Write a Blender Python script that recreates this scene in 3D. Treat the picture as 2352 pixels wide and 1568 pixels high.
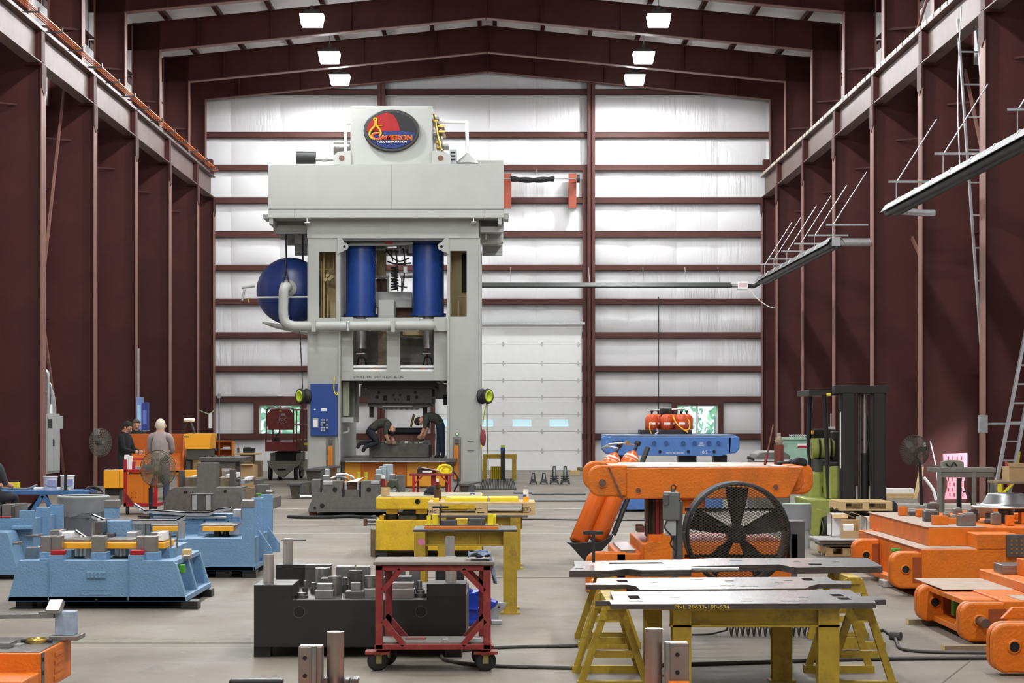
import bpy, bmesh, math, random
from mathutils import Vector, Matrix, Quaternion
random.seed(7)
for o in list(bpy.data.objects): bpy.data.objects.remove(o, do_unlink=True)
SC = bpy.context.scene
COL = SC.collection
# ---------------------------------------------------------------- camera
F = 70/36*2352.0            # focal length in pixels of the 2352 x 1568 frame
VX, VY, H = 1145.0, 962.0, 1.75   # eye-level point in the frame, eye height
cam = bpy.data.cameras.new('camera'); cam.lens = 70; cam.sensor_width = 36; cam.sensor_fit = 'HORIZONTAL'
cam.shift_x = (1176-VX)/2352; cam.shift_y = (VY-784)/2352
cam.clip_end = 500
co = bpy.data.objects.new('camera', cam); COL.objects.link(co)
co.location = (0, 0, H); co.rotation_euler = (math.pi/2, 0, 0)
SC.camera = co
# ---------------------------------------------------------------- world, exposure
wd = bpy.data.worlds.new('overcast_sky'); SC.world = wd; wd.use_nodes = True
bg = wd.node_tree.nodes['Background']; bg.inputs[0].default_value = (0.70, 0.86, 1.0, 1); bg.inputs[1].default_value = 3.0
sun = bpy.data.lights.new('sun', 'SUN'); sun.energy = 15.0; sun.angle = math.radians(25); sun.color = (0.90, 0.92, 1.0)
so_ = bpy.data.objects.new('sun', sun); COL.objects.link(so_); so_.rotation_euler = Vector((-0.74, 0.38, -0.55)).to_track_quat('-Z', 'Y').to_euler(); so_.location = (40, 20, 40)
SC.view_settings.view_transform = 'Standard'; SC.view_settings.look = 'None'
SC.view_settings.gamma = 1; SC.view_settings.use_curve_mapping = False
SC.view_settings.exposure = 0.22
LAMP_W = 285.0; LAMP_DOWN = 205.0; LAMP_COL = (0.975, 0.99, 1.0)
# ---------------------------------------------------------------- helpers
def lin(c):
    r = []
    for v in c:
        v = v/255.0
        r.append(v/12.92 if v <= 0.04045 else ((v+0.055)/1.055)**2.4)
    return tuple(r)+(1.0,)
MATS = {}
def mat(name, rgb, rough=0.5, metal=0.0, var=0.12, scale=6.0, bump=0.0, bscale=60.0, dirt=None, dscale=3.0, damt=0.5, spec=0.5, stretch=None, coat=0.0):
    if name in MATS: return MATS[name]
    m = bpy.data.materials.new(name); m.use_nodes = True; nt = m.node_tree; N = nt.nodes; L = nt.links
    b = N['Principled BSDF']; b.inputs['Roughness'].default_value = rough; b.inputs['Metallic'].default_value = metal
    b.inputs['Specular IOR Level'].default_value = spec
    if coat: b.inputs['Coat Weight'].default_value = coat; b.inputs['Coat Roughness'].default_value = 0.15
    c = lin(rgb)
    tc = N.new('ShaderNodeTexCoord'); mp = N.new('ShaderNodeMapping'); L.new(tc.outputs['Object'], mp.inputs[0])
    if stretch: mp.inputs['Scale'].default_value = stretch
    nz = N.new('ShaderNodeTexNoise'); nz.inputs['Scale'].default_value = scale; nz.inputs['Detail'].default_value = 6
    L.new(mp.outputs[0], nz.inputs['Vector'])
    rp = N.new('ShaderNodeValToRGB'); L.new(nz.outputs[0], rp.inputs[0])
    rp.color_ramp.elements[0].position = 0.3; rp.color_ramp.elements[1].position = 0.7
    rp.color_ramp.elements[0].color = tuple(v*(1-var) for v in c[:3])+(1,)
    rp.color_ramp.elements[1].color = tuple(min(1, v*(1+var)) for v in c[:3])+(1,)
    out = rp.outputs[0]
    if dirt:
        n2 = N.new('ShaderNodeTexNoise'); n2.inputs['Scale'].default_value = dscale; n2.inputs['Detail'].default_value = 10; n2.inputs['Roughness'].default_value = 0.7
        L.new(tc.outputs['Object'], n2.inputs['Vector'])
        r2 = N.new('ShaderNodeValToRGB'); r2.color_ramp.elements[0].position = 0.5; r2.color_ramp.elements[1].position = 0.72
        r2.color_ramp.elements[0].color = (0,0,0,1); r2.color_ramp.elements[1].color = (damt,)*3+(1,)
        L.new(n2.outputs[0], r2.inputs[0])
        mx = N.new('ShaderNodeMix'); mx.data_type = 'RGBA'
        L.new(r2.outputs[0], mx.inputs[0]); L.new(out, mx.inputs[6]); mx.inputs[7].default_value = lin(dirt)
        out = mx.outputs[2]
    L.new(out, b.inputs['Base Color'])
    if bump:
        n3 = N.new('ShaderNodeTexNoise'); n3.inputs['Scale'].default_value = bscale; n3.inputs['Detail'].default_value = 3
        L.new(mp.outputs[0], n3.inputs['Vector'])
        bp = N.new('ShaderNodeBump'); bp.inputs['Strength'].default_value = bump; bp.inputs['Distance'].default_value = 0.02
        L.new(n3.outputs[0], bp.inputs['Height']); L.new(bp.outputs[0], b.inputs['Normal'])
    MATS[name] = m; return m
def emit(name, rgb, s):
    if name in MATS: return MATS[name]
    m = bpy.data.materials.new(name); m.use_nodes = True; b = m.node_tree.nodes['Principled BSDF']
    b.inputs['Base Color'].default_value = lin(rgb); b.inputs['Emission Color'].default_value = lin(rgb); b.inputs['Emission Strength'].default_value = s
    MATS[name] = m; return m
def glass(name, rgb=(235,245,245), alpha=0.25, rough=0.03):
    if name in MATS: return MATS[name]
    m = bpy.data.materials.new(name); m.use_nodes = True; b = m.node_tree.nodes['Principled BSDF']
    b.inputs['Base Color'].default_value = lin(rgb); b.inputs['Roughness'].default_value = rough; b.inputs['Alpha'].default_value = alpha
    MATS[name] = m; return m
class MB:
    """collects shapes and links them as one mesh object"""
    def __init__(s): s.v = []; s.f = []; s.sm = []
    def add(s, vs, fs, smooth=False):
        n = len(s.v); s.v += [tuple(v) for v in vs]
        for f in fs: s.f.append(tuple(i+n for i in f)); s.sm.append(smooth)
        return s
    def box(s, x0, x1, y0, y1, z0, z1):
        if x0 > x1: x0, x1 = x1, x0
        if y0 > y1: y0, y1 = y1, y0
        if z0 > z1: z0, z1 = z1, z0
        return s.add([(x0,y0,z0),(x1,y0,z0),(x1,y1,z0),(x0,y1,z0),(x0,y0,z1),(x1,y0,z1),(x1,y1,z1),(x0,y1,z1)],
              [(0,3,2,1),(4,5,6,7),(0,1,5,4),(1,2,6,5),(2,3,7,6),(3,0,4,7)])
    def bar(s, a, b, w, t=None, up=(0,0,1)):
        """rectangular bar from a to b"""
        a = Vector(a); b = Vector(b); t = t or w; d = (b-a).normalized(); u = Vector(up)
        if abs(d.dot(u)) > 0.98: u = Vector((0,1,0))
        x = d.cross(u).normalized()*w/2; z = x.cross(d).normalized()*t/2
        vs = [a-x-z, a+x-z, a+x+z, a-x+z, b-x-z, b+x-z, b+x+z, b-x+z]
        return s.add(vs, [(3,2,1,0),(4,5,6,7),(0,1,5,4),(1,2,6,5),(2,3,7,6),(3,0,4,7)])
    def cyl(s, a, b, r, r2=None, n=20, caps=True):
        a = Vector(a); b = Vector(b); r2 = r if r2 is None else r2; d = (b-a).normalized()
        u = Vector((0,0,1)) if abs(d.z) < 0.9 else Vector((1,0,0))
        x = d.cross(u).normalized(); y = d.cross(x).normalized(); vs = []
        for c, q in ((a, r), (b, r2)):
            for i in range(n):
                t = 2*math.pi*i/n; vs.append(c+(x*math.cos(t)+y*math.sin(t))*q)
        s.add(vs, [(i, (i+1)%n, n+(i+1)%n, n+i) for i in range(n)], True)
        if caps: s.add(vs, [tuple(range(n-1,-1,-1)), tuple(range(n, 2*n))])
        return s
    def prism(s, pts, y0, y1):
        """polygon of (x,z) extruded from y0 to y1"""
        n = len(pts); vs = [(p[0], y0, p[1]) for p in pts]+[(p[0], y1, p[1]) for p in pts]
        return s.add(vs, [tuple(range(n)), tuple(range(2*n-1, n-1, -1))]+[(i, n+i, n+(i+1)%n, (i+1)%n) for i in range(n)])
    def slab(s, pts, z0, z1):
        """polygon of (x,y) extruded from z0 to z1"""
        n = len(pts); vs = [(p[0], p[1], z0) for p in pts]+[(p[0], p[1], z1) for p in pts]
        return s.add(vs, [tuple(range(n-1,-1,-1)), tuple(range(n, 2*n))]+[(i, (i+1)%n, n+(i+1)%n, n+i) for i in range(n)])
    def xprism(s, pts, x0, x1):
        """polygon of (y,z) extruded from x0 to x1"""
        n = len(pts); vs = [(x0, p[0], p[1]) for p in pts]+[(x1, p[0], p[1]) for p in pts]
        return s.add(vs, [tuple(range(n-1,-1,-1)), tuple(range(n, 2*n))]+[(i, (i+1)%n, n+(i+1)%n, n+i) for i in range(n)])
    def tube(s, pts, r, n=8, sub=1):
        P = [Vector(p) for p in pts]
        if sub > 1 and len(P) > 2:
            Q = []
            for i in range(len(P)-1):
                p0 = P[max(i-1,0)]; p1 = P[i]; p2 = P[i+1]; p3 = P[min(i+2,len(P)-1)]
                for k in range(sub):
                    t = k/sub
                    Q.append(0.5*((2*p1)+(p2-p0)*t+(2*p0-5*p1+4*p2-p3)*t*t+(3*p1-p0-3*p2+p3)*t**3))
            P = Q+[P[-1]]
        vs = []; x = None; m = len(P)
        for i, p in enumerate(P):
            d = (P[min(i+1,m-1)]-P[max(i-1,0)]).normalized()
            if x is None:
                u = Vector((0,0,1)) if abs(d.z) < 0.9 else Vector((1,0,0)); x = d.cross(u).normalized()
            else:
                x = (x-d*x.dot(d)); x = x.normalized() if x.length > 1e-6 else Vector((1,0,0))
            y = d.cross(x)
            rr = r[i] if isinstance(r, (list,tuple)) else r
            for k in range(n):
                t = 2*math.pi*k/n; vs.append(p+(x*math.cos(t)+y*math.sin(t))*rr)
        fs = [(i*n+k, i*n+(k+1)%n, (i+1)*n+(k+1)%n, (i+1)*n+k) for i in range(m-1) for k in range(n)]
        s.add(vs, fs, True); s.add(vs, [tuple(range(n-1,-1,-1)), tuple(range((m-1)*n, m*n))])
        return s
    def lathe(s, prof, c=(0,0,0), axis='z', n=24):
        """profile of (r, h) around an axis"""
        vs = []; c = Vector(c)
        for r, h in prof:
            for k in range(n):
                t = 2*math.pi*k/n; a, b = r*math.cos(t), r*math.sin(t)
                p = (a,b,h) if axis == 'z' else ((h,a,b) if axis == 'x' else (b,h,a))
                vs.append(c+Vector(p))
        m = len(prof)
        s.add(vs, [(i*n+k, i*n+(k+1)%n, (i+1)*n+(k+1)%n, (i+1)*n+k) for i in range(m-1) for k in range(n)], True)
        return s
    def ball(s, c, r, n=12, m=8):
        rx, ry, rz = r if isinstance(r, (tuple,list)) else (r,r,r)
        vs = [(c[0], c[1], c[2]-rz)]
        for i in range(1, m):
            ph = -math.pi/2+math.pi*i/m
            for k in range(n):
                t = 2*math.pi*k/n
                vs.append((c[0]+rx*math.cos(ph)*math.cos(t), c[1]+ry*math.cos(ph)*math.sin(t), c[2]+rz*math.sin(ph)))
        vs.append((c[0], c[1], c[2]+rz)); e = len(vs)-1
        fs = [(0, 1+(k+1)%n, 1+k) for k in range(n)]
        for i in range(m-2):
            fs += [(1+i*n+k, 1+i*n+(k+1)%n, 1+(i+1)*n+(k+1)%n, 1+(i+1)*n+k) for k in range(n)]
        fs += [(1+(m-2)*n+k, 1+(m-2)*n+(k+1)%n, e) for k in range(n)]
        return s.add(vs, fs, True)
    def plate(s, x0, x1, z0, z1, holes, y0, y1):
        """upright plate with rectangular holes (x0,x1,z0,z1)"""
        xs = sorted({x0,x1}|{v for h in holes for v in h[:2] if x0 < v < x1}); zs = sorted({z0,z1}|{v for h in holes for v in h[2:] if z0 < v < z1})
        for i in range(len(xs)-1):
            for j in range(len(zs)-1):
                cx = (xs[i]+xs[i+1])/2; cz = (zs[j]+zs[j+1])/2
                if not any(h[0] < cx < h[1] and h[2] < cz < h[3] for h in holes):
                    s.box(xs[i], xs[i+1], y0, y1, zs[j], zs[j+1])
        return s
    def mesh(s, name, m=None):
        me = bpy.data.meshes.new(name); me.from_pydata(s.v, [], s.f)
        me.polygons.foreach_set('use_smooth', s.sm)
        if m: me.materials.append(m)
        bm = bmesh.new(); bm.from_mesh(me); bmesh.ops.recalc_face_normals(bm, faces=bm.faces); bm.to_mesh(me); bm.free()
        me.update(); return me
    def build(s, name, m, parent=None, bev=0, loc=None, rot=None):
        return link(name, s.mesh(name, m), parent, bev, loc, rot)
def link(name, me, parent=None, bev=0, loc=None, rot=None):
    o = bpy.data.objects.new(name, me); COL.objects.link(o)
    if parent: o.parent = parent
    if loc: o.location = loc
    if rot: o.rotation_euler = rot
    if bev:
        b = o.modifiers.new('bevel', 'BEVEL'); b.width = bev; b.segments = 2; b.limit_method = 'ANGLE'; b.angle_limit = math.radians(40); b.harden_normals = False
    return o
def tag(o, label, cat, group=None):
    o['label'] = label; o['category'] = cat
    if group: o['group'] = group
    return o
def struct(o, label=None):
    o['kind'] = 'structure'
    if label: o['label'] = label
    return o
def empty(name, loc=(0,0,0), rz=0):
    o = bpy.data.objects.new(name, None); COL.objects.link(o); o.location = loc; o.rotation_euler = (0,0,rz); o.empty_display_size = 0.2
    return o
def tree(o, parent=None):
    """copy a thing with its parts and sub-parts"""
    c = o.copy(); COL.objects.link(c); c.parent = parent
    for ch in [x for x in bpy.data.objects if x.parent == o]: tree(ch, c)
    return c
def fx(px, Y): return (px-VX)*Y/F
def fz(py, Y): return H-(py-VY)*Y/F
def flY(py): return F*H/(py-VY)
class T:
    """a thing; its parts are measured in picture pixels at a depth dy behind its front"""
    def __init__(s, name, label, cat, px, Y, z=0.0, group=None, kind=None):
        s.Y = Y; s.o = Vector((fx(px, Y), Y, z)); s.e = empty(name, s.o); tag(s.e, label, cat, group)
    def l(s, px, py, dy=0.0):
        Y = s.Y+dy; return Vector((fx(px, Y), Y, fz(py, Y)))-s.o
    def box(s, name, m, x0, x1, y0, y1, d0=0.0, d1=0.5, par=None, bev=0.006):
        a = s.l(x0, y1, d0); b = s.l(x1, y0, d0)
        if s.o.z+a.z < 0.004: a.z = 0.0-s.o.z
        return MB().box(a.x, b.x, d0, d1, a.z, b.z).build(name, m, par or s.e, bev)
    def poly(s, name, m, pts, d0=0.0, d1=0.5, par=None, bev=0.006):
        q = [s.l(p[0], p[1], d0) for p in pts]
        return MB().prism([(p.x, max(p.z, -s.o.z)) for p in q], d0, d1).build(name, m, par or s.e, bev)
    def vcyl(s, name, m, px, y0, y1, r, d=0.0, par=None, r2=None, n=24, bev=0.003):
        """upright cylinder; r in pixels at its own depth"""
        a = s.l(px, y1, d); b = s.l(px, y0, d); k = (s.Y+d)/F
        return MB().cyl(a, b, r*k, (r2 if r2 is not None else r)*k, n).build(name, m, par or s.e, bev)
    def disc(s, name, m, px, py, r, d0, d1, par=None, n=24, bev=0):
        """cylinder along the view depth"""
        a = s.l(px, py, d0); k = (s.Y+d0)/F
        return MB().cyl(a, (a.x, d1, a.z), r*k, None, n).build(name, m, par or s.e, bev)
    def tube(s, name, m, pts, r, par=None, n=8, sub=4):
        return MB().tube([s.l(*p) for p in pts], r, n, sub).build(name, m, par or s.e)
    def text(s, name, m, txt, px, py, hpx, d, wpx=None, par=None, rot=(math.pi/2,0,0), thick=0.004, align='CENTER', shear=0):
        k = (s.Y+d)/F
        return text(name, m, txt, s.l(px, py, d), hpx*k, wpx*k if wpx else None, par or s.e, rot, thick, align, shear)
def text(name, m, txt, loc, h, w=None, par=None, rot=(math.pi/2,0,0), thick=0.004, align='CENTER', shear=0, bold=0.0):
    cu = bpy.data.curves.new(name, 'FONT'); cu.body = txt; cu.align_x = align; cu.size = 1; cu.extrude = 0.0; cu.shear = shear; cu.offset = bold; cu.resolution_u = 3
    t = bpy.data.objects.new(name, cu); COL.objects.link(t)
    dg = bpy.context.evaluated_depsgraph_get(); dg.update()
    me = bpy.data.meshes.new_from_object(t.evaluated_get(dg)); bpy.data.objects.remove(t, do_unlink=True)
    if len(me.vertices) == 0: return None
    xs = [v.co.x for v in me.vertices]; ys = [v.co.y for v in me.vertices]
    W = max(xs)-min(xs); Hh = max(ys)-min(ys); cx = (max(xs)+min(xs))/2 if align == 'CENTER' else min(xs); cy = (max(ys)+min(ys))/2
    kx = (w/W) if w else h/Hh; ky = h/Hh
    for v in me.vertices: v.co = ((v.co.x-cx)*kx, (v.co.y-cy)*ky, 0)
    bm = bmesh.new(); bm.from_mesh(me)
    r = bmesh.ops.extrude_face_region(bm, geom=bm.faces[:])
    bmesh.ops.translate(bm, verts=[g for g in r['geom'] if isinstance(g, bmesh.types.BMVert)], vec=(0,0,thick))
    bmesh.ops.recalc_face_normals(bm, faces=bm.faces); bm.to_mesh(me); bm.free()
    me.materials.clear(); me.materials.append(m)
    o = link(name, me, par); o.location = loc; o.rotation_euler = rot
    return o
# ---------------------------------------------------------------- materials
oxide = mat('red_oxide_steel', (66,30,27), 0.6, 0, 0.16, 1.2, 0.05, 30, dirt=(98,56,48), dscale=0.8, damt=0.25, spec=0.25)
oxide_l = mat('lit_oxide_steel', (124,84,74), 0.5, 0, 0.12, 2.5, 0.05, 40)  # red oxide lightened, painting in the light that catches the flanges
girt_m = mat('lit_girt_oxide', (84,48,42), 0.55, 0, 0.12, 1.5, spec=0.3)  # lit copy of the red oxide for end-wall steel near the lamps
primer = mat('orange_primer', (150,64,38), 0.5, 0, 0.1)
insul_roof = mat('roof_insulation_facing', (228,227,225), 0.6, 0, 0.06, 2)
press_grey = mat('press_grey_paint', (170,172,166), 0.45, 0, 0.04, 2.0, dirt=(165,165,155), dscale=1.2, damt=0.25)
press_blue = mat('press_blue_paint', (30,66,138), 0.35, 0, 0.10, 3.0, 0.03, 20)
beige = mat('beige_interior', (188,168,122), 0.6, 0, 0.1, 2)
steel = mat('machined_steel', (150,148,145), 0.32, 0.85, 0.12, 14, 0.04, 80)
steel_d = mat('dark_machined_steel', (96,95,93), 0.42, 0.6, 0.14, 10, 0.05, 60)
chrome = mat('chromed_post', (190,188,184), 0.27, 0.7, 0.06, 5)
copper_post = mat('bronzed_post', (150,138,130), 0.28, 0.7, 0.12, 8)
die_grey = mat('cast_grey_die', (104,101,97), 0.55, 0.2, 0.13, 12, 0.25, 70, dirt=(135,130,122), dscale=9, damt=0.3)
die_black = mat('machined_black_die', (48,47,45), 0.45, 0.4, 0.12, 3, 0.04, 40, dirt=(66,64,60), dscale=2, damt=0.3)
die_blue = mat('light_blue_casting', (110,147,179), 0.5, 0, 0.07, 5, 0.35, 55)
die_mblue = mat('mid_blue_casting', (78,122,190), 0.45, 0, 0.08, 6, 0.3, 50)
orange = mat('orange_casting', (218,112,10), 0.48, 0, 0.10, 3, 0.28, 45, dirt=(142,84,36), dscale=2.2, damt=0.6)
orange_p = mat('orange_painted_sheet', (216,118,16), 0.45, 0, 0.07, 3)
amber = mat('amber_painted_sheet', (250,172,36), 0.4, 0, 0.05, 3)
yellow = mat('yellow_casting', (222,182,30), 0.5, 0, 0.10, 5, 0.25, 45, dirt=(120,98,30), dscale=4, damt=0.5)
yellow_w = mat('worn_yellow_steel', (172,143,36), 0.55, 0, 0.2, 5, 0.12, 30, dirt=(74,64,34), dscale=5, damt=0.85)
yellow_b = mat('bright_yellow', (236,214,30), 0.5, 0, 0.06)
red = mat('red_paint', (170,26,34), 0.4, 0, 0.1)
red_w = mat('worn_red_paint', (130,34,34), 0.5, 0, 0.15, 5, 0.06, 30, dirt=(150,98,60), dscale=8, damt=0.6)
dark_red = mat('dark_red_paint', (120,24,28), 0.45, 0, 0.12)
black = mat('black_rubber', (30,30,30), 0.6, 0, 0.15)
black_m = mat('black_painted_steel', (38,38,38), 0.42, 0.2, 0.15, 4, 0.03, 30)
dark = mat('dark_recess', (22,21,20), 0.8)
white = mat('white_paint', (232,232,230), 0.5, 0, 0.03)
paper = mat('white_paper', (240,240,238), 0.8, 0, 0.02)
grey = mat('grey_enamel', (165,168,168), 0.45, 0, 0.05)
dgrey = mat('dark_grey_plastic', (92,96,102), 0.5, 0, 0.06)
galv = mat('galvanised_steel', (186,188,190), 0.35, 0.7, 0.12, 12)
alu = mat('aluminium', (196,197,198), 0.32, 0.75, 0.08, 8)
wood = mat('raw_pallet_wood', (206,178,128), 0.7, 0, 0.15, 9, 0.1, 30, stretch=(1,1,6))
wood_d = mat('weathered_timber', (128,112,88), 0.75, 0, 0.2, 9, 0.12, 30)
card = mat('brown_cardboard', (178,146,104), 0.8, 0, 0.06)
green = mat('bright_green_box', (74,156,44), 0.45, 0, 0.06)
lime = mat('lime_forklift_paint', (150,158,78), 0.45, 0, 0.10, 4, 0, 0, dirt=(110,116,50), dscale=5, damt=0.5)
teal = mat('pale_green_bin', (150,186,164), 0.5, 0, 0.08)
bench_blue = mat('bench_blue_steel', (64,108,158), 0.45, 0, 0.1)
cyl_orange = mat('orange_gas_cylinder', (232,108,32), 0.25, 0, 0.06, 4, coat=0.4)
brass = mat('brass', (190,158,84), 0.3, 0.9, 0.08)
dusty = mat('dusty_tan_steel', (176,156,140), 0.6, 0.1, 0.15, 9, 0.08, 40)
rust = mat('rusty_steel', (112,80,64), 0.6, 0.3, 0.25, 12, 0.15, 40)
# ================================================================ the building
YB = 67.0; XL, XR = -10.75, 10.05; XC = -0.36; Y0 = -13.0
FR = [62.9-5.35*i for i in range(14)]
ROOF_R, SL = 14.42, 0.0987     # ridge height, slope
def roofz(x): return ROOF_R-abs(x-XC)*SL
def concrete():
    m = bpy.data.materials.new('polished_concrete'); m.use_nodes = True; nt = m.node_tree; N = nt.nodes; L = nt.links
    b = N['Principled BSDF']; b.inputs['Specular IOR Level'].default_value = 0.15
    tc = N.new('ShaderNodeTexCoord')
    def noise(sc, det, mscale=(1,1,1), rough=0.6):
        mp = N.new('ShaderNodeMapping'); mp.inputs['Scale'].default_value = mscale; L.new(tc.outputs['Object'], mp.inputs[0])
        n = N.new('ShaderNodeTexNoise'); n.inputs['Scale'].default_value = sc; n.inputs['Detail'].default_value = det; n.inputs['Roughness'].default_value = rough
        L.new(mp.outputs[0], n.inputs['Vector']); return n.outputs[0]
    def ramp(src, p0, p1, c0, c1):
        r = N.new('ShaderNodeValToRGB'); r.color_ramp.elements[0].position = p0; r.color_ramp.elements[1].position = p1
        r.color_ramp.elements[0].color = c0; r.color_ramp.elements[1].color = c1; L.new(src, r.inputs[0]); return r.outputs[0]
    a = ramp(noise(0.5, 8), 0.3, 0.72, lin((112,105,96)), lin((143,136,124)))
    s1 = ramp(noise(2.2, 12, (1,0.5,1), 0.75), 0.56, 0.72, (0,0,0,1), (0.85,0.85,0.85,1))
    mx = N.new('ShaderNodeMix'); mx.data_type = 'RGBA'; L.new(s1, mx.inputs[0]); L.new(a, mx.inputs[6]); mx.inputs[7].default_value = lin((94,88,79))
    s2 = ramp(noise(9, 6, (1,0.6,1), 0.7), 0.6, 0.7, (0,0,0,1), (0.5,0.5,0.5,1))
    m2 = N.new('ShaderNodeMix'); m2.data_type = 'RGBA'; L.new(s2, m2.inputs[0]); L.new(mx.outputs[2], m2.inputs[6]); m2.inputs[7].default_value = lin((166,159,147))
    s3 = ramp(noise(22, 5, (0.35,1.5,1), 0.65), 0.60, 0.70, (0,0,0,1), (0.45,0.45,0.45,1))
    m3 = N.new('ShaderNodeMix'); m3.data_type = 'RGBA'; L.new(s3, m3.inputs[0]); L.new(m2.outputs[2], m3.inputs[6]); m3.inputs[7].default_value = lin((84,78,70))
    L.new(m3.outputs[2], b.inputs['Base Color'])
    rr = ramp(noise(1.3, 6), 0.3, 0.7, (0.48,)*3+(1,), (0.68,)*3+(1,)); L.new(rr, b.inputs['Roughness'])
    bp = N.new('ShaderNodeBump'); bp.inputs['Strength'].default_value = 0.08; bp.inputs['Distance'].default_value = 0.01
    L.new(noise(14, 5), bp.inputs['Height']); L.new(bp.outputs[0], b.inputs['Normal'])
    return m
def facing():
    """white vinyl insulation facing with slanting wrinkles"""
    m = bpy.data.materials.new('white_insulation_facing'); m.use_nodes = True; nt = m.node_tree; N = nt.nodes; L = nt.links
    b = N['Principled BSDF']; b.inputs['Base Color'].default_value = lin((226,226,227)); b.inputs['Roughness'].default_value = 0.5
    tc = N.new('ShaderNodeTexCoord'); mp = N.new('ShaderNodeMapping'); mp.inputs['Scale'].default_value = (6,1,0.55); mp.inputs['Rotation'].default_value = (0,0.32,0)
    L.new(tc.outputs['Object'], mp.inputs[0])
    n = N.new('ShaderNodeTexNoise'); n.inputs['Scale'].default_value = 1.5; n.inputs['Detail'].default_value = 4; n.inputs['Distortion'].default_value = 0.5; L.new(mp.outputs[0], n.inputs['Vector'])
    n2 = N.new('ShaderNodeTexNoise'); n2.inputs['Scale'].default_value = 0.35; L.new(tc.outputs['Object'], n2.inputs['Vector'])
    r = N.new('ShaderNodeValToRGB'); r.color_ramp.elements[0].position = 0.48; r.color_ramp.elements[1].position = 0.66; L.new(n2.outputs[0], r.inputs[0])
    mu = N.new('ShaderNodeMath'); mu.operation = 'MULTIPLY'; L.new(n.outputs[0], mu.inputs[0]); L.new(r.outputs[0], mu.inputs[1])
    bp = N.new('ShaderNodeBump'); bp.inputs['Strength'].default_value = 0.55; bp.inputs['Distance'].default_value = 0.10
    L.new(mu.outputs[0], bp.inputs['Height']); L.new(bp.outputs[0], b.inputs['Normal'])
    return m
conc = concrete(); face_m = facing()
joint_m = mat('floor_joint_filler', (92,88,82), 0.8)
joint_l = mat('pale_floor_joint', (196,192,182), 0.6)
fl = struct(MB().box(XL, XR, Y0, YB+0.2, -0.25, 0.0).build('floor', conc))
# sawn joints and the pale trench strips across the floor
for (x0, y0, x1, y1, w, m) in [(XL,38.9,XR,38.9,0.12,joint_l),(XL,33.2,XR,33.2,0.10,joint_l),(XL,30.4,XR,30.4,0.05,joint_l),(XL,22.0,XR,22.0,0.012,joint_m),(XL,15.55,-1.2,15.55,0.012,joint_m),
                               (2.9,13.1,4.9,18.2,0.012,joint_m),(-4.6,13.0,-6.2,18.0,0.012,joint_m)]:
    MB().bar((x0,y0,0.0005), (x1,y1,0.0005), w, 0.004).build('joint_strip', m, fl)
# ---- walls
NB = [(5.98,7.38,1.16,2.41), (-8.05,-6.62,1.16,2.41)]       # window openings in the end wall
DOOR = (-2.12, 2.80, 0.0, 4.92)
def girt_z():
    return [1.16,2.41,3.43,4.56,5.69,6.83,7.95,9.08,10.18,11.28,12.72]
wb = struct(MB().plate(XL, XR, 0, 14.6, [NB[0], NB[1], DOOR], YB+0.06, YB+0.2).build('wall_back', face_m))
seams = [XL,-9.0,-7.35,-5.6,-3.93,-2.12,-0.3,1.25,2.80,4.35,5.98,7.38,9.0,XR]
zs = [0.0]+girt_z()+[13.6]
for j in range(len(zs)-1):
    for i in range(len(seams)-1):
        a, b, z0, z1 = seams[i], seams[i+1], zs[j], zs[j+1]
        cells = [(a, b, z0, z1)]
        if DOOR[0]-0.01 <= a and b <= DOOR[1]+0.01:
            if z1 <= DOOR[3]: continue
            if z0 < DOOR[3]: cells = [(a, b, DOOR[3]+0.06, z1)]
        if z0 == 1.16:
            w = NB[0] if a == 5.98 else (NB[1] if b in (-7.35,-5.6) else None)
            if a == 5.98: continue
            if b == -7.35: cells = [(a, NB[1][0], z0, z1)]
            if a == -7.35: cells = [(NB[1][1], b, z0, z1)]
        for (a, b, z0, z1) in cells:
            vs = []; nx, nz = 9, 7; bulge = random.uniform(0.05, 0.11)
            for k in range(nz+1):
                for q in range(nx+1):
                    u, v = q/nx, k/nz
                    dd = bulge*(math.sin(math.pi*v)**0.6)*(0.35+0.65*math.sin(math.pi*u)**0.4)+0.008*math.sin(u*31+v*6+i*3)*math.sin(math.pi*v)
                    vs.append((a+(b-a)*u, YB+0.05-dd, z0+(z1-z0)*v))
            MB().add(vs, [(k*(nx+1)+q, k*(nx+1)+q+1, (k+1)*(nx+1)+q+1, (k+1)*(nx+1)+q) for k in range(nz) for q in range(nx)], True).build('insulation_panel', face_m, wb)
for z in girt_z():   # Z-section girts
    segs = [(XL, DOOR[0]), (DOOR[1], XR)] if z < DOOR[3] else [(XL, XR)]
    for (a, b) in segs:
        cuts = [a]+[c for c in (-3.93, 3.1) if a < c < b]+[b]
        for a2, b2 in zip(cuts[:-1], cuts[1:]):
            sub = [(a2, b2)]
            for (c0, c1) in sub:
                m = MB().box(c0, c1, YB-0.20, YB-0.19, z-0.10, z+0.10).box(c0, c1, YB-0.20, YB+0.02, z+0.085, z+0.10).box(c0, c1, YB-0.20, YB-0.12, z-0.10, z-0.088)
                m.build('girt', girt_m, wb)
for x in (-3.93, 3.1):   # wind columns of the end wall
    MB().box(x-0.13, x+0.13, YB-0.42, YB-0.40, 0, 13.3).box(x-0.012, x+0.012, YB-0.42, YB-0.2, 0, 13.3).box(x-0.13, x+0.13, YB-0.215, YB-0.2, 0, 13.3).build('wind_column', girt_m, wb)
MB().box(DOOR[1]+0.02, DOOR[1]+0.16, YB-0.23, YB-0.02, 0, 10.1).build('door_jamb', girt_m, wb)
MB().box(DOOR[1]+0.21, DOOR[1]+0.28, YB-0.25, YB-0.20, 0, 10.1).build('door_track', galv, wb)
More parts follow.
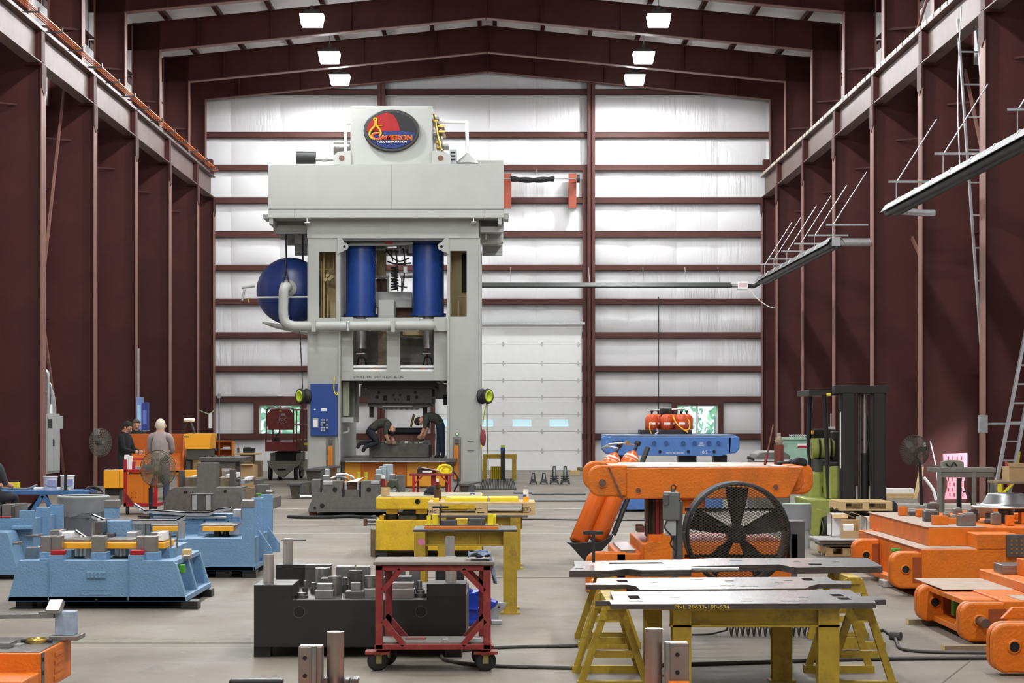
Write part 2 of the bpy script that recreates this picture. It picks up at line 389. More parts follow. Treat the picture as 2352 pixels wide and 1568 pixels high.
MB().box(DOOR[0]-0.16, DOOR[0]-0.02, YB-0.23, YB-0.02, 0, 10.1).build('door_jamb', girt_m, wb)
MB().box(DOOR[0], DOOR[1]+0.1, YB-0.24, YB-0.10, DOOR[3], DOOR[3]+0.07).build('door_header', galv, wb)
MB().box(5.35, 5.38, YB-0.24, YB-0.21, 1.2, 5.85).build('conduit', black_m, wb)
MB().tube([(-10.3,YB-0.25,2.52),(-7.2,YB-0.25,2.52)], 0.022).build('conduit', galv, wb)
MB().box(-9.42,-9.3, YB-0.3, YB-0.2, 2.45, 2.6).build('junction_box', galv, wb)
MB().tube([(-9.36,YB-0.25,2.5),(-9.36,YB-0.25,0.6)], 0.018).build('conduit', galv, wb)
for a, (x0, x1, z0, z1) in enumerate(NB):
    w = struct(empty('window_%d' % (a+1), ((x0+x1)/2, YB-0.05, z0)))
    cx = (x0+x1)/2; W = (x1-x0)/2; Hh = z1-z0-0.18
    MB().plate(-W-0.16, W+0.16, -0.02, Hh+0.18, [(-W,W,0.0,Hh)], -0.16, 0.0).build('steel_surround', girt_m, w)
    MB().plate(-W, W, 0, Hh, [(-W+0.06,-0.03,0.06,Hh-0.05),(0.03,W-0.06,0.06,Hh-0.05)], 0.0, 0.07).build('window_frame', white, w)
    gl = glass('window_glass', (170,218,220), 0.38)
    MB().box(-W+0.06,-0.03, 0.03, 0.036, 0.06, Hh-0.05).build('pane', gl, w)
    MB().box(0.03, W-0.06, 0.045, 0.051, 0.06, Hh-0.05).build('pane', gl, w)
# overhead sectional door
dr = struct(empty('door_1', (DOOR[0], YB-0.1, 0)))
door_m = mat('white_door_skin', (228,229,228), 0.42, 0, 0.02)
dz = [0.0,0.68,1.33,1.905,2.475,3.045,3.615,4.26,4.92]
hxs = [0.95,2.28,3.58,4.80]
for k in range(len(dz)-1):
    z0, z1 = dz[k], dz[k+1]
    holes = []
    if k == 2: holes = [(c-0.32,c+0.32,1.50,1.75) for c in (0.30,1.62,2.91,4.15)]
    s = MB().plate(0, DOOR[1]-DOOR[0], z0+0.005, z1-0.005, holes, 0.0, 0.05).build('door_section', door_m, dr, 0.004)
    for h in holes:
        MB().plate(h[0]-0.02, h[1]+0.02, h[2]-0.02, h[3]+0.02, [h], -0.008, 0.0).build('light_frame', white, s)
        MB().box(h[0], h[1], 0.02, 0.026, h[2], h[3]).build('light_pane', glass('door_glass', (170,214,216), 0.6), s)
    if k:
        for hx in hxs:
            MB().prism([(hx-0.05,z0),(hx,z0-0.10),(hx+0.05,z0),(hx,z0+0.10)], -0.02, 0.0).build('hinge', galv, dr)
MB().plate(0, DOOR[1]-DOOR[0], 0.0, 4.92, [(c-0.32,c+0.32,1.50,1.75) for c in (0.30,1.62,2.91,4.15)], 0.05, 0.07).build('door_backing', mat('door_back_grey', (150,150,150), .6), dr)
MB().box(0, DOOR[1]-DOOR[0], -0.01, 0.05, 0.0, 0.03).build('bottom_seal', black, dr)
# side walls, rear wall, roof
RD = (39.85, 41.46, 0.0, 2.05)     # open side door in the right wall: y0,y1,z0,z1
def side(name, x0, x1, hole):
    m = MB()
    ys = [Y0, YB+0.2] if not hole else [Y0, hole[0], hole[1], YB+0.2]
    for a, b in zip(ys[:-1], ys[1:]):
        if hole and a == hole[0]: m.box(x0, x1, a, b, hole[3], 13.6)
        else: m.box(x0, x1, a, b, 0, 13.6)
    return struct(m.build(name, face_m))
wl = side('wall_left', XL-0.2, XL, None); wr = side('wall_right', XR, XR+0.2, RD)
struct(MB().box(XL, XR, Y0-0.2, Y0, 0, 14.6).build('wall_rear', face_m))
for w, x, sg in ((wl, XL, 1), (wr, XR, -1)):
    for z in (1.2,2.6,4.0,5.5,7.0,8.5,10.2,11.6):
        for k in range(len(FR)):
            ya, yb = FR[k]-5.35+0.1, FR[k]-0.1
            if w is wr and z < RD[3]+0.1 and yb > RD[0] and ya < RD[1]: continue
            MB().box(x, x+sg*0.02, ya, yb, z-0.1, z+0.1).box(x, x+sg*0.2, ya, yb, z+0.085, z+0.1).build('girt', oxide, w)
ce = empty('ceiling'); struct(ce)
for sg in (-1, 1):
    xe = XL-0.2 if sg < 0 else XR+0.2
    MB().add([(XC,Y0-0.2,ROOF_R),(XC,YB+0.2,ROOF_R),(xe,YB+0.2,roofz(xe)),(xe,Y0-0.2,roofz(xe)),(XC,Y0-0.2,ROOF_R+0.2),(XC,YB+0.2,ROOF_R+0.2),(xe,YB+0.2,roofz(xe)+0.2),(xe,Y0-0.2,roofz(xe)+0.2)],
             [(0,1,2,3),(7,6,5,4),(0,4,5,1),(2,6,7,3),(1,5,6,2),(0,3,7,4)]).build('roof_facing', insul_roof, ce)
    for k in range(7):
        x = XC+sg*(0.24+1.5*k); z = roofz(x)
        MB().box(x-0.012, x+0.012, Y0, YB, z-0.2, z-0.005).box(x-0.06, x+0.07, Y0, YB, z-0.215, z-0.2).build('purlin', oxide, ce)
# ---- portal frames
CI_L, CI_R = -9.50, 8.80       # inner face of the crane columns
UI_L, UI_R = -9.78, 9.06       # inner face of the upper columns
RB, RD_ = 13.33, 0.80
def frame_meshes():
    P = []
    for sg, ci, ui, xw in ((-1, CI_L, UI_L, XL), (1, CI_R, UI_R, XR)):
        o = sg
        P.append(('column_web', MB().box(ci, xw-o*0.03, -0.008, 0.008, 0, 9.12).mesh('column_web', oxide)))
        P.append(('column_flange', MB().box(ci-o*0.02, ci, -0.20, 0.20, 0, 8.62).box(xw-o*0.03, xw-o*0.01, -0.2, 0.2, 0, 9.12).box(xw-o*0.19, xw-o*0.17, -0.16, 0.16, 9.12, 13.1).mesh('column_flange', oxide_l)))
        P.append(('crane_seat', MB().box(ci-o*0.03, ci+o*0.36, -0.22, 0.22, 9.10, 9.14).mesh('crane_seat', oxide)))
        P.append(('seat_plate', MB().xprism([(-0.21,8.62),(0,8.48),(0.21,8.62),(0.21,9.12),(-0.21,9.12)], ci-o*0.035, ci-o*0.005).mesh('seat_plate', oxide)))
        P.append(('girder_stiffener', MB().box(ci-o*0.01, ci+o*0.13, -0.16, -0.14, 9.18, 9.84).box(ci-o*0.01, ci+o*0.13, 0.14, 0.16, 9.18, 9.84).box(ci-o*0.012, ci-o*0.0, -0.16, 0.16, 9.18, 9.84).mesh('girder_stiffener', oxide)))
        ze = RB-abs(ui-XC)*SL
        P.append(('upper_column_web', MB().box(ui, xw-o*0.17, -0.008, 0.008, 9.12, ze+0.79).mesh('upper_column_web', oxide)))
        P.append(('upper_column_flange', MB().box(ui-o*0.02, ui, -0.16, 0.16, 9.15, ze).mesh('upper_column_flange', oxide_l)))
        P.append(('rafter_web', MB().prism([(XC,RB),(XC,RB+RD_),(xw,RB+RD_-abs(xw-XC)*SL),(xw,ze),(ui,ze)], -0.008, 0.008).mesh('rafter_web', oxide)))
        def strip(x0, x1, zo, w): return MB().add([(x0,-w,RB+zo-abs(x0-XC)*SL),(x1,-w,RB+zo-abs(x1-XC)*SL),(x1,w,RB+zo-abs(x1-XC)*SL),(x0,w,RB+zo-abs(x0-XC)*SL),(x0,-w,RB+zo+0.02-abs(x0-XC)*SL),(x1,-w,RB+zo+0.02-abs(x1-XC)*SL),(x1,w,RB+zo+0.02-abs(x1-XC)*SL),(x0,w,RB+zo+0.02-abs(x0-XC)*SL)],[(0,3,2,1),(4,5,6,7),(0,1,5,4),(1,2,6,5),(2,3,7,6),(3,0,4,7)])
        P.append(('rafter_bottom_flange', strip(XC, ui, -0.02, 0.14).mesh('rafter_bottom_flange', oxide_l)))
        P.append(('rafter_top_flange', strip(XC, xw, RD_, 0.14).mesh('rafter_top_flange', oxide)))
        st = MB()
        for q in (1.6, 3.9, 6.2, 8.3):
            x = XC+sg*q; z = RB-q*SL; st.box(x-0.012, x+0.012, -0.12, 0.12, z, z+RD_)
        P.append(('rafter_stiffener', st.mesh('rafter_stiffener', oxide)))
    P.append(('ridge_plate', MB().box(XC-0.02, XC+0.02, -0.14, 0.14, RB-0.03, RB+RD_).mesh('ridge_plate', oxide)))
    return P
FM = frame_meshes()
ords = ['last','second','third','fourth','fifth','sixth','seventh','eighth','ninth','tenth','eleventh','twelfth','thirteenth','fourteenth']
for k, y in enumerate([66.45]+FR[:13]):
    f = struct(empty('trim_%d' % (k+1), (0,y,0)))
    f['label'] = 'red oxide steel portal frame, ' + ('against the end wall' if k == 0 else ords[k]+' from the end wall')
    for n, me in FM:
        if k == 0 and n == 'girder_stiffener': continue
        link(n, me, f)
# diagonal braces and struts along the side walls
for (x, a, b) in [(-10.2,(46.8,9.6),(42.4,0.2)),(-10.22,(47.0,0.2),(41.8,8.6)),(-10.2,(36.3,9.0),(30.9,13.0)),(9.7,(41.4,9.0),(37.5,4.0)),(9.7,(47.0,10.3),(41.6,13.0)),(9.72,(41.6,3.2),(46.8,6.0))]:
    b_ = MB().bar((x,a[0],a[1]), (x,b[0],b[1]), 0.05, 0.09).build('wall_brace', oxide_l, wl if x < 0 else wr)
# flange stays
for k in range(7):
    y = FR[k]
    for sg, ci, w in ((-1, CI_L, wl), (1, CI_R, wr)):
        x0 = ci-sg*(-0.02)
        MB().bar((ci+sg*0.55, y-0.02, 8.3), (ci+sg*1.2, y-0.5, 8.3), 0.04).build('flange_stay', oxide, w)
        MB().bar((ci+sg*0.35, y-0.02, 10.9), (ci+sg*1.2, y-0.45, 10.9), 0.05).build('flange_stay', oxide, w)
# ---- crane runways
def runway(sg, ci, name, label):
    r = tag(empty(name, (ci+sg*0.13, 27.0, 9.14)), label, 'crane runway')
    a, b = Y0+0.5-27, 66.6-27
    MB().box(-0.14, 0.14, a, b, 0.0, 0.025).box(-0.008, 0.008, a, b, 0.02, 0.70).box(-0.16, 0.16, a, b, 0.68, 0.71).build('girder', girder_m, r)
    MB().box(-0.10, 0.10, a, b, 0.71, 0.74).box(-0.035, 0.035, a, b, 0.74, 0.86).build('rail', steel_d, r)
    MB().box(-0.10, 0.10, b-0.3, b, 0.74, 1.25).build('end_stop', oxide, r)
    return r, a, b
girder_m = mat('runway_girder_steel', (98,77,71), 0.5, 0, 0.18, 1.5, dirt=(84,56,50), dscale=1.2, damt=0.5)
r, a, b = runway(-1, CI_L, 'crane_runway', 'long steel crane runway with orange conductor bars along the left columns')
for k in range(4):
    MB().box(0.22+0.04*k, 0.236+0.04*k, a, b-0.6, 0.80+0.012*k, 0.82+0.012*k).build('conductor_bar', mat('orange_conductor', (232,120,40), 0.4), r)
y = a
hm = MB().box(0.06, 0.40, -0.02, 0.02, 0.77, 0.80).box(0.38, 0.42, -0.03, 0.03, 0.77, 0.87).mesh('bar_hanger', steel_d)
while y < b:
    link('bar_hanger', hm, r, 0, (0, y, 0)); y += 2.1
r2, a, b = runway(1, CI_R, 'crane_runway', 'long steel crane runway with pale rail clips along the right columns')
cm = MB().box(-0.15, -0.11, -0.24, 0.24, 0.71, 0.80).mesh('rail_clip', mat('pale_rail_clip', (190,180,165), 0.5))
y = a+0.3
while y < b:
    link('rail_clip', cm, r2, 0, (0, y, 0)); y += 0.62
# ---- high bay lamps
lens_m = emit('lamp_lens', (250,252,255), 22.0)
hous_m = mat('lamp_housing', (70,66,64), 0.5)
ly = [64.0, 60.05, 54.45]+[54.45-5.35*k for k in range(1, 12)]
lm_h = MB().box(-0.33,0.33,-0.27,0.27,0.16,0.19).box(-0.2,0.2,-0.15,0.15,0.18,0.30).box(-0.05,0.05,-0.05,0.05,0.30,0.42).mesh('housing', hous_m)
lens_me = MB().add([(-0.27,-0.22,-0.13),(0.27,-0.22,-0.13),(0.27,0.22,-0.13),(-0.27,0.22,-0.13),(-0.32,-0.26,0.16),(0.32,-0.26,0.16),(0.32,0.26,0.16),(-0.32,0.26,0.16)],[(0,3,2,1),(4,5,6,7),(0,1,5,4),(1,2,6,5),(2,3,7,6),(3,0,4,7)]).mesh('lens', lens_m)
hook = MB().cyl((0,0,0.4),(0,0,1.118),0.012,n=6).mesh('hanger', galv)
place = ['nearest the end wall', 'second from the end wall', 'third from the end wall']
for sg in (-1, 1):
    for k, y in enumerate(ly):
        x = XC+sg*4.74
        lab = 'glowing white high bay lamp in the %s row, %s' % ('left' if sg < 0 else 'right', place[k] if k < 3 else ords[k]+' from the end wall')
        t = tag(empty('high_bay_lamp', (x, y, 12.62)), lab, 'lamp', 'high bay lamps')
        link('housing', lm_h, t); link('lens', lens_me, t); link('hanger', hook, t)
        la = bpy.data.lights.new('lamp_light', 'SPOT'); la.spot_size = math.radians(179); la.spot_blend = 0.08; la.shadow_soft_size = 0.16; la.energy = LAMP_W; la.color = LAMP_COL
        lo = bpy.data.objects.new('lamp_light', la); COL.objects.link(lo); lo.parent = t; lo.location = (0,0,-0.30)
        la = bpy.data.lights.new('lamp_downlight', 'AREA'); la.shape = 'RECTANGLE'; la.size = 0.5; la.size_y = 0.4; la.energy = LAMP_DOWN; la.color = LAMP_COL
        lo = bpy.data.objects.new('lamp_downlight', la); COL.objects.link(lo); lo.parent = t; lo.location = (0,0,-0.14)
# ---- outdoors seen through the windows and the side door
gd = struct(MB().box(-60, 60, YB+0.3, 140, -0.4, -0.15).box(XR+0.25, 60, -20, YB+0.3, -0.4, -0.15).build('ground', mat('grass_ground', (108,132,84), 0.9, 0, 0.2, 2)))
leaf = mat('tree_leaves', (96,142,92), 0.8, 0, 0.35, 3)
bark = mat('tree_bark', (90,76,62), 0.9)
def tree_out(x, y, h, w, label):
    t = tag(empty('leafy_tree', (x,y,-0.15)), label, 'tree', 'trees outside')
    MB().cyl((0,0,0),(0,0,h*0.5),0.16,0.09,10).build('trunk', bark, t)
    m = MB()
    for i in range(420):
        th = random.uniform(0, 6.28); zz = random.uniform(0.12, 1.0); rr = w*math.sqrt(random.random())*(1.05-zz*0.75)
        c = Vector((rr*math.cos(th), rr*math.sin(th), h*zz)); d = Vector((random.gauss(0,1),random.gauss(0,1),random.gauss(0,1))).normalized(); e = d.orthogonal().normalized(); s = random.uniform(0.12,0.28)
        m.add([c-d*s, c+e*s*0.6, c+d*s, c-e*s*0.6], [(0,1,2,3)])
    o = m.build('foliage', leaf, t); o['kind'] = 'stuff'
tree_out(9.0, 82, 6.0, 2.3, 'green leafy tree outside the right end wall window')
tree_out(-9.2, 86, 4.2, 1.9, 'green leafy tree outside the left end wall window')
tree_out(7.6, 96, 4.5, 2.2, 'distant green tree outside the right end wall window')
# ================================================================ the big press
pr = T('hydraulic_press', 'huge pale grey hydraulic press with two blue cylinders and a round company sign', 'press', 905, 51.0)
PG = press_grey
def up(x0, x1, slot):
    a = pr.l(x0, 1119); b = pr.l(x1, 545); h0 = pr.l(slot[0], slot[3]); h1 = pr.l(slot[1], slot[2])
    MB().plate(a.x, b.x, 0, b.z, [(h0.x, h1.x, h0.z, h1.z)], 0, 0.06).build('upright_front', PG, pr.e)
    m = MB().box(a.x, a.x+0.05, 0.06, 5.6, 0, b.z).box(b.x-0.05, b.x, 0.06, 5.6, 0, b.z).box(a.x+0.05, b.x-0.05, 1.05, 1.1, 0, b.z).box(a.x+0.05, b.x-0.05, 5.5, 5.6, 0, b.z)
    m.build('upright_body', PG, pr.e)
    MB().box(a.x+0.06, b.x-0.06, 1.0, 1.045, h0.z-0.15, h1.z+0.15).box(b.x-0.075, b.x-0.055, 0.07, 1.0, h0.z-0.15, h1.z+0.15).box(a.x+0.055, a.x+0.075, 0.07, 1.0, h0.z-0.15, h1.z+0.15).build('upright_lining', beige, pr.e)
up(707, 782, (733, 771, 578, 730)); up(1027, 1103, (1034, 1072, 576, 727))
for (x0, x1, y0, y1) in [(777, 782, 690, 1119), (1027, 1032, 690, 1100), (706, 708.5, 560, 1119), (1101, 1104, 560, 1110)]:
    pr.box('edge_rib', PG, x0, x1, y0, y1, -0.05, 0)
for (x, y0, y1, r) in [(744, 580, 735, .035), (738, 600, 735, .02), (752, 676, 735, .022), (1053, 690, 735, .02)]:
    pr.tube('inner_pipe', beige, [(x, y0, .6), (x, y1, .6)], r)
pr.tube('inner_pipe', beige, [(733, 618, .6), (766, 618, .6), (766, 580, .6)], .016, sub=1)
pr.tube('inner_pipe', beige, [(1053, 682, .6), (1072, 682, .6)], .016)
for q in ((752, 632), (757, 640), (748, 641), (762, 636)):
    pr.disc('gauge', beige, q[0], q[1], 4, .4, .6)
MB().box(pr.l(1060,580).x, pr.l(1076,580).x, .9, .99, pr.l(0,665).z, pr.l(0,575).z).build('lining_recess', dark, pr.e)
# crown
pr.box('crown_beam', PG, 705, 1101, 502, 547, -0.04, 5.6)
pr.box('crown_recess', steel_d, 781, 1024, 545, 553, 0.05, 3.0)
pr.box('nameplate', PG, 893, 905, 514, 536, -0.05, -0.04)
for sx, x0, cx in ((1, 775, 791), (-1, 1031, 1014)):
    q = [(x0, 545), (x0+sx*10, 547)]+[(cx+sx*9*math.sin(t), 566-9*math.cos(t)) for t in [math.pi*k/8 for k in range(9)]]+[(cx-sx*2, 577), (x0+sx*6, 580), (x0, 586)]
    e = pr.poly('eye_plate', PG, q if sx > 0 else q[::-1], -0.06, 0.02)
    pr.disc('eye_hole', dark, cx, 566, 3.2, -0.065, 0.0, par=e)
# platform on top
pr.box('hood_panel', PG, 615, 898.6, 378, 480, -0.5, 6.2)
pr.box('hood_panel', PG, 899, 1157, 376, 480, -0.5, 6.2)
for x0, x1 in ((615, 676.4), (677, 1113), (1113.8, 1157)):
    pr.box('fascia_panel', PG, x0, x1, 481, 499.5, -0.5, 6.2)
pr.box('fascia_gap', dark, 616, 1156, 479, 482, -0.48, 6.1)
zb = pr.l(0, 500, -.5).z
def beam(x0, x1, d, h, w=.12, par=None):
    MB().box(x0, x1, d, d+w, zb-h, zb).build('platform_beam', PG, pr.e)
xa = pr.l(615,0,-.5).x; xb = pr.l(1157,0,-.5).x; ul = pr.l(707,0).x; ur = pr.l(1103,0).x
for d in (0.6, 2.2, 4.0, 6.0):
    beam(xa+0.02, ul, d, .30 if d < 6 else .42); beam(ur, xb-0.02, d, .30 if d < 6 else .42)
for x in (xa+.03, xb-.15):
    MB().box(x, x+.10, -.45, 6.1, zb-.16, zb).build('edge_channel', PG, pr.e)
for x0, x1, y0, y1, d in ((1103, 1156, 520, 533, .1), (1103, 1154, 546, 558, .8), (1151, 1156, 500, 556, .2), (1115, 1119, 522, 550, .4), (677, 707, 532, 560, 1.4), (635, 707, 516, 530, .5)):
    pr.box('hanging_bracket', PG, x0, x1, y0, y1, d, d+.35)
for cx, cy in ((705, 505), (1088, 503)):
    m = MB(); a = pr.l(cx, cy, -.5)
    m.box(a.x-.065, a.x+.065, -.48, 5, a.z+.055, a.z+.07).box(a.x-.065, a.x+.065, -.48, 5, a.z-.07, a.z-.055).box(a.x-.01, a.x+.01, -.48, 5, a.z-.06, a.z+.06)
    m.build('i_beam', white, pr.e)
for x0, x1, y0, y1 in ((603, 616, 492, 497), (604, 616, 497, 502), (1157, 1170, 489, 494), (1158, 1168, 494, 503)):
    pr.box('end_bracket', PG, x0, x1, y0, y1, -.2, .6)
# head box and sign
hb = pr.box('head_box', PG, 805, 993, 243, 378, 0.2, 3.6)
for sx, x0, x1, cx in ((1, 766, 806, 785), (-1, 1035, 992, 1012)):
    q = [(x1, 378), (x0, 378)]+[(x0+sx*18-sx*18*math.cos(t), 364-16*math.sin(t)) for t in [math.pi/2*k/6 for k in range(7)]]+[(x1, 346)]
    e = pr.poly('lifting_lug', PG, q, 0.1, 0.3); pr.disc('lug_hole', rust, cx, 363, 6.5, 0.09, 0.2, par=e)
sg_ = pr.l(899.5, 301, 0.16); k = 51.16/F
def oval(rx, rz, y0, y1, n=48):
    return MB().prism([(sg_.x+rx*math.cos(2*math.pi*i/n), sg_.z+rz*math.sin(2*math.pi*i/n)) for i in range(n)], y0, y1)
sign = oval(64*k, 48.5*k, 0.06, 0.2).build('sign_rim', mat('sign_black', (16,16,18), 0.4), pr.e, 0.02)
oval(57*k, 42*k, 0.045, 0.07).build('sign_face', mat('sign_charcoal', (28,28,32), 0.7), sign)
sred = mat('sign_red', (150,12,16), 0.7); sblue = mat('sign_blue', (22,42,104), 0.7); syel = mat('sign_yellow', (230,170,22), 0.5); sori = mat('sign_orange_red', (206,52,22), 0.5)
def inside(ptsf, y0, y1, name, m, zmax=None, zmin=None):
    MB().prism([(sg_.x+p[0]*k, sg_.z+p[1]*k) for p in ptsf], y0, y1).build(name, m, sign)
n = 40; red_pts = []; 
for i in range(n+1):
    t = math.radians(183)+(math.radians(100)-math.radians(183))*i/n
    red_pts.append((56*math.cos(t), 41*math.sin(t)))
red_pts += [(4, 36), (12, 25), (17, 12), (20, -1)]
inside(red_pts, 0.035, 0.05, 'sign_red_field', sred)
bl = [(56*math.cos(t), 41*math.sin(t)) for t in [math.radians(188+ (352-188)*i/n) for i in range(n+1)]]+[(50, -4), (20, -1), (-20, -2), (-45, -6)]
inside(bl, 0.032, 0.047, 'sign_blue_field', sblue)
for i in range(7):
    x = -36+i*12; inside([(x, -2.5), (x+.9, -2.5), (x*1.25+.9, -34+abs(x)*.35), (x*1.25, -34+abs(x)*.35)], 0.028, 0.04, 'sign_grid_line', mat('sign_navy', (28,48,110), 0.4))
def scal(pts, r=0.028): MB().tube([(sg_.x+p[0]*k, 0.02, sg_.z+p[1]*k) for p in pts], r, 6, 3).build('caliper_leg', syel, sign)
scal([(-36,22),(-38,10),(-47,0),(-50,-10),(-45,-18),(-38,-20)]); scal([(-35,22),(-33,10),(-26,1),(-24,-8),(-28,-13)]); scal([(-37,22),(-40,25),(-37,28),(-33,26),(-35,22)], .02); scal([(-33,11),(-20,11)], .012)
def stext(s, x, y, h, w, m, thick, yy, bold=0.0):
    text('sign_lettering', m, s, (sg_.x+x*k, yy, sg_.z+y*k), h*k, w*k, sign, (math.pi/2,0,0), thick, 'CENTER', 0, bold)
stext('C', -36, -13, 18.5, 22, syel, .01, .027, .05); stext('C', -36, -13, 16.5, 19.5, sori, .012, .02, .03)
stext('AMERON', 11, -16.5, 12.5, 74, syel, .01, .027, .05); stext('AMERON', 11, -16.5, 11, 72, sori, .012, .02, .02)
stext('TOOL CORPORATION', 1, -26.5, 4.6, 68, paper, .012, .02, .02)
# machinery on the hood
def hcyl(name, m, x0, x1, y, r, d, par=None):
    a = pr.l(x0, y, d); b = pr.l(x1, y, d); return MB().cyl(a, b, r*(51+d)/F, None, 24).build(name, m, par or pr.e, .004)
mt = hcyl('pump_motor', black_m, 681, 725, 361, 16, 1.0); hcyl('motor_shaft', steel, 725, 766, 366, 4, 1.0, mt); hcyl('coupling', galv, 739, 752, 364, 8, 1.0, mt)
hcyl('wrapped_duct', mat('foil_wrap', (120,118,114), .35, .5, .3, 14), 767, 804, 340, 16, 1.6)
pr.tube('vent_pipe', white, [(806, 282, .8), (797, 283, .8), (794, 287, .8), (794, 350, .8)], .045, sub=3)
pr.tube('vent_pipe', white, [(990, 281, .8), (1066, 281, .8), (1072, 285, .8), (1073, 352, .8)], .045, sub=3)
pr.vcyl('vent_cowl', PG, 1073, 352, 376, 3, .8, r2=3); a = pr.l(1073, 376, .8)
MB().lathe([(0.02, .27), (.1, .2), (.28, .05), (.30, 0)], a).build('vent_hood', PG, pr.e)
for i in range(13):
    x = 994+random.uniform(0, 22)*(0.3+i/13); y = 268+i*6.2
    pr.box('valve_block', brass if i % 2 else steel, x, x+random.uniform(8, 15), y, y+5, .4+random.uniform(0, .8), 1.6)
pr.tube('valve_pipe', brass, [(997, 262, .6), (1003, 300, .5), (1014, 345, .5)], .03)
pr.tube('valve_pipe', steel, [(1000, 268, .9), (1012, 300, .9), (1018, 360, .9)], .03)
pr.box('junction_cabinet', grey, 1033, 1049, 343, 376, .5, .9); 
for y in (348, 356, 364): pr.box('louvre', dark, 1035, 1046, y, y+4, .49, .5)
pr.box('cooler_box', PG, 1090, 1156, 368, 378, 1.5, 3)
# blue cylinders
def cyl_blue(x, r, y0, y1):
    c = pr.vcyl('main_cylinder', press_blue, x, y0, y1, r, .95, n=40)
    pr.vcyl('cylinder_flange', press_blue, x, y1-2, y1+5, r+5, .95, par=c, n=40)
    pr.vcyl('cylinder_cap', steel_d, x, 545, y0+1, r+2, .95, par=c, n=40)
    pr.vcyl('ram', chrome, x, y1+5, 800, 12, .95, par=c)
cyl_blue(829, 34, 556, 723); cyl_blue(983.5, 36, 553, 722)
pr.tube('header_pipe', PG, [(800, 561, .4), (880, 560, .4), (948, 558, .4)], .05)
pr.box('red_valve', red, 884, 902, 554, 560, .3, .5); pr.box('valve_body', steel, 890, 912, 548, 570, .5, .8)
for i in range(9):
    x = 872+random.uniform(0, 68); y = 550+random.uniform(0, 26)
    pr.box('valve_block', (steel, steel_d, galv)[i % 3], x, x+14, y, y+11, .9+.1*i, 1.3+.1*i)
pr.box('rear_beam', PG, 864, 946, 670, 706, 1.6, 1.9); pr.box('rear_beam', PG, 863, 893, 632, 637, 2, 2.3); pr.box('rear_beam', PG, 919, 947, 632, 637, 2, 2.3)
pr.box('rear_post', PG, 889, 893, 637, 670, 2, 2.1); pr.box('rear_post', PG, 921, 924, 637, 670, 2, 2.1)
pr.box('valve_cover', PG, 869, 906, 688, 731, .5, 1.4, bev=.03)
pr.box('oil_tank', beige, 864, 885, 575, 632, 2.2, 2.6); pr.box('rear_shroud', rust, 906, 950, 706, 731, 2, 2.1); pr.box('rear_shroud', rust, 864, 890, 640, 672, 2.4, 2.5)
coil = []
for i in range(60):
    t = i*.9; a = pr.l(906, 612+i*.9, 1.3); coil.append((a.x+.09*math.cos(t), 1.3+.09*math.sin(t), a.z))
MB().tube(coil, .022, 6).build('coiled_hose', black, pr.e)
for p in ([(886,572,1.2),(900,590,1.1),(918,600,1.2),(940,592,1.3)], [(890,600,1.2),(910,606,1.0),(944,604,1.2)], [(905,560,.9),(912,600,1.0),(909,640,1.1),(914,668,1.2)], [(926,570,1),(930,610,1),(924,668,1)], [(884,580,1.1),(897,575,1.0),(902,600,1.1)], [(900,640,1.1),(912,655,1.2),(935,660,1.2)]):
    pr.tube('hydraulic_hose', black, p, .02)
pr.vcyl('pressure_switch', white, 931, 612, 626, 5, 1.0)
# slide
sl = pr.l(782, 875, .2)
def hz(x0, x1, y0, y1, d=.2): a = pr.l(x0, y1, d); b = pr.l(x1, y0, d); return (a.x, b.x, a.z, b.z)
o = hz(783, 1027, 732, 874)
MB().plate(*o, [hz(811, 888, 745, 853), hz(919, 996, 745, 853)], .2, .32).build('slide', PG, pr.e, .004)
MB().box(o[0], o[1], .32, 4.2, o[2], o[2]+.15).box(o[0], o[0]+.1, .32, 4.2, o[2], o[3]).box(o[1]-.1, o[1], .32, 4.2, o[2], o[3]).build('slide_body', PG, pr.e)
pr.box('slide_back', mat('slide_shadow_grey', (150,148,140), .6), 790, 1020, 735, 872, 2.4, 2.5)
pr.box('slide_inner_box', wood_d, 868, 892, 752, 860, 1.6, 2.2); pr.box('slide_inner_box', beige, 925, 985, 758, 770, 1.6, 2.2)
for x in (829, 981):
    pr.vcyl('guide_rod', rust, x, 762, 838, 2.6, .9); pr.box('rod_clamp', steel, x-11, x+9, 810, 813, .8, 1.0); pr.tube('drain_hose', black, [(x-8, 838, .9), (x-4, 820, .8), (x+8, 822, .8), (x+12, 838, .9)], .02)
for x0, x1 in ((811, 888), (919, 996)):
    for y in (842, 851): pr.tube('safety_rail', white, [(x0, y, .3), (x1, y, .3)], .035, sub=1)
    pr.box('orange_bracket', orange_p, x0+45, x0+56, 844, 848, .5, .6)
pr.box('slide_top_rail', PG, 844, 963, 729, 741, .0, .2); pr.box('slide_top_rail', PG, 783, 811, 728, 760, .05, .2); pr.box('slide_top_rail', PG, 996, 1028, 728, 760, .05, .2); pr.box('pipe_tray', white, 846, 960, 757, 760, -.1, .15)
pr.text('stroke_lettering', mat('black_ink', (30,30,30), .7), 'STROKE 36IN', 832.5, 866, 6, .199, 40, thick=.003)
pr.text('shut_height_lettering', MATS['black_ink'], 'SHUT HEIGHT 48-72IN', 893, 866, 6, .199, 66, thick=.003)
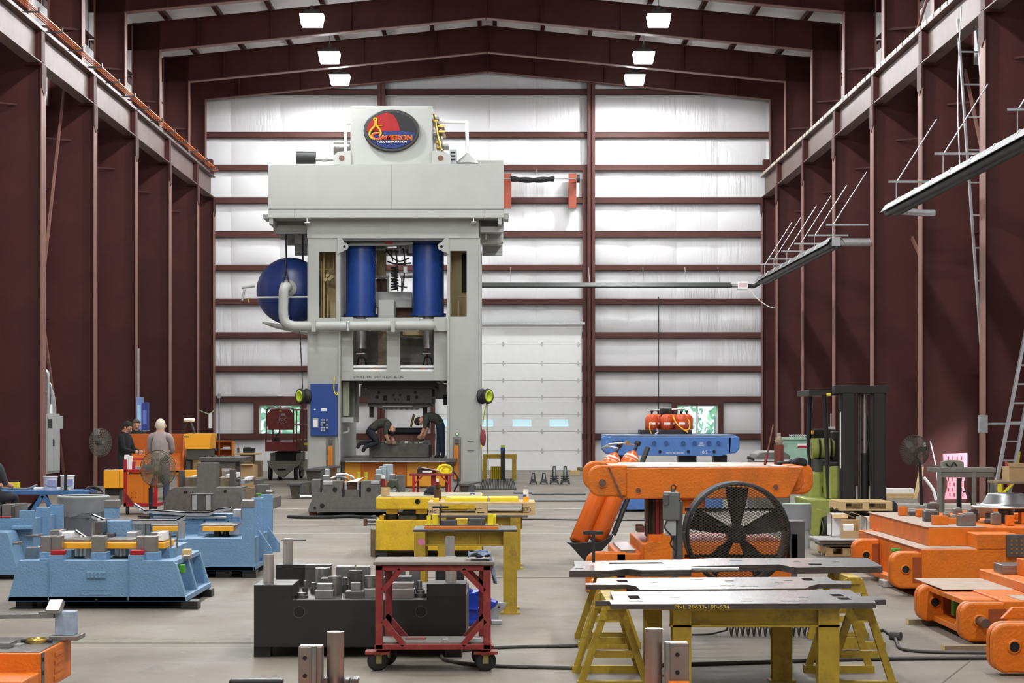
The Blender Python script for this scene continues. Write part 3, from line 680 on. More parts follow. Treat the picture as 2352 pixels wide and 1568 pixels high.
# upper bolster and upper die
pr.box('upper_bolster', black_m, 832, 1000, 876, 891, .9, 3.6)
pr.box('upper_bolster', black_m, 800, 1010, 872, 877, .6, 3.6)
ud = pr.box('upper_die', mat('upper_die_steel', (74,70,66), .55, .3, .2, 6), 842, 992, 890, 926, 1.0, 3.4)
for x, y, r in ((866, 912, 4), (870, 901, 3.5), (957, 912, 4), (954, 901, 3.5), (904, 907, 3), (919, 907, 3), (907, 917, 1.8), (915, 917, 1.8)):
    pr.disc('bore', dark, x, y, r, .99, 1.05, par=ud)
for x in (884, 938): pr.box('slot', dark, x-4, x+4, 908, 920, .99, 1.05, par=ud)
pr.poly('upper_insert', steel_d, [(845, 926), (990, 926), (990, 933), (974, 935), (962, 937)]+[(958-i*6, 937+(i % 2)*3) for i in range(15)]+[(862, 935), (845, 932)], 1.2, 3.2, par=ud)
pr.box('upper_insert_bar', steel, 878, 948, 931, 935, 1.15, 1.25, par=ud)
for x in (853, 976): pr.box('guide_post', black_m, x-5, x+5, 926, 958, 1.6, 1.9)
pr.box('mesh_guard', galv, 828, 842, 883, 912, 3.9, 3.95); pr.box('mesh_guard', galv, 998, 1026, 881, 911, 3.9, 3.95)
pr.box('guard_bar', black_m, 991, 1027, 911, 916, .8, .9); pr.box('guard_bar', dark, 1018, 1027, 906, 930, .8, 1)
pr.box('slide_gib', mat('gib_green_grey', (150,154,132), .5), 787, 801, 876, 955, .6, 1.4); pr.box('slide_gib', MATS['gib_green_grey'], 803, 816, 876, 960, 1.6, 3.0); pr.box('gib_shelf', PG, 784, 812, 958, 970, .4, 2.5)
pr.tube('gib_pipe', white, [(800, 980, .8), (800, 990, .8), (788, 994, .8)], .03)
# bed
pr.box('bolster_plate', steel_d, 783, 1050, 1053, 1061, -.4, 4.6)
pr.box('bed_body', steel_d, 784, 1026, 1060, 1119, .0, 4.6)
for x0, x1, m in ((792, 829, amber), (829.4, 872, orange_p), (872.4, 934, orange_p), (934.4, 983, amber), (983.4, 1026, amber)):
    pr.box('bed_panel', m, x0, x1, 1061, 1117, -.05, .0)
for i in range(40):
    pass
pr.box('tread_nosing', galv, 793, 1024, 1058.5, 1061, -.42, -.39)
ld = pr.poly('lower_die', mat('lower_die_steel', (84,80,74), .55, .3, .25, 6), [(848, 1053), (848, 1022), (870, 1018), (975, 1018), (985, 1022), (985, 1053)], .7, 3.0)
for x in (895, 931): pr.disc('bore', dark, x, 1041, 4, .69, .75, par=ld)
pr.poly('die_gusset', MATS['lower_die_steel'], [(856, 1046), (876, 1024), (965, 1024), (982, 1040), (982, 1050), (856, 1050)], .62, .7, par=ld)
for i in range(12):
    x = 852+i*11; pr.box('die_insert', (steel, galv, steel_d)[i % 3], x, x+9, 1012+random.uniform(0, 5), 1021, .8+.15*(i % 4), 1.6, par=ld)
pr.box('workpiece', mat('dark_sheet_part', (30,30,40), .25, .4), 893, 976, 982, 996, 1.9, 2.6, bev=.04)
pr.box('workpiece_support', rust, 900, 972, 996, 1012, 2.0, 2.5)
pr.tube('brass_tool', brass, [(944, 980, 2.0), (950, 955, 2.0), (952, 952, 2.0)], .03)
# control cabinet and light curtains
cab = pr.box('control_cabinet', press_blue, 713, 775, 881, 1001, -.09, 0.02)
for y in (885, 998): pr.box('cabinet_trim', press_blue, 716, 772, y, y+1.2, -.1, -.09, par=cab)
pr.box('operator_screen', grey, 718, 731, 960, 982, -.11, -.09, par=cab); pr.box('screen_glass', white, 720, 729, 964, 980, -.115, -.11, par=cab)
pr.box('data_plate', white, 738, 750, 937.5, 944, -.1, -.09, par=cab); pr.box('data_plate', white, 721, 725, 939, 942, -.1, -.09, par=cab)
for r_ in range(5):
    for c in range(3): pr.disc('push_button', (grey, galv, black_m)[(r_*c) % 3], 738.5+c*6.2, 964+r_*6, 2.2, -.12, -.09, par=cab, n=12)
for x0, x1, y0, y1, cx in ((749, 770, 1005, 1092, 758.5), (1040, 1059, 1003, 1104, 1048)):
    lc = pr.box('light_curtain_recess', mat('recess_grey', (120,120,112), .5), x0, x1, y0, y1, -.02, .01)
    pr.box('light_curtain', orange_p, cx-5.5, cx+5.5, y0+20, y1-3, -.12, -.02, par=lc); pr.box('curtain_window', brass, cx-1.5, cx+1.5, y0+22, y1-8, -.125, -.12, par=lc); pr.box('curtain_lock', steel_d, cx-3, cx+5, y0+4, y0+15, -.06, -.02, par=lc)
pr.disc('green_sign', mat('green_ring', (40,140,70), .5), 1050, 997, 4.2, -.02, .0); pr.box('green_sign_centre', white, 1048, 1052, 995, 999, -.025, -.01)
for y in (1012, 1034): pr.box('lifting_slot', steel_d, 1073, 1089, y, y+1.2, -.012, .01)
pr.tube('signal_cable', yellow_b, [(768, 866, -.1), (767, 895, -.12), (773, 907, -.12), (776, 900, -.1)], .014)
# accumulator tank with pipe
tk = T('accumulator_tank', 'round dark blue air tank hung on chains left of the press', 'tank', 662, 51.4, z=fz(745, 51.4))
tc_ = tk.l(661, 665); R_ = 78*51.4/F
navy = mat('tank_navy', (24,46,104), .35, 0, .1, 4, 0.02, 20)
MB().lathe([(0.001,-.02),(.3*R_,.0),(.6*R_,.08),(.82*R_,.2),(.95*R_,.36),(R_,.55),(R_,3.6),(.8*R_,3.95),(0.001,4.1)], tc_, 'y', 48).build('tank_shell', navy, tk.e)
MB().lathe([(0.0,-.06),(.22,-.06),(.22,.04)], tk.l(662, 662), 'y', 28).build('inlet_flange', PG, tk.e)
br = tk.poly('tank_bracket', PG, [(603, 738), (660, 746), (706, 690), (706, 764), (690, 762), (602, 742)], .5, 3.2)
tk.disc('bracket_hole', dark, 694, 717, 3, .49, .55, par=br)
for x in (657, 695): tk.tube('hanging_chain', black_m, [(x, 538, .7), (x, 565, .7), (x+1, 600, .3)], .022)
tk.tube('sling', black_m, [(657, 590, -.05), (655, 620, -.08), (651, 650, -.1)], .018); tk.tube('sling', black_m, [(657, 618, -.08), (664, 648, -.1)], .018)
tk.tube('side_valve', PG, [(556, 660, .4), (585, 656, .4)], .04); tk.tube('side_valve', PG, [(562, 664, .4), (556, 690, .4)], .03)
tk.tube('thin_line', white, [(566, 683, -.15), (706, 682, -.15)], .022, sub=1); tk.tube('brass_cock', brass, [(570, 684, -.1), (572, 694, -.1)], .03)
pt = T('air_pipe', 'thick pale grey air pipe bent from the blue tank across the press front', 'pipe', 800, 50.75, z=fz(760, 50.75))
pp = pt.tube('pipe', PG, [(661, 660, .4), (657, 659, .1), (652, 664, -.02), (651, 690, -.02), (651, 722, -.02), (655, 738, -.02), (668, 747, -.02), (700, 749, -.02), (860, 748, -.02), (978, 747, -.02), (987, 748, .12), (988, 748, .6)], .125, n=18, sub=5)
for x, w in ((799, 4),): pt.box('pipe_coupling', galv, x-w, x+w, 736, 761, -.17, .13, bev=.03)
for x in (720, 902): pt.box('pipe_strap', PG, x-5, x+5, 737, 762, -.18, -.14); pt.box('pipe_strap', PG, x-5, x+5, 735, 738, -.18, .25)
# hose reels and a red bag on the press sides
def reel(px, side, label):
    t = T('hose_reel', label, 'hose reel', px, 50.9, z=fz(930, 50.9)); c = t.l(px, 910)
    ax = Vector((1,0,0))
    MB().lathe([(.02,-.13),(.19,-.13),(.2,-.08),(.17,-.07),(.17,.07),(.2,.08),(.19,.13),(.02,.13)], c, 'x', 28).build('drum', black, t.e)
    MB().lathe([(.0,.12*side),(.12,.135*side),(.16,.133*side),(.0,.14*side)], c, 'x', 24).build('lime_hub', mat('lime_hub', (190,214,40), .5), t.e)
    MB().box(c.x-side*.2, c.x-side*.12, c.y-.05, c.y+.05, c.z-.15, c.z+.15).build('wall_bracket', black_m, t.e)
    t.e.rotation_euler = (0,0,-side*math.radians(38)); return t
t = reel(1114, 1, 'black hose reel with lime hub on the right side of the press')
t.tube('hose', mat('lime_hose', (180,200,60), .5), [(1119, 925, 0), (1110, 955, 0), (1104, 975, .05)], .014); t.tube('hose', mat('olive_hose', (88,92,60), .5), [(1120, 925, 0), (1120, 980, 0), (1123, 1060, 0), (1124, 1090, 0)], .014)
t = reel(697, -1, 'black hose reel with lime hub on the left side of the press')
t.tube('hose', black, [(695, 925, 0), (696, 1000, 0), (698, 1060, 0)], .016); t.tube('overhead_line', black, [(695, 893, 0), (694, 760, .1)], .014)
t = T('fabric_bag', 'dark red fabric bag hanging on the right side of the press', 'bag', 1110, 50.9, z=fz(1026, 50.9))
c = t.l(1109.5, 1005); MB().ball(c, (.075,.09,.22), 14, 10).build('bag_body', mat('red_mesh_fabric', (140,62,66), .8, 0, .2, 30, .3, 60), t.e); t.tube('bag_strap', dark_red, [(1107, 990, 0), (1104, 976, .05)], .012); t.box('yellow_tip', yellow_b, 1104, 1108, 1022, 1028, -.03, .03)
# ================================================================ left side of the hall
def wheel(t, px, py, r, d, w, m=None, axis='x', hub=None, name='wheel'):
    c = t.l(px, py, d); k = (t.Y+d)/F; R = r*k
    if c.z < R+0.05-t.o.z: c.z = R-t.o.z
    o = MB().lathe([(R*.25,-w/2),(R*.8,-w/2),(R,-w*.3),(R,w*.3),(R*.8,w/2),(R*.25,w/2)], c, axis, 24).build(name, m or black, t.e)
    MB().lathe([(.001,-w*.45),(R*.6,-w*.52),(R*.62,w*.52),(.001,w*.45)], c, axis, 20).build('wheel_hub', hub or steel_d, o)
    return o
# scissor lift
t = T('scissor_lift', 'red and grey scissor lift parked left of the press', 'scissor lift', 650, 57.0)
t.box('platform_deck', dark_red, 609, 680, 1014, 1036, 0, 1.6); t.box('side_skirt', rust, 680, 707, 1010, 1036, .2, 2.2)
g = t.poly('guard_panel', red_w, [(614, 987), (614, 950), (622, 939), (665, 939), (673, 950), (673, 987)], 0, .05)
t.disc('emblem', grey, 650, 963, 10, -.012, .0, par=g); t.disc('emblem_ground', red_w, 650, 963, 9, -.016, -.01, par=g); t.text('emblem_lettering', grey, 'OTC', 650, 963, 6, -.018, 13, par=g)
t.box('notice', grey, 645, 655, 949, 955, -.01, .0, par=g); t.box('warning_label', yellow_b, 641, 647, 941, 944.5, -.01, 0, par=g); t.box('warning_label', yellow_b, 696, 706, 1016, 1022, .19, .2)
for x, d in ((613, 0), (674, 0), (627, .05), (642, .05), (681, 1.2), (690, 1.4), (698, 1.6), (705, 1.8)): t.tube('rail_post', dark_red, [(x, 940, d), (x if x > 620 else 611, 1016, d)], .022, sub=1)
t.tube('top_rail', dark_red, [(613, 941, 0), (618, 937, 0), (670, 937, 0), (675, 941, 0), (706, 940, 1.8)], .022, sub=1); t.tube('mid_rail', dark_red, [(673, 975, 0), (706, 975, 1.8)], .018, sub=1)
t.box('control_box', black_m, 629, 641, 1003, 1014, .3, .5); t.tube('joystick', black, [(634, 1003, .4), (636, 998, .4), (641, 1000, .4)], .02)
gg = mat('lift_chassis_grey', (118,118,106), .55, 0, .12)
t.box('scissor_stack', dark, 632, 680, 1037, 1060, .2, 1.6); t.box('lift_body', gg, 621, 690, 1040, 1060, .3, 1.7)
t.poly('chassis_nose', gg, [(613, 1058), (690, 1058), (688, 1066), (672, 1078), (652, 1096), (642, 1096), (616, 1068)], 0, .3)
t.box('chassis', gg, 616, 697, 1058, 1078, .3, 2.4); t.box('tow_eye', dark, 637, 656, 1076, 1080, -.02, .0); t.poly('outrigger', gg, [(678, 1046), (698, 1056), (698, 1092), (690, 1092), (690, 1060)], .6, .8)
for x, d in ((621, .35), (680, .35), (644, .5), (692, 2.0)): wheel(t, x, 1087, 15, d, .11)
# electrical cabinet on the left wall
e = tag(empty('electrical_cabinet', (-10.25, 44.05, .55)), 'tall grey electrical cabinet with conduits on the left wall', 'cabinet')
MB().box(-.45, .40, -.65, .65, 0, 1.32).build('enclosure', grey, e, .01)
MB().box(.40, .415, -.6, -.02, .05, 1.27).build('door', grey, e, .004); MB().box(.40, .415, .02, .6, .05, 1.27).build('door', grey, e, .004)
MB().box(.415, .44, -.1, -.05, .6, .75).build('handle', black_m, e)
MB().box(.0, .40, .66, 1.0, .98, 1.27).build('side_box', grey, e, .006)
for k in range(4): MB().box(.415, .425, -.55+.1*k, -.5+.1*k, 1.0, 1.2).build('vent', dark, e)
for k, (y, h, x) in enumerate(((-.2, 1.0, .33), (.1, .75, .34), (.25, .62, .34), (.4, .5, .34))):
    MB().tube([(x, y, 1.3), (x, y, 1.3+h-.2), (x-.05, y, 1.3+h-.05), (x-.2, y, 1.3+h), (x-.7, y, 1.3+h)], .045 if k == 0 else .024, 10, 3).build('conduit', galv, e)
MB().box(-.45, .3, -.62, .6, 1.75, 1.79).build('conduit_strut', galv, e)
for i, (x, y, z, r) in enumerate(((-.1, -.35, 1.875, .1), (.2, .0, 1.875, -.2))):
    b = MB().box(-.14, .14, -.14, .14, 0, .2).build('carton', (card, paper)[i], None, .004); b.location = (-10.25+x, 44.05+y, z); b.rotation_euler = (0, 0, r); tag(b, ('brown carton', 'white carton')[i]+' lying on the grey electrical cabinet', 'box')
# wall fan
def cage_fan(t, c, r, dirv, depth=.16, wire=galv, blades=3, rings=9, spokes=28, bm=None, phase=0.0):
    """wire cage with blades; c centre, dirv the way it blows"""
    d = Vector(dirv).normalized(); u = Vector((0,0,1)); x = u.cross(d).normalized(); z = d.cross(x).normalized()
    def P(a, rr, h): return c+(x*math.cos(a)+z*math.sin(a))*rr+d*h
    m = MB()
    def dome(rr): return depth*.5*(1-(rr/r)**2.2)
    for sgn in (1, -1):
        for i in range(1, rings+1):
            rr = r*i/rings; m.tube([P(2*math.pi*k/28, rr, sgn*dome(rr)) for k in range(29)], .0035 if i < rings else .008, 4)
        for k in range(spokes):
            a = 2*math.pi*k/spokes; m.tube([P(a, r*q, sgn*dome(r*q)) for q in (.12, .5, .8, 1.0)], .0032, 4)
    m.build('wire_cage', wire, t)
    b = MB()
    for k in range(blades):
        a0 = 2*math.pi*k/blades+phase; pts = []
        for i in range(7):
            q = .16+.72*i/6; wd = .28+.5*math.sin(math.pi*min(1, i/5)); 
            pts.append((P(a0-wd*.5, r*q, -.03), P(a0+wd*.5, r*q, .03)))
        vs = [p for pr_ in pts for p in pr_]; off = d*.004
        n = len(vs); vs2 = [v+off for v in vs]+[v-off for v in vs]
        fs = [(2*i, 2*i+2, 2*i+3, 2*i+1) for i in range(6)]; fs += [tuple(j+n for j in reversed(f)) for f in fs]
        b.add(vs2, fs, True)
    b.build('blades', bm or steel_d, t)
    MB().cyl(c-d*.12, c+d*.06, .07).build('motor', black_m, t)
    MB().cyl(P(0,0,dome(0)-.005), P(0,0,dome(0)+.012), r*.12).build('hub_badge', wire, t)
t = T('wall_fan', 'round wire cage fan fixed to the left steel column', 'fan', 231, 46.3, z=fz(1050, 46.3))
cage_fan(t.e, t.l(231, 1016), .33, (.75, -.65, 0), wire=mat('dull_wire', (120,118,108), .5, .4), phase=.4)
t.tube('wall_arm', black_m, [(216, 1000, .3), (226, 1012, .15)], .025); t.box('switch_box', galv, 216, 226, 984, 998, .1, .25)
# blue boxes on the left wall
for x0, x1, y0, y1, c_, lab in ((313, 325, 912, 992, (120,150,206), 'pale blue tall box against the left wall'), (326, 338.5, 924, 988, (48,62,140), 'dark blue tall box against the left wall')):
    t = T('tall_box', lab, 'box', (x0+x1)/2, 52.0, z=fz(y1, 52.0)); m = mat(lab, c_, .5, 0, .1)
    t.box('carton', m, x0, x1, y0, y1, 0, .3); t.box('printed_panel', mat(lab+'_print', tuple(min(255, v+60) for v in c_), .5), x0+2, x1-2, y0+18, y1-14, -.01, 0)
    t.box('shelf', galv, x0, x1, y1, y1+2.5, -.02, .4)
t.tube('riser_conduit', galv, [(317, 800, .3), (317, 912, .3)], .04, sub=1)
# orange hopper bins
t = T('chip_hopper', 'large dark orange open steel hopper behind the white-haired man', 'hopper', 360, 43.0)
hop = mat('shaded_hopper_orange', (186,92,12), .55, 0, .12, 4)  # orange darkened to paint in the shade inside the hopper
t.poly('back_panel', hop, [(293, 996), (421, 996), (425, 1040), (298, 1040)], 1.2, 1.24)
a = t.l(298, 1040, 1.2); b = t.l(425, 1040, 1.2); c = t.l(300, 1080, .1); d = t.l(418, 1080, .1)
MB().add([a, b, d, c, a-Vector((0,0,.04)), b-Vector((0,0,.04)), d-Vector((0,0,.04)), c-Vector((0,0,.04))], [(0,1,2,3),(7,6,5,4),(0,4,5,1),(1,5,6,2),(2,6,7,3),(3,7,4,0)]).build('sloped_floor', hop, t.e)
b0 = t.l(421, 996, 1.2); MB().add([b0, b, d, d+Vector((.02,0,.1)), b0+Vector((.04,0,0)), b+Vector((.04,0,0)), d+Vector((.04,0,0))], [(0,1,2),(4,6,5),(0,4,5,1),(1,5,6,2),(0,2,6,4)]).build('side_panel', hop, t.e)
for x in (305, 410): t.box('leg', orange_p, x-4, x+4, 1075, 1160, .15, .3)
t.box('front_beam', orange_p, 300, 418, 1080, 1090, .1, .2)
t = T('steel_hopper', 'bright amber steel hopper with tapered sides left of centre', 'hopper', 453, 43.0)
t.poly('front_panel', amber, [(421.5, 996), (485, 996), (481, 1031), (426.5, 1031)], .0, .9); t.box('base', mat('soot_grey', (74,70,64), .6), 428, 480, 1031, 1056, .05, .9); t.box('hand_slot', dark, 422, 433, 1001.5, 1004, -.004, .0)
for x in (432, 476): t.box('leg', MATS['soot_grey'], x-5, x+5, 1056, 1150, .1, .3)
t.box('tool_frame', black_m, 419, 423, 962, 996, .4, .45); t.tube('tool_frame', black_m, [(420, 996, .4), (428, 966, .4), (436, 964, .4), (447, 996, .4)], .035, sub=1); t.box('white_gloves', paper, 421, 445, 960, 968, .35, .55, bev=.03)
t = T('amber_cabinet', 'low amber steel cabinet at the left under the columns', 'cabinet', 260, 40.5)
t.box('body', amber, 238, 282, 1080, 1121, 0, .7); t.box('door_line', dark, 274, 274.8, 1082, 1120, -.004, 0); t.box('undercarriage', dark, 241, 272, 1121, 1138, .05, .6)
for i in range(8): t.box('steel_offcut', galv, 240+i*5, 244.5+i*5, 1076+random.uniform(0, 3), 1080, .1+.06*i, .3+.06*i)
for x in (244, 276): t.box('leg', steel_d, x-3, x+3, 1121, 1160, .1, .25)
t = T('amber_locker', 'small amber steel cabinet behind the left grey die', 'cabinet', 435, 41.0)
t.box('body', amber, 419, 452, 1080, 1110, 0, .5); t.box('base', dark, 421, 450, 1110, 1157, .02, .48)
# red tool cart
t = T('tool_cart', 'red steel tool cart with orange bin in front of the hopper', 'cart', 322, 36.4)
for x, d in ((287, 0), (287, .55), (357, .0), (357, .55)): t.box('corner_post', red, x-3.5, x+3.5, 1055 if x < 300 else 1079, 1163, d, d+.05)
t.tube('push_handle', red, [(286, 1053.5, .3), (330, 1053.5, .3)], .022, sub=1); t.box('top_shelf', red, 284, 361, 1078, 1084, 0, .6); t.box('bottom_shelf', red, 284, 361, 1155, 1163, 0, .6); t.box('lower_rail', red, 350, 361, 1130, 1163, -.01, .02)
bn = t.box('orange_bin', orange_p, 291, 352, 1088, 1155, .06, .55); t.box('bin_seam', dark, 326, 326.8, 1090, 1154, .055, .06, par=bn)
for x in (302, 312): 
    for y in (1132, 1142): t.disc('bin_hole', dark, x, y, 1.2, .055, .08, par=bn, n=10)
t.poly('corner_gusset', dark_red, [(288, 1130), (308, 1156), (288, 1156)], -.005, .02)
for x, d in ((293, .05), (352, .05), (293, .5), (352, .5)): wheel(t, x, 1173, 9, d, .05)
for i, (x0, x1, y0, m_) in enumerate(((285, 295, 1045, paper), (296, 303, 1047, paper), (304, 309, 1060, red), (310, 321, 1071, galv))):
    q = T(('spray_box', 'paper_box', 'red_bottle', 'parts_tray')[i], ('grey white carton', 'plain white carton', 'small red container', 'shiny metal tray')[i]+' on the red tool cart', ('box', 'box', 'bottle', 'tray')[i], (x0+x1)/2, 36.6, z=fz(1078, 36.4))
    q.box('body', m_, x0, x1, y0, 1078.2, 0, .12); q.box('top_edge', galv, x0+1, x1-1, y0-1, y0, .02, .1)
t = T('pedestal_fan', 'wire cage pedestal fan in front of the white-haired man', 'fan', 363, 35.0)
cage_fan(t.e, t.l(363, 1076), .325, (-.12, -1, .05), wire=mat('bronze_wire', (128,122,104), .45, .5), rings=13, spokes=40, phase=.9); t.box('pole', black_m, 341, 350, 1120, 1160, .1, .18)
t.vcyl('foot', black_m, 346, 1183, 1187, 30, .14); t.tube('neck', black_m, [(346, 1160, .14), (346, 1188, .14)], .03, sub=1); t.tube('tilt_arm', black_m, [(346, 1124, .14), (352, 1100, .12), (360, 1080, .1)], .025)
# shelving and bench at the far left
t = T('parts_shelf', 'orange open steel shelf unit by the left end window', 'shelf', 508, 60.5)
t.box('back', orange_p, 484, 535, 1012, 1048, .5, .53)
for x in (484, 502, 532): t.box('upright', orange_p, x, x+2.5, 1012, 1102, 0, .5)
for y in (1012, 1046, 1070): t.box('shelf_board', orange_p, 484, 535, y, y+2, 0, .5)
t.box('blue_bin', mat('bin_blue', (50,60,110), .5), 484, 500, 1029, 1035, .05, .4); t.box('tray', galv, 506, 529, 1030, 1032, -.1, .4); t.box('white_parts', paper, 512, 528, 1026, 1030, .1, .3)
t = T('wooden_bench', 'small wooden bench with clutter near the scissor lift', 'bench', 566, 60.0)
t.box('top', wood, 538, 595, 1040, 1044, 0, .7); 
for x0, x1 in ((552, 582), (584, 600)): t.box('pedestal', wood_d, x0, x1, 1044 if x0 < 580 else 1058, 1102, .1, .6)
def small(name, label, cat, px, Y, z, parts, group=None):
    q = T(name, label, cat, px, Y, z=z, group=group)
    for p in parts: q.box(*p[:2], *p[2:])
    return q
zb_ = fz(1040, 60.0)
small('machine_vise', 'black machine vise on the wooden bench', 'vise', 570, 60.2, zb_, [('body', black_m, 558, 584, 1029, 1040, 0, .3), ('jaw', steel, 560, 575, 1026, 1030, .05, .25)])
small('oil_bottle', 'small dark bottle on the wooden bench', 'bottle', 547, 60.2, zb_, [('body', mat('bottle_grey', (90,88,84), .4), 544.5, 549.5, 1028, 1040, 0, .08), ('cap', red, 546, 548, 1024, 1028, .02, .06)])
t = T('parts_bottle', 'clear bottle with green label on the floor by the scissor lift', 'bottle', 601, 54.0); t.vcyl('bottle', glass('pet', (200,225,225), .4), 601, 1099, 1111, 4, 0); t.vcyl('label', green, 601, 1103, 1108, 4.2, 0)
# grey die left
t = T('grey_die', 'rough grey steel die with a square tower beside the white-haired man', 'die', 470, 37.0)
G = die_grey
t.poly('front_wall', G, [(374, 1178), (378, 1150), (384, 1128), (402, 1119), (452, 1119), (452, 1063), (496, 1063), (496, 1119), (552, 1119), (556, 1140), (562, 1178)], 0, .5)
t.box('die_bed', G, 376, 610, 1150, 1178, .5, 3.2); t.box('rear_wall', G, 585, 615, 1113, 1150, 3.0, 3.4); t.box('rear_wall', G, 430, 560, 1118, 1150, 2.6, 3.2)
for x, y in ((426, 1130), (517, 1128)): t.disc('bore', dark, x, y, 3.6, -.01, .05)
i_ = t.box('pad_insert', steel_d, 441, 487, 1135, 1172, -.02, .05); 
for x in (441, 473): t.box('insert_strip', galv, x, x+11, 1136, 1171, -.04, -.02, par=i_)
t.box('insert_cap', galv, 438, 488, 1132.5, 1135, -.05, .05, par=i_)
for x0, x1, y0, y1, d in ((410, 419, 1081, 1119, .2), (527, 538, 1078, 1119, .5), (420, 452, 1096, 1119, .6), (498, 532, 1097, 1119, .6), (560, 582, 1120, 1150, 1.2)):
    t.box('guide_block', steel_d if x1-x0 < 15 else wood_d, x0, x1, y0, y1, d, d+.35)
for i in range(16):
    x = 425+i*10.5
    if 448 < x < 500: continue
    y = 1088+random.uniform(0, 16); t.box('steel_part', (galv, paper, steel, steel_d)[i % 4], x, x+random.uniform(5, 12), y, y+random.uniform(5, 12), 1.0+random.uniform(0, 1.4), 2.6)
for (x0, y0, x1, y1) in ((612, 1129, 628, 1130), (583, 1140, 604, 1140)): t.tube('side_pin', steel, [(x0, y0, 1.8), (x1, y1, 1.8)], .03, sub=1); t.box('pin_head', steel, x1-3, x1+1, y1-4, y1+4, 1.72, 1.88)
for y in (1136, 1139): t.box('green_wedge', green, 588+(y-1136)*2, 600+(y-1136)*2, y-3, y, 1.4, 1.5)
for x, d in ((392, .2), (545, .2), (600, 3.0)): t.box('riser_block', rust, x-8, x+8, 1170, 1190, d, d+.2)
t = T('upper_die_plate', 'dark grey die plate with small machined parts behind the grey die', 'die', 505, 41.3)
t.box('plate', steel_d, 456, 560, 1050, 1060, 0, 1.2); t.box('front_rib', G, 465, 540, 1060, 1075, .1, .3)
for i in range(10): t.vcyl('turned_part', (black_m, steel)[i % 2], 471+i*8, 1046+random.uniform(-3, 2), 1052, 3, .4+.09*i, n=12)
for x in (470, 545): t.box('stand_leg', steel_d, x-5, x+5, 1060, 1165, .3, .5)
small('brown_carton', 'brown cardboard carton behind the grey die', 'box', 575, 45, 0, [('body', card, 549, 585, 1068, 1140, 0, .6), ('flap', card, 552, 580, 1066, 1068, -.1, .3)])
small('timber_crate', 'small wooden crate beside the amber hopper', 'crate', 444, 44.5, 0, [('body', wood, 432, 456, 1052, 1140, 0, .4), ('dark_slat', dark, 438, 442, 1056, 1080, -.01, 0), ('lid', wood_d, 430, 458, 1049, 1052, -.05, .45)])
# press steps
def step(name, label, px, Y, x0, x1, y0, y1, yb, d):
    t = T(name, label, 'step', px, Y); a = t.l(x0, y1, 0); b = t.l(x1, y1, 0); s_ = .25
    MB().add([(a.x,0,a.z),(b.x,0,a.z),(b.x+s_,d,a.z),(a.x+s_,d,a.z),(a.x,0,a.z-.04),(b.x,0,a.z-.04),(b.x+s_,d,a.z-.04),(a.x+s_,d,a.z-.04)],[(0,1,2,3),(7,6,5,4),(0,4,5,1),(1,5,6,2),(2,6,7,3),(3,7,4,0)]).build('tread_plate', steel_d, t.e)
    w = b.x-a.x
    MB().prism([(a.x+.04,a.z-.04),(b.x-.02,a.z-.04),(b.x-.05,0),(a.x+w*.35,0)], .05, d*.9).build('support_plate', mat('brown_black_steel', (70,62,56), .55, .3, .25, 8), t.e); MB().box(b.x-.1, b.x+.1, .1, d, 0, a.z-.04).build('rear_support', steel_d, t.e)
step('press_step', 'tall dark steel step in front of the press left leg', 735, 45.5, 698, 736, 1060, 1077, 1130, 3.4)
step('low_step', 'low dark steel step in front of the press left leg', 685, 43.6, 660, 690, 1101, 1110, 1145, 1.9)
step('side_step', 'dark steel step in front of the press right leg', 1065, 46.8, 1050, 1078, 1098, 1111, 1130, 1.9)
# centre grey die
t = T('grey_die', 'rough grey cast die with round bores in the middle of the hall', 'die', 820, 35.6)
t.poly('front_wall', G, [(708, 1176), (708, 1168), (711, 1159), (716, 1148), (716, 1131), (742, 1131), (742, 1104), (787, 1104), (787, 1140), (829, 1140), (829, 1104), (872, 1104), (872, 1131), (932, 1131), (936, 1176)], 0, .45)
t.box('insert_plate', rust, 788, 828, 1106, 1140, .12, .3); t.box('insert_lower', G, 791, 826, 1124, 1140, .02, .12)
for x in (791, 819): t.box('wear_strip', galv, x, x+6.5, 1106, 1125, .05, .12)
for x in (786, 825.5): t.box('slot', dark, x, x+3.5, 1124, 1141, -.005, .1)
t.box('die_bed', G, 716, 932, 1133, 1176, .45, 2.2); t.box('corner_tower', G, 715, 736, 1101, 1131, .1, .5); t.box('corner_tower', G, 909, 928.5, 1091, 1131, .3, .7); t.box('nameplate', galv, 742, 764, 1104.5, 1113, -.01, 0); t.box('nameplate', galv, 852, 872, 1104.5, 1112, -.01, 0)
for x, y, r, sy in ((769, 1124, 5.2, 1), (847, 1124, 5.2, 1), (740, 1161, 5.2, 1), (723, 1166, 3, 1), (955, 1166, 3, 1)): t.disc('bore', dark, x, y, r, -.012, .06)
for x, d in ((718, .1), (925, .1), (720, 1.9), (920, 1.9)): t.box('riser_block', rust, x-8, x+8, 1174, 1188, d, d+.2)
t.tube('side_pin', steel, [(690, 1141, 1.0), (716, 1141, 1.0)], .03, sub=1)
zt = fz(1104, 35.6)
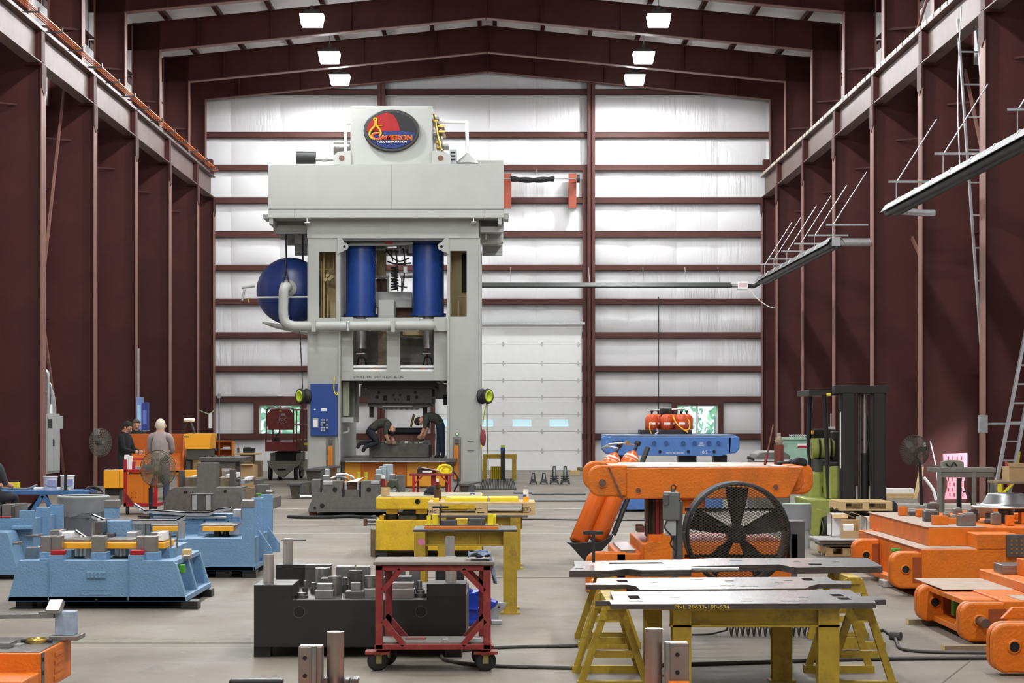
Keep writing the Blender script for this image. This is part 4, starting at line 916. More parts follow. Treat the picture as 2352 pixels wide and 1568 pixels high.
for i, (x0, x1, y0, y1, m_, d) in enumerate(((741, 757, 1092, 1104, steel, .3), (746, 756, 1077, 1093, galv, .35), (863, 876, 1078, 1104, mat('pale_blue_enamel', (158,172,178), .5), .6), (870, 887, 1072, 1104, MATS['pale_blue_enamel'], .7), (879, 902, 1067, 1104, MATS['pale_blue_enamel'], .8), (860, 880, 1090, 1104, steel, .3), (895, 908, 1089, 1104, steel, .5))):
    q = T('enclosure_box' if i in (2,3,4) else 'steel_block', ('steel block at the left end of the grey centre die', 'upright white metal strip on the grey centre die', 'shortest pale blue electrical box on the grey centre die', 'middle pale blue electrical box on the grey centre die', 'tallest pale blue electrical box on the grey centre die', 'flat steel block below the pale blue boxes', 'steel block right of the pale blue boxes')[i], 'electrical box' if i in (2,3,4) else 'block', (x0+x1)/2, 35.6+d, z=zt)
    q.box('body', m_, x0, x1, y0, 1104.5, 0, .2); q.box('lid_edge', galv, x0+1, x1-1, y0-1, y0+.5, .02, .18)
for i, pts in enumerate((((772, 1090), (792, 1088), (805, 1094), (812, 1103)), ((759, 1099), (775, 1094), (790, 1096), (800, 1102)), ((806, 1092), (812, 1098), (814, 1104)))):
    q = T('rubber_seal', ('longest', 'lower', 'short')[i]+' white curved strip lying on the grey centre die', 'strip', pts[0][0], 35.9, z=zt); q.tube('strip', (paper, galv, paper)[i], [(p[0], p[1], .05*k) for k, p in enumerate(pts)], .02); q.tube('strip_lip', galv, [(p[0]+1, p[1]+1.5, .05*k+.03) for k, p in enumerate(pts)], .012)
q = T('paper_sheet', 'curled sheet of white paper on the grey centre die', 'paper', 815, 35.55, z=zt); a = q.l(794, 1106.5); b = q.l(822, 1105); c = q.l(835, 1095.5, .3)
MB().add([a, b, c, a+Vector((.12,.32,.03)), a-Vector((0,0,.004)), b-Vector((0,0,.004)), c-Vector((0,0,.004)), a+Vector((.12,.32,.026))], [(0,1,2,3),(7,6,5,4),(0,4,5,1),(1,5,6,2),(2,6,7,3),(3,7,4,0)]).build('sheet', paper, q.e)
for x, c_ in ((824, 'left'), (841, 'right')):
    q = T('plastic_cup', c_+' small lime yellow cup on the grey centre die', 'cup', x, 36.3, z=zt); q.vcyl('cup', mat('lime_cup', (196,196,60), .5), x, 1085, 1104, 3.6, 0, n=14); q.vcyl('cup_rim', yellow_b, x, 1084, 1086, 4, 0, n=14)
q = T('cloth', 'dark green cloth hanging over the grey centre die corner', 'cloth', 902, 35.35, z=fz(1130, 35.3)); q.poly('cloth', mat('green_cloth', (66,72,54), .9, 0, .2, 20, .4, 30), [(887, 1128), (889, 1110), (894, 1103), (912, 1103), (916, 1114), (917, 1132), (913, 1126), (908, 1116), (900, 1124), (894, 1117)], 0, .2, bev=.02); q.box('fold', MATS['green_cloth'], 893, 913, 1101, 1105, .02, .3, bev=.02)
# ================================================================ light blue dies, left foreground
LB = die_blue
def bluedie(name, label, px, Y, prof, depth, ribs, inner, feet, ybot, ytop):
    t = T(name, label, 'die', px, Y)
    t.poly('end_wall', LB, prof, 0, .10)
    for d in ribs: 
        q = [t.l(p[0], p[1]) for p in prof]; MB().prism([(p.x, p.z) for p in q], d, d+.07).build('rib_wall', LB, t.e, .006)
    a = t.l(inner[0], ybot); b = t.l(inner[1], ytop); MB().box(a.x, b.x, .1, depth, a.z, b.z).build('core', LB, t.e)
    x0 = min(p[0] for p in prof); x1 = max(p[0] for p in prof); a = t.l(x0, ybot); b = t.l(x1, ybot); MB().box(a.x, b.x, .0, depth, a.z, a.z+.05).build('base_flange', LB, t.e, .006)
    for x, d in feet:
        q = t.l(x, ybot); MB().box(q.x-.075, q.x+.075, d, d+.2, 0, q.z).build('riser_block', black_m, t.e)
    return t
t = bluedie('light_blue_die', 'largest light blue cast die in the left foreground with amber plates on top', 225, 18.3,
    [(17, 1381), (42, 1287), (91, 1287), (91, 1283), (111, 1283), (111, 1274), (146, 1274), (146, 1287), (294, 1287), (294, 1274), (329, 1274), (329, 1287), (398, 1288), (404, 1296), (429, 1381)], 1.55, (.72, 1.48), (50, 388), [(50, .08), (434, .02), (60, 1.3), (420, 1.3)], 1381, 1290)
a = t.l(42, 1289); b = t.l(402, 1289); MB().box(a.x, b.x, .05, 1.5, a.z-.04, a.z).build('deck', LB, t.e)
for x0, x1 in ((146, 294),): 
    a = t.l(111, 1291); b = t.l(329, 1291)
for x in (111, 294): t.box('wall_step', LB, x-1, x+1, 1287, 1379, -.012, 0)
red_m = mat('crimson_pad', (164,14,34), .4)
for x in (116, 298): t.box('red_pad', red_m, x, x+31, 1263.5, 1274.5, .0, .12)
for x0, x1, y0, m_, d in ((93, 117, 1231, steel, .1), (117, 141, 1230, steel, .12), (210, 241, 1230, steel, .1), (313, 332, 1231, steel, .12), (330, 359, 1231, steel, .1)):
    t.box('heel_block', m_, x0, x1, y0, 1270, d, d+.13); 
for x0, x1 in ((91, 144), (209, 244), (328, 363)): t.box('heel_pad', LB, x0, x1, 1268, 1290, .08, .28)
for x0, x1, d in ((140, 211, .3), (240, 313, .3), (357, 379, .35)):
    p = t.box('amber_plate', amber, x0, x1, 1246, 1260, d, d+.55); t.box('plate_top', steel, x0+6, x1-4, 1237, 1246, d+.1, d+.5, par=p)
for x in (186, 278, 196): t.vcyl('gas_spring', chrome, x, 1258, 1279, 14, .5); 
for x in (186, 278): t.vcyl('gas_spring_base', black_m, x, 1276, 1281, 18, .5)
for i, (x0, x1, y0, y1, d) in enumerate(((114, 136, 1218, 1247, .7), (140, 165, 1222, 1248, .8), (236, 262, 1224, 1247, .8), (290, 312, 1222, 1247, .7), (345, 372, 1222, 1247, .6), (362, 376, 1222, 1242, .4), (218, 232, 1198, 1225, .6))):
    t.box('die_insert', (steel, paper, steel_d, galv)[i % 4], x0, x1, y0, y1, d, d+.3)
t.vcyl('guide_pin', steel, 220, 1198, 1246, 9, .75); t.box('blue_post', LB, 237, 296, 1196, 1287, .9, 1.2)
bx = t.box('green_box', green, 406, 423, 1297, 1316, .22, .32)
for x in (388, 405, 427, 445, 460): pass
t.box('side_shelf', LB, 365, 398, 1258, 1290, .5, 1.4); t.box('amber_clamp', wood, 417, 435, 1262, 1284, .55, .7); t.box('clamp_foot', steel, 421, 437, 1274, 1285, .5, .56)
for x in (392, 407): t.vcyl('dowel', steel, x, 1222, 1258, 2, .5, n=12)
em = t.box('cast_emblem', LB, 198, 243, 1312, 1329, -.012, 0)
for r_ in range(2):
    for c_ in range(5): t.box('emblem_block', LB, 200+c_*8.6, 206+c_*8.6, 1313.5+r_*8, 1319.5+r_*8, -.02, -.012, par=em)
t.box('tie_notch', dark, 217, 224, 1374, 1381, -.004, .02)
for y in (1352, 1362): 
    for i in range(9): t.box('cast_mark', LB, 188+i*7.6+(y-1352)*-.4, 192+i*7.6, y, y+4.5, -.006, 0)
t = bluedie('light_blue_die', 'light blue cast die with a tall end tower behind the front blue die', 430, 21.9,
    [(398, 1311), (398, 1262), (430, 1236), (555, 1236), (555, 1150), (583, 1150), (583, 1311)], 1.9, (.85, 1.8), (230, 575), [(510, .05), (572, .02), (560, 1.6), (250, .1)], 1311, 1240)
t.box('tower_cap', steel, 555.5, 583.5, 1148, 1166, -.008, .11); t.box('wear_plate', steel, 553, 556, 1158, 1192, -.01, .1)
t.box('left_tower', LB, 239, 265, 1165, 1262, .3, .55); t.box('tower_cap', steel, 238, 268, 1149, 1166, .29, .56); t.box('body_left', LB, 215, 400, 1240, 1311, .3, 1.8)
t.box('back_wall', LB, 345, 551, 1180, 1240, 1.2, 1.5); t.box('back_ledge', galv, 352, 520, 1185, 1191, 1.15, 1.3)
for i in range(7): t.disc('dowel_hole', dark, 362+i*27, 1192 if i % 2 else 1197, 1.8, 1.19, 1.25, n=12)
for x0, x1 in ((350, 408), (465, 536)):
    p = t.box('amber_plate', amber, x0, x1, 1209, 1220, .5, .9); t.box('plate_top', steel, x0-4, x1+10, 1203, 1209, .55, .9, par=p)
for x in (372, 500, 520): t.vcyl('gas_spring', black_m, x, 1219, 1236, 9, .7)
t.vcyl('guide_pin', chrome, 417, 1197, 1238, 8.5, .35); t.box('insert', steel, 300, 345, 1195, 1240, .7, 1.0); t.box('insert', steel, 318, 333, 1197, 1235, .65, .7); t.box('insert', galv, 525, 545, 1205, 1228, .6, .8); t.box('toolbox', galv, 535, 555, 1170, 1187, .9, 1.1)
for i, d in enumerate((.4, .8, 1.2)): t.box('green_wedge', green, 588, 597, 1234, 1244, .9, .95) if i == 0 else None
for d in (.45, 1.3): 
    a = t.l(583, 1236); MB().prism([(a.x,0.2),(a.x+.14,.2),(a.x+.14,.30),(a.x,.5)], d, d+.06).build('side_rib', LB, t.e)
t = bluedie('light_blue_die', 'light blue cast die cut off by the left edge of the picture', 30, 22.2,
    [(-150, 1305), (-150, 1190), (44, 1190), (44, 1172), (76, 1172), (77, 1296), (60, 1305)], 1.6, (.8, 1.5), (-140, 60), [(52, .1), (-100, .1), (40, 1.3)], 1305, 1195)
t.box('pocket_top', LB, 25, 70, 1208, 1216, -.12, .0); t.box('red_edge', red_m, -20, 24, 1186, 1188, -.01, .1)
for (x0, y0, x1, d) in ((60, 1230, 95, -.05), (8, 1247, 48, -.4)): t.tube('side_pin', steel, [(x0, y0, d), (x1, y0, d)], .018, sub=1); t.box('pin_head', steel, x1-7, x1, y0-4.5, y0+4.5, d-.03, d+.03)
t.poly('front_rib', LB, [(-60, 1320), (-60, 1222), (16, 1222), (22, 1240), (40, 1310), (40, 1320)], -.5, -.05)
for i, (x0, x1, y0) in enumerate(((4, 26, 1158), (26, 34, 1162), (34, 52, 1156), (-20, 2, 1160))): t.box('die_insert', steel_d if i % 2 else steel, x0, x1, y0, 1192, .2, .45)
q = small('steel_cube', 'bluish steel block standing on the left end of the front blue die', 'block', 73, 18.65, fz(1289, 18.35), [('block', mat('blued_steel', (108,124,136), .4, .5, .2, 8), 58, 86, 1257, 1289, 0, .15), ('chamfer', steel, 60, 84, 1256, 1257.5, .01, .14)])
# galvanised strips lying over the blue dies
def strip(label, pts, Y, w, z0, th=.012):
    t = T('bracket_rail', label, 'rail', pts[0][0], Y, z=z0, group='galvanised rails'); P = [t.l(*p) for p in pts]
    m = MB()
    for a, b in zip(P[:-1], P[1:]): m.add([a, b, b+Vector((0,w,0)), a+Vector((0,w,0)), a-Vector((0,0,th)), b-Vector((0,0,th)), b+Vector((0,w,-th)), a+Vector((0,w,-th))], [(0,1,2,3),(7,6,5,4),(0,4,5,1),(1,5,6,2),(2,6,7,3),(3,7,4,0)])
    m.build('web', galv, t.e)
    m = MB()
    for a, b in zip(P[:-1], P[1:]): m.add([a, b, b-Vector((0,0,.04)), a-Vector((0,0,.04)), a+Vector((0,.01,0)), b+Vector((0,.01,0)), b+Vector((0,.01,-.04)), a+Vector((0,.01,-.04))], [(0,1,2,3),(7,6,5,4),(0,4,5,1),(1,5,6,2),(2,6,7,3),(3,7,4,0)])
    m.build('lip', galv, t.e); a = P[0]; b = P[1]; c = a*.4+b*.6; MB().cyl((c.x,c.y-.006,c.z-.02),(c.x,c.y+.004,c.z-.02),.014,n=12).build('bolt_hole', white, t.e)
strip('longest galvanised rail lying across the rear blue die', [(307, 1156), (332, 1172), (345, 1170), (425, 1176), (480, 1176), (498, 1168), (530, 1164)], 23.0, .12, fz(1186, 23.0))
strip('galvanised rail lying between the two blue dies', [(210, 1180), (238, 1192), (405, 1193), (426, 1182)], 19.35, .08, fz(1196, 19.35))
strip('short galvanised rail lying on the front blue die', [(172, 1217), (196, 1233), (270, 1236), (376, 1234), (394, 1222)], 19.0, .08, fz(1246, 19.0))
# blue bench, bins
t = T('work_bench', 'blue steel work bench with cross braces at the left edge', 'bench', 100, 33.5)
t.box('top', bench_blue, -60, 196, 1127, 1136, 0, .9); t.box('leg', bench_blue, 3, 13, 1136, 1205, 0, .06); t.box('leg', bench_blue, 185, 194, 1136, 1205, .3, .36); t.box('leg', bench_blue, 185, 194, 1136, 1205, .8, .86)
a = t.l(98, 1137); 
for x1, d, m_ in ((60, 0, bench_blue), (142, 0, bench_blue), (45, .8, mat('bench_navy', (30,38,70), .5)), (125, .8, MATS['bench_navy'])):
    b = t.l(x1, 1200, d); MB().bar((a.x-(.0 if d == 0 else .15), d, a.z), (b.x, d, 0.02), .07, .05, up=(0,1,0)).build('brace', m_, t.e)
t.box('foot_rail', bench_blue, 3, 196, 1198, 1206, 0, .08)
zt = fz(1127, 33.5)
def bucket(x, y0, y1, r, label, stain):
    q = T('paint_bucket', label, 'bucket', x, 33.9, z=zt); q.vcyl('pail', stain, x, y0, y1, r, 0, r2=r*1.05); q.vcyl('lid', paper, x, y0-2, y0, r*1.12, 0); q.tube('wire_handle', galv, [(x-r, y0+7, -.0), (x-r*.7, y0+18, -.1), (x, y0+22, -.13), (x+r*.8, y0+16, -.1), (x+r, y0+5, 0)], .006); q.box('label_panel', mat('label_lilac', (150,156,196), .5), x-r*.5, x+r*.8, y0+7, y0+22, -.125, -.11)
bucket(116, 1095, 1127, 15, 'white paint bucket with lilac label on the blue bench', mat('bucket_lilac', (206,210,226), .5)); bucket(155, 1093, 1127, 15, 'white paint-splashed bucket behind a dark bar on the blue bench', mat('bucket_splashed', (222,220,212), .6, 0, .1, 8, dirt=(60,56,50), dscale=14, damt=.9))
q = T('steel_bar', 'dark upright bar in front of the splashed bucket', 'bar', 150, 33.7, z=zt); q.box('bar', black_m, 147, 153, 1090, 1127, 0, .04); q.box('foot', black_m, 145, 155, 1124.5, 1127.2, -.03, .08)
q = T('pry_bar', 'bent steel pry bar lying on the blue bench', 'tool', 40, 33.6, z=zt); q.tube('bar', galv, [(-6, 1114, 0), (8, 1120, 0), (60, 1122, 0), (76, 1117, 0), (85, 1113, 0)], .018); q.tube('handle', steel_d, [(-6, 1114, 0), (-14, 1112, 0)], .022)
q = T('paper_roll', 'long white roll lying on the blue bench', 'roll', 110, 34.0, z=zt); a = q.l(78, 1122.5); b = q.l(145, 1122.5); MB().cyl(a, b, .033).build('roll', paper, q.e); MB().cyl(b, b+Vector((.01,0,0)), .012).build('roll_core', dark, q.e)
q = small('tool_case', 'small yellow and black case on the blue bench', 'case', 31, 34.0, zt, [('case', yellow_b, 20, 42, 1108, 1121, 0, .14), ('frame', black_m, 21, 41, 1103, 1108, .03, .1), ('case_foot', black_m, 24, 36, 1121, 1127.2, .02, .12)])
q = T('hose_coil', 'black coiled hose on the blue bench end', 'hose', 210, 33.9, z=fz(1136, 33.9)); q.tube('coil', black, [(196, 1125, 0), (205, 1118, .1), (225, 1120, .2), (236, 1131, .1), (226, 1134, -.05), (205, 1132, -.05), (198, 1126, .1), (212, 1120, .25), (230, 1126, .3)], .02); q.box('hose_hook', black_m, 190, 200, 1124, 1134, .05, .12)
t = T('trash_bin', 'large grey rubbish bin lined with a clear plastic bag', 'bin', 192, 29.5)
t.vcyl('bin_body', dgrey, 192, 1141, 1234, 54, 0, r2=56, n=32, bev=0); k_ = 29.5/F
c = t.l(192, 1140); bagm = glass('clear_bag', (150,154,160), .6, .22)
prof = []; n = 40; m = MB(); vs = []
for j, (rr, zz) in enumerate(((57.5, 0), (58.5, 3), (57.5, 8), (59, 18), (58.5, 30), (58, 40))):
    for i in range(n):
        a = 2*math.pi*i/n; w_ = rr+(2.2*math.sin(a*9+j)+1.6*math.sin(a*21+j*2))*(j/4); dz_ = (zz+(2*math.sin(a*6)-9*math.cos(a) if j == 5 else (-4*math.cos(a) if j == 4 else 0)))*k_
        vs.append((c.x+w_*k_*math.cos(a), c.y+w_*k_*math.sin(a), c.z-dz_))
m.add(vs, [(j*n+i, j*n+(i+1)%n, (j+1)*n+(i+1)%n, (j+1)*n+i) for j in range(5) for i in range(n)], True); m.build('bag_skirt', bagm, t.e)
MB().lathe([(56*k_,0),(58.5*k_,.01),(59*k_,.03),(57*k_,.04),(55*k_,.03)], (c.x, c.y, c.z-.02), 'z', 36).build('rim', mat('rim_grey', (190,194,190), .4), t.e)
t.box('bin_handle', dgrey, 168, 206, 1182, 1190, -.36, -.32)
small('navy_bin', 'dark navy steel bin between the blue dies and the rubbish bin', 'bin', 106, 29.8, 0, [('body', mat('navy_steel', (36,36,86), .5), 76, 137, 1178, 1245, 0, .6), ('rim', MATS['navy_steel'], 74, 139, 1175, 1179, -.02, .62)])
# ================================================================ orange die in the bottom left corner
t = T('orange_die', 'orange cast die cut off by the bottom left corner', 'die', 60, 12.2)
xr = fx(93, 12.2); o0 = t.o
def w(x, y, z): return Vector((x, y, z))-o0
m = MB(); pts = [(-4.2, 12.2), (-2.806, 12.2), (-2.806, 12.36), (-2.80, 13.05), (-4.2, 13.05)]
m.slab([(p[0]-o0.x, p[1]-o0.y) for p in pts], .07, .315); m.build('body', orange, t.e, .008)
m = MB().box(-4.2-o0.x, -2.81-o0.x, -.45, 0, .07, .2); m.build('front_ledge', orange, t.e, .01)
MB().box(-4.2-o0.x, -2.82-o0.x, .03, .83, .315, .322).build('top_plate', steel, t.e, .003)
MB().box(-2.812-o0.x, -2.803-o0.x, .02, .10, .07, .312).build('wear_strip', steel_d, t.e)
for i in range(3): MB().cyl((-2.81-o0.x,.06,.11+.08*i),(-2.798-o0.x,.06,.11+.08*i),.014,n=14).build('cap_screw', black_m, t.e)
for i in range(4): MB().box(-2.803-o0.x, -2.796-o0.x, .35+.01*i, .62-.01*i, .10+.05*i, .125+.05*i).build('cast_mark', orange, t.e)
for x, y in ((-3.0, .2), (-3.0, .7), (-4.0, .3)): MB().box(x-o0.x-.06, x-o0.x+.06, y-.06, y+.06, 0, .07).build('riser_block', black_m, t.e)
ztop = .322
def onl(name, label, cat, parts_fn): 
    e = tag(empty(name, (-3.0, 12.6, ztop)), label, cat); parts_fn(e); return e
onl('steel_block', 'pale blue-grey block standing on the bottom left orange die', 'block', lambda e: (MB().box(.13, .255, .28, .40, .03, .18).build('block', mat('chalky_blue', (156,170,186), .6, 0, .15, 18), e, .004), MB().box(.10, .29, .24, .46, 0, .03).build('base_plate', steel, e, .003)))
onl('brass_ring', 'brass ring lying on the bottom left orange die', 'ring', lambda e: (MB().lathe([(.05,0),(.07,0),(.07,.022),(.055,.026),(.05,0)], (.05,.12,0.004), 'z', 32).build('ring', brass, e), MB().cyl((-.05,.12,.012),(-.02,.12,.012),.012).cyl((.12,.12,.012),(.15,.12,.012),.012).build('grip', black, e)))
onl('steel_plate', 'flat steel plate near the brass ring', 'plate', lambda e: (MB().box(-.35, -.04, -.2, -.02, 0, .035).build('plate', steel, e, .003), MB().box(-.16, .0, -.12, -.0, 0, .012).build('shim', galv, e)))
e = tag(empty('clamp_arm', (-3.3, 12.85, .322)), 'long steel clamp arm reaching over the bottom left orange die', 'clamp')
MB().slab([(-.5,-.1),(.42,.02),(.47,.10),(.40,.17),(-.5,.14)], .14, .172).build('arm', steel, e, .003); MB().box(-.3, .05, -.2, -.02, .10, .135).build('lower_arm', rust, e, .003)
MB().xprism([(-.02,.172),(.06,.172),(.16,.23),(.10,.255),(-.02,.2)], .38, .47).build('finger', steel, e, .003); MB().box(.33, .42, .0, .09, .172, .185).build('clamp_pad', steel, e, .002); MB().cyl((.375,.04,.185),(.375,.04,.2),.012,n=6).build('bolt', black_m, e); MB().box(-.2, -.05, -.15, .1, 0, .14).build('post', black_m, e)
# ================================================================ black die
t = T('black_die', 'dark machined steel die with chrome guide posts beside the red cart', 'die', 826, 14.6)
DB = die_black
t.poly('shoe', DB, [(583, 1486), (583, 1343), (672, 1343), (672, 1377), (980, 1377), (980, 1340), (1070, 1340), (1070, 1486)], 0, .32, bev=.004)
a = t.l(583, 1486); b = t.l(1070, 1377); MB().box(a.x, b.x, .32, 1.55, a.z, b.z-.0).build('bed', DB, t.e, .004)
MB().box(a.x, t.l(672,0).x, .32, .5, b.z, t.l(0,1343).z).build('heel', DB, t.e)
a2 = t.l(633, 1324, 1.28); b2 = t.l(700, 1297, 1.28); MB().box(a2.x, b2.x, 1.28, 1.55, b.z-.01, b2.z).build('rear_heel', DB, t.e, .003)
a3 = t.l(1000, 1324, 1.28); b3 = t.l(1065, 1297, 1.28); MB().box(a3.x, b3.x, 1.28, 1.55, b.z-.01, b3.z).build('rear_heel', DB, t.e, .003)
for x, y in ((687, 1405), (967, 1404)): t.disc('bore_rim', steel_d, x, y, 13.6, -.002, .05, n=32); t.disc('lifting_bore', dark, x, y-.3, 12.4, -.004, .05, n=32)
for x, y in ((652, 1369), (1002, 1369)): t.disc('dowel_hole', dark, x, y, 2, -.002, .02, n=12)
gp = t.vcyl('guide_post', chrome, 617, 1272, 1343.5, 12, .16, n=32); gp = t.vcyl('guide_post', chrome, 1036, 1277, 1341, 13, .16, n=32); t.vcyl('guide_post', chrome, 662, 1236, 1298, 11, 1.4, n=32); t.vcyl('guide_post', chrome, 1034, 1232, 1298, 11, 1.4, n=32)
t.tube('bore_pin', steel_d, [(645, 1240.5, 1.3), (703, 1240, 1.3)], .006, sub=1)
for x in (600, 1040): 
    for d in (.05, 1.3): q = t.l(x, 1486); MB().box(q.x-.06, q.x+.06, d, d+.15, 0, q.z).build('riser_block', black_m, t.e)
ins = [(676, 707, 1362, 1371, .12), (723, 766, 1355, 1368, .15), (792, 836, 1358, 1369, .15), (836, 866, 1352, 1366, .18), (897, 952, 1352, 1366, .15), (952, 980, 1356, 1364, .2),
       (727, 763, 1340, 1356, .17), (752, 784, 1324, 1358, .35), (736, 762, 1328, 1344, .5), (805, 828, 1338, 1358, .25), (836, 862, 1323, 1355, .3), (801, 832, 1311, 1352, .5), (722, 756, 1305, 1345, .75), (900, 950, 1338, 1353, .2), (905, 945, 1324, 1340, .5), (955, 972, 1334, 1358, .3),
       (694, 706, 1334, 1348, .4), (712, 728, 1338, 1350, .5), (784, 800, 1326, 1346, .6), (772, 815, 1300, 1316, 1.1), (700, 760, 1297, 1310, 1.2), (818, 850, 1300, 1318, 1.1), (870, 930, 1299, 1320, 1.0), (880, 898, 1325, 1345, .6), (940, 965, 1305, 1330, .9)]
ctop = t.l(0,1377).z
for i, (x0, x1, y0, y1, d) in enumerate(ins):
    a = t.l(x0, y1, d); b = t.l(x1, y0, d); w_ = b.x-a.x; n_ = .08+.04*(i % 3); m_ = (steel, steel, steel_d)[i % 3]
    if i in (7, 11, 12, 10):
        MB().cyl(((a.x+b.x)/2, d+w_/2, ctop-.005), ((a.x+b.x)/2, d+w_/2, b.z), w_/2, None, 28).build('round_insert', m_, t.e, .004)
    elif i in (0, 5, 15, 16, 17, 18):
        q = MB().cyl(((a.x+b.x)/2, d+w_/2, ctop-.005), ((a.x+b.x)/2, d+w_/2, (b.z+ctop)/2), w_/2, None, 20).build('spring_seat', steel_d, t.e); MB().cyl(((a.x+b.x)/2, d+w_/2, (b.z+ctop)/2), ((a.x+b.x)/2, d+w_/2, b.z), w_/3, None, 20).build('spring_pin', steel, q)
    else: MB().box(a.x, b.x, d, d+n_, ctop-.005, b.z).build('die_insert', m_, t.e, .004)
# ================================================================ red cart
t = T('rolling_table', 'red steel rolling table with worn wooden top and black casters', 'table', 1000, 13.75)
RW = red_w; tabw = mat('worn_grey_board', (120,112,102), .7, 0, .18, 8, .1, 40, stretch=(1,6,1))
t.box('table_top', tabw, 857, 1136, 1290, 1298, -.02, .50, bev=.004); 
for x, d in ((862, 0), (1110, 0), (877, .42), (1098, .42)):
    w_ = 17 if d == 0 else 16; a = t.l(x, 1492); b = t.l(x+w_, 1298); MB().box(a.x, b.x, d, d+.05, a.z, t.l(0,1298).z).build('leg', RW, t.e, .003)
for d in (0, .42): t.box('top_rail', RW, 862, 1129, 1298, 1311, d, d+.04); t.box('bottom_rail', RW, 862, 1129, 1479, 1492, d, d+.04)
a = t.l(862, 1298); b = t.l(1129, 1311)
for x in (a.x, b.x-.05): MB().box(x, x+.05, .05, .42, b.z, a.z).box(x, x+.05, .05, .42, t.l(0,1492).z, t.l(0,1480).z).build('side_rail', RW, t.e)
for d in (.005, .425):
    for p, q in (((880, 1356), (920, 1308)), ((1062, 1308), (1112, 1358)), ((880, 1426), (928, 1482)), ((1062, 1482), (1114, 1424))):
        A = t.l(*p); B = t.l(*q); MB().bar((A.x, d+.02, A.z), (B.x, d+.02, B.z), .035, .05, up=(0,1,0)).build('corner_brace', RW, t.e)
t.box('lower_shelf', tabw, 872, 1120, 1474, 1480, .04, .42)
for x0, x1, y in ((930, 978, 1465), (1015, 1030, 1466), (1085, 1105, 1465)): t.box('scrap_strip', dark_red if x0 < 1000 else galv, x0, x1, y, y+5, .2, .3)
for x, d, ax in ((866, .05, (1,.35)), (1115, .05, (1,.1)), (880, .39, (1,.3)), (1105, .39, (1,.2))):
    pl_ = t.l(x, 1494, 0); zt2 = pl_.z; X = pl_.x
    cp = MB().box(X-.085, X+.085, d-.03, d+.12, zt2-.03, zt2-.008).build('caster_plate', red_w, t.e, .003)
    th = math.atan2(ax[1], ax[0]); r_ = .073
    wv = MB().lathe([(.02,-.022),(r_*.8,-.024),(r_,-.014),(r_,.014),(r_*.8,.024),(.02,.022)], (0,0,0), 'y', 28).build('wheel', black, t.e, 0, (X-.0, d+.03, r_), (0,0,th))
    MB().box(-.02, .02, -.035, -.027, -.02, zt2-.03-r_).box(-.02, .02, .027, .035, -.02, zt2-.03-r_).box(-.03, .03, -.035, .035, zt2-.04-r_, zt2-.03-r_).build('fork', mat('olive_fork', (140,128,70), .5, .2), wv, .004); MB().cyl((0,-.04,0),(0,.04,0),.01,n=12).build('axle', steel, wv)
# rag on the cart
q = T('shop_rag', 'crumpled blue-grey rag hanging over the cart corner', 'rag', 1105, 13.95, z=fz(1290, 13.75))
m = MB(); vs = []; nx, ny = 22, 14; random.seed(3)
for j in range(ny+1):
    for i in range(nx+1):
        u, v = i/nx, j/ny; s_ = u*.30; x = -.09+min(s_, .155)+max(0, s_-.155)*.25; z = .014+.03*abs(math.sin(u*9+v*3))*(1-u*.6)+.02*math.sin(v*11+u*5)*.5+.012 if s_ < .165 else .01-(s_-.165)*1.25
        if s_ >= .165: x += .012*math.sin(v*9+u*7)
        vs.append((x, -.14+v*.26*(1-.25*u), z))
m.add(vs, [(j*(nx+1)+i, j*(nx+1)+i+1, (j+1)*(nx+1)+i+1, (j+1)*(nx+1)+i) for j in range(ny) for i in range(nx)], True); o = m.build('cloth', mat('denim_rag', (112,122,142), .9, 0, .25, 14, .3, 40), q.e); so = o.modifiers.new('thick', 'SOLIDIFY'); so.thickness = .004
MB().tube([(-.05,0,.055),(0,.03,.06),(.04,-.01,.055)], .012, 6, 4).build('fold', MATS['denim_rag'], q.e)
# blue fender and sheet parts behind the cart
q = T('sheet_metal_fender', 'glossy blue pressed sheet metal fender on the floor behind the red cart', 'fender', 1105, 16.9)
bf = mat('glossy_blue', (24,60,170), .12, .2, .05, 3, coat=.6)
m = MB(); vs = []; prof = [(1066, 1352), (1078, 1348), (1086, 1356), (1100, 1352), (1116, 1358), (1130, 1376), (1146, 1380), (1140, 1392), (1126, 1402), (1118, 1430), (1100, 1437), (1066, 1436)]
q.poly('panel', bf, prof, .0, .05, bev=.02); q.poly('return_flange', bf, [(1066, 1436), (1066, 1424), (1118, 1424), (1112, 1437)], -.09, .0, bev=.015); q.poly('bead', bf, [(1066, 1400), (1066, 1394), (1120, 1398), (1118, 1404)], -.03, .0, bev=.012); q.disc('mounting_hole', white, 1101, 1397, 3.2, -.012, .02); q.disc('hole_boss', bf, 1101, 1397, 7, -.008, .02)
q.box('foot_block', black, 1066, 1110, 1436, 1440, -.05, .2)
q = T('sheet_bracket', 'bare galvanised sheet bracket on the floor right of the blue fender', 'bracket', 1142, 17.0); q.poly('bracket', galv, [(1120, 1438), (1124, 1400), (1136, 1382), (1165, 1384), (1160, 1394), (1146, 1408), (1144, 1438)], .05, .09); q.box('foot_flange', galv, 1128, 1152, 1424, 1438, -.08, .05); q.disc('bolt_hole', dark, 1146, 1394, 2.5, .04, .06)
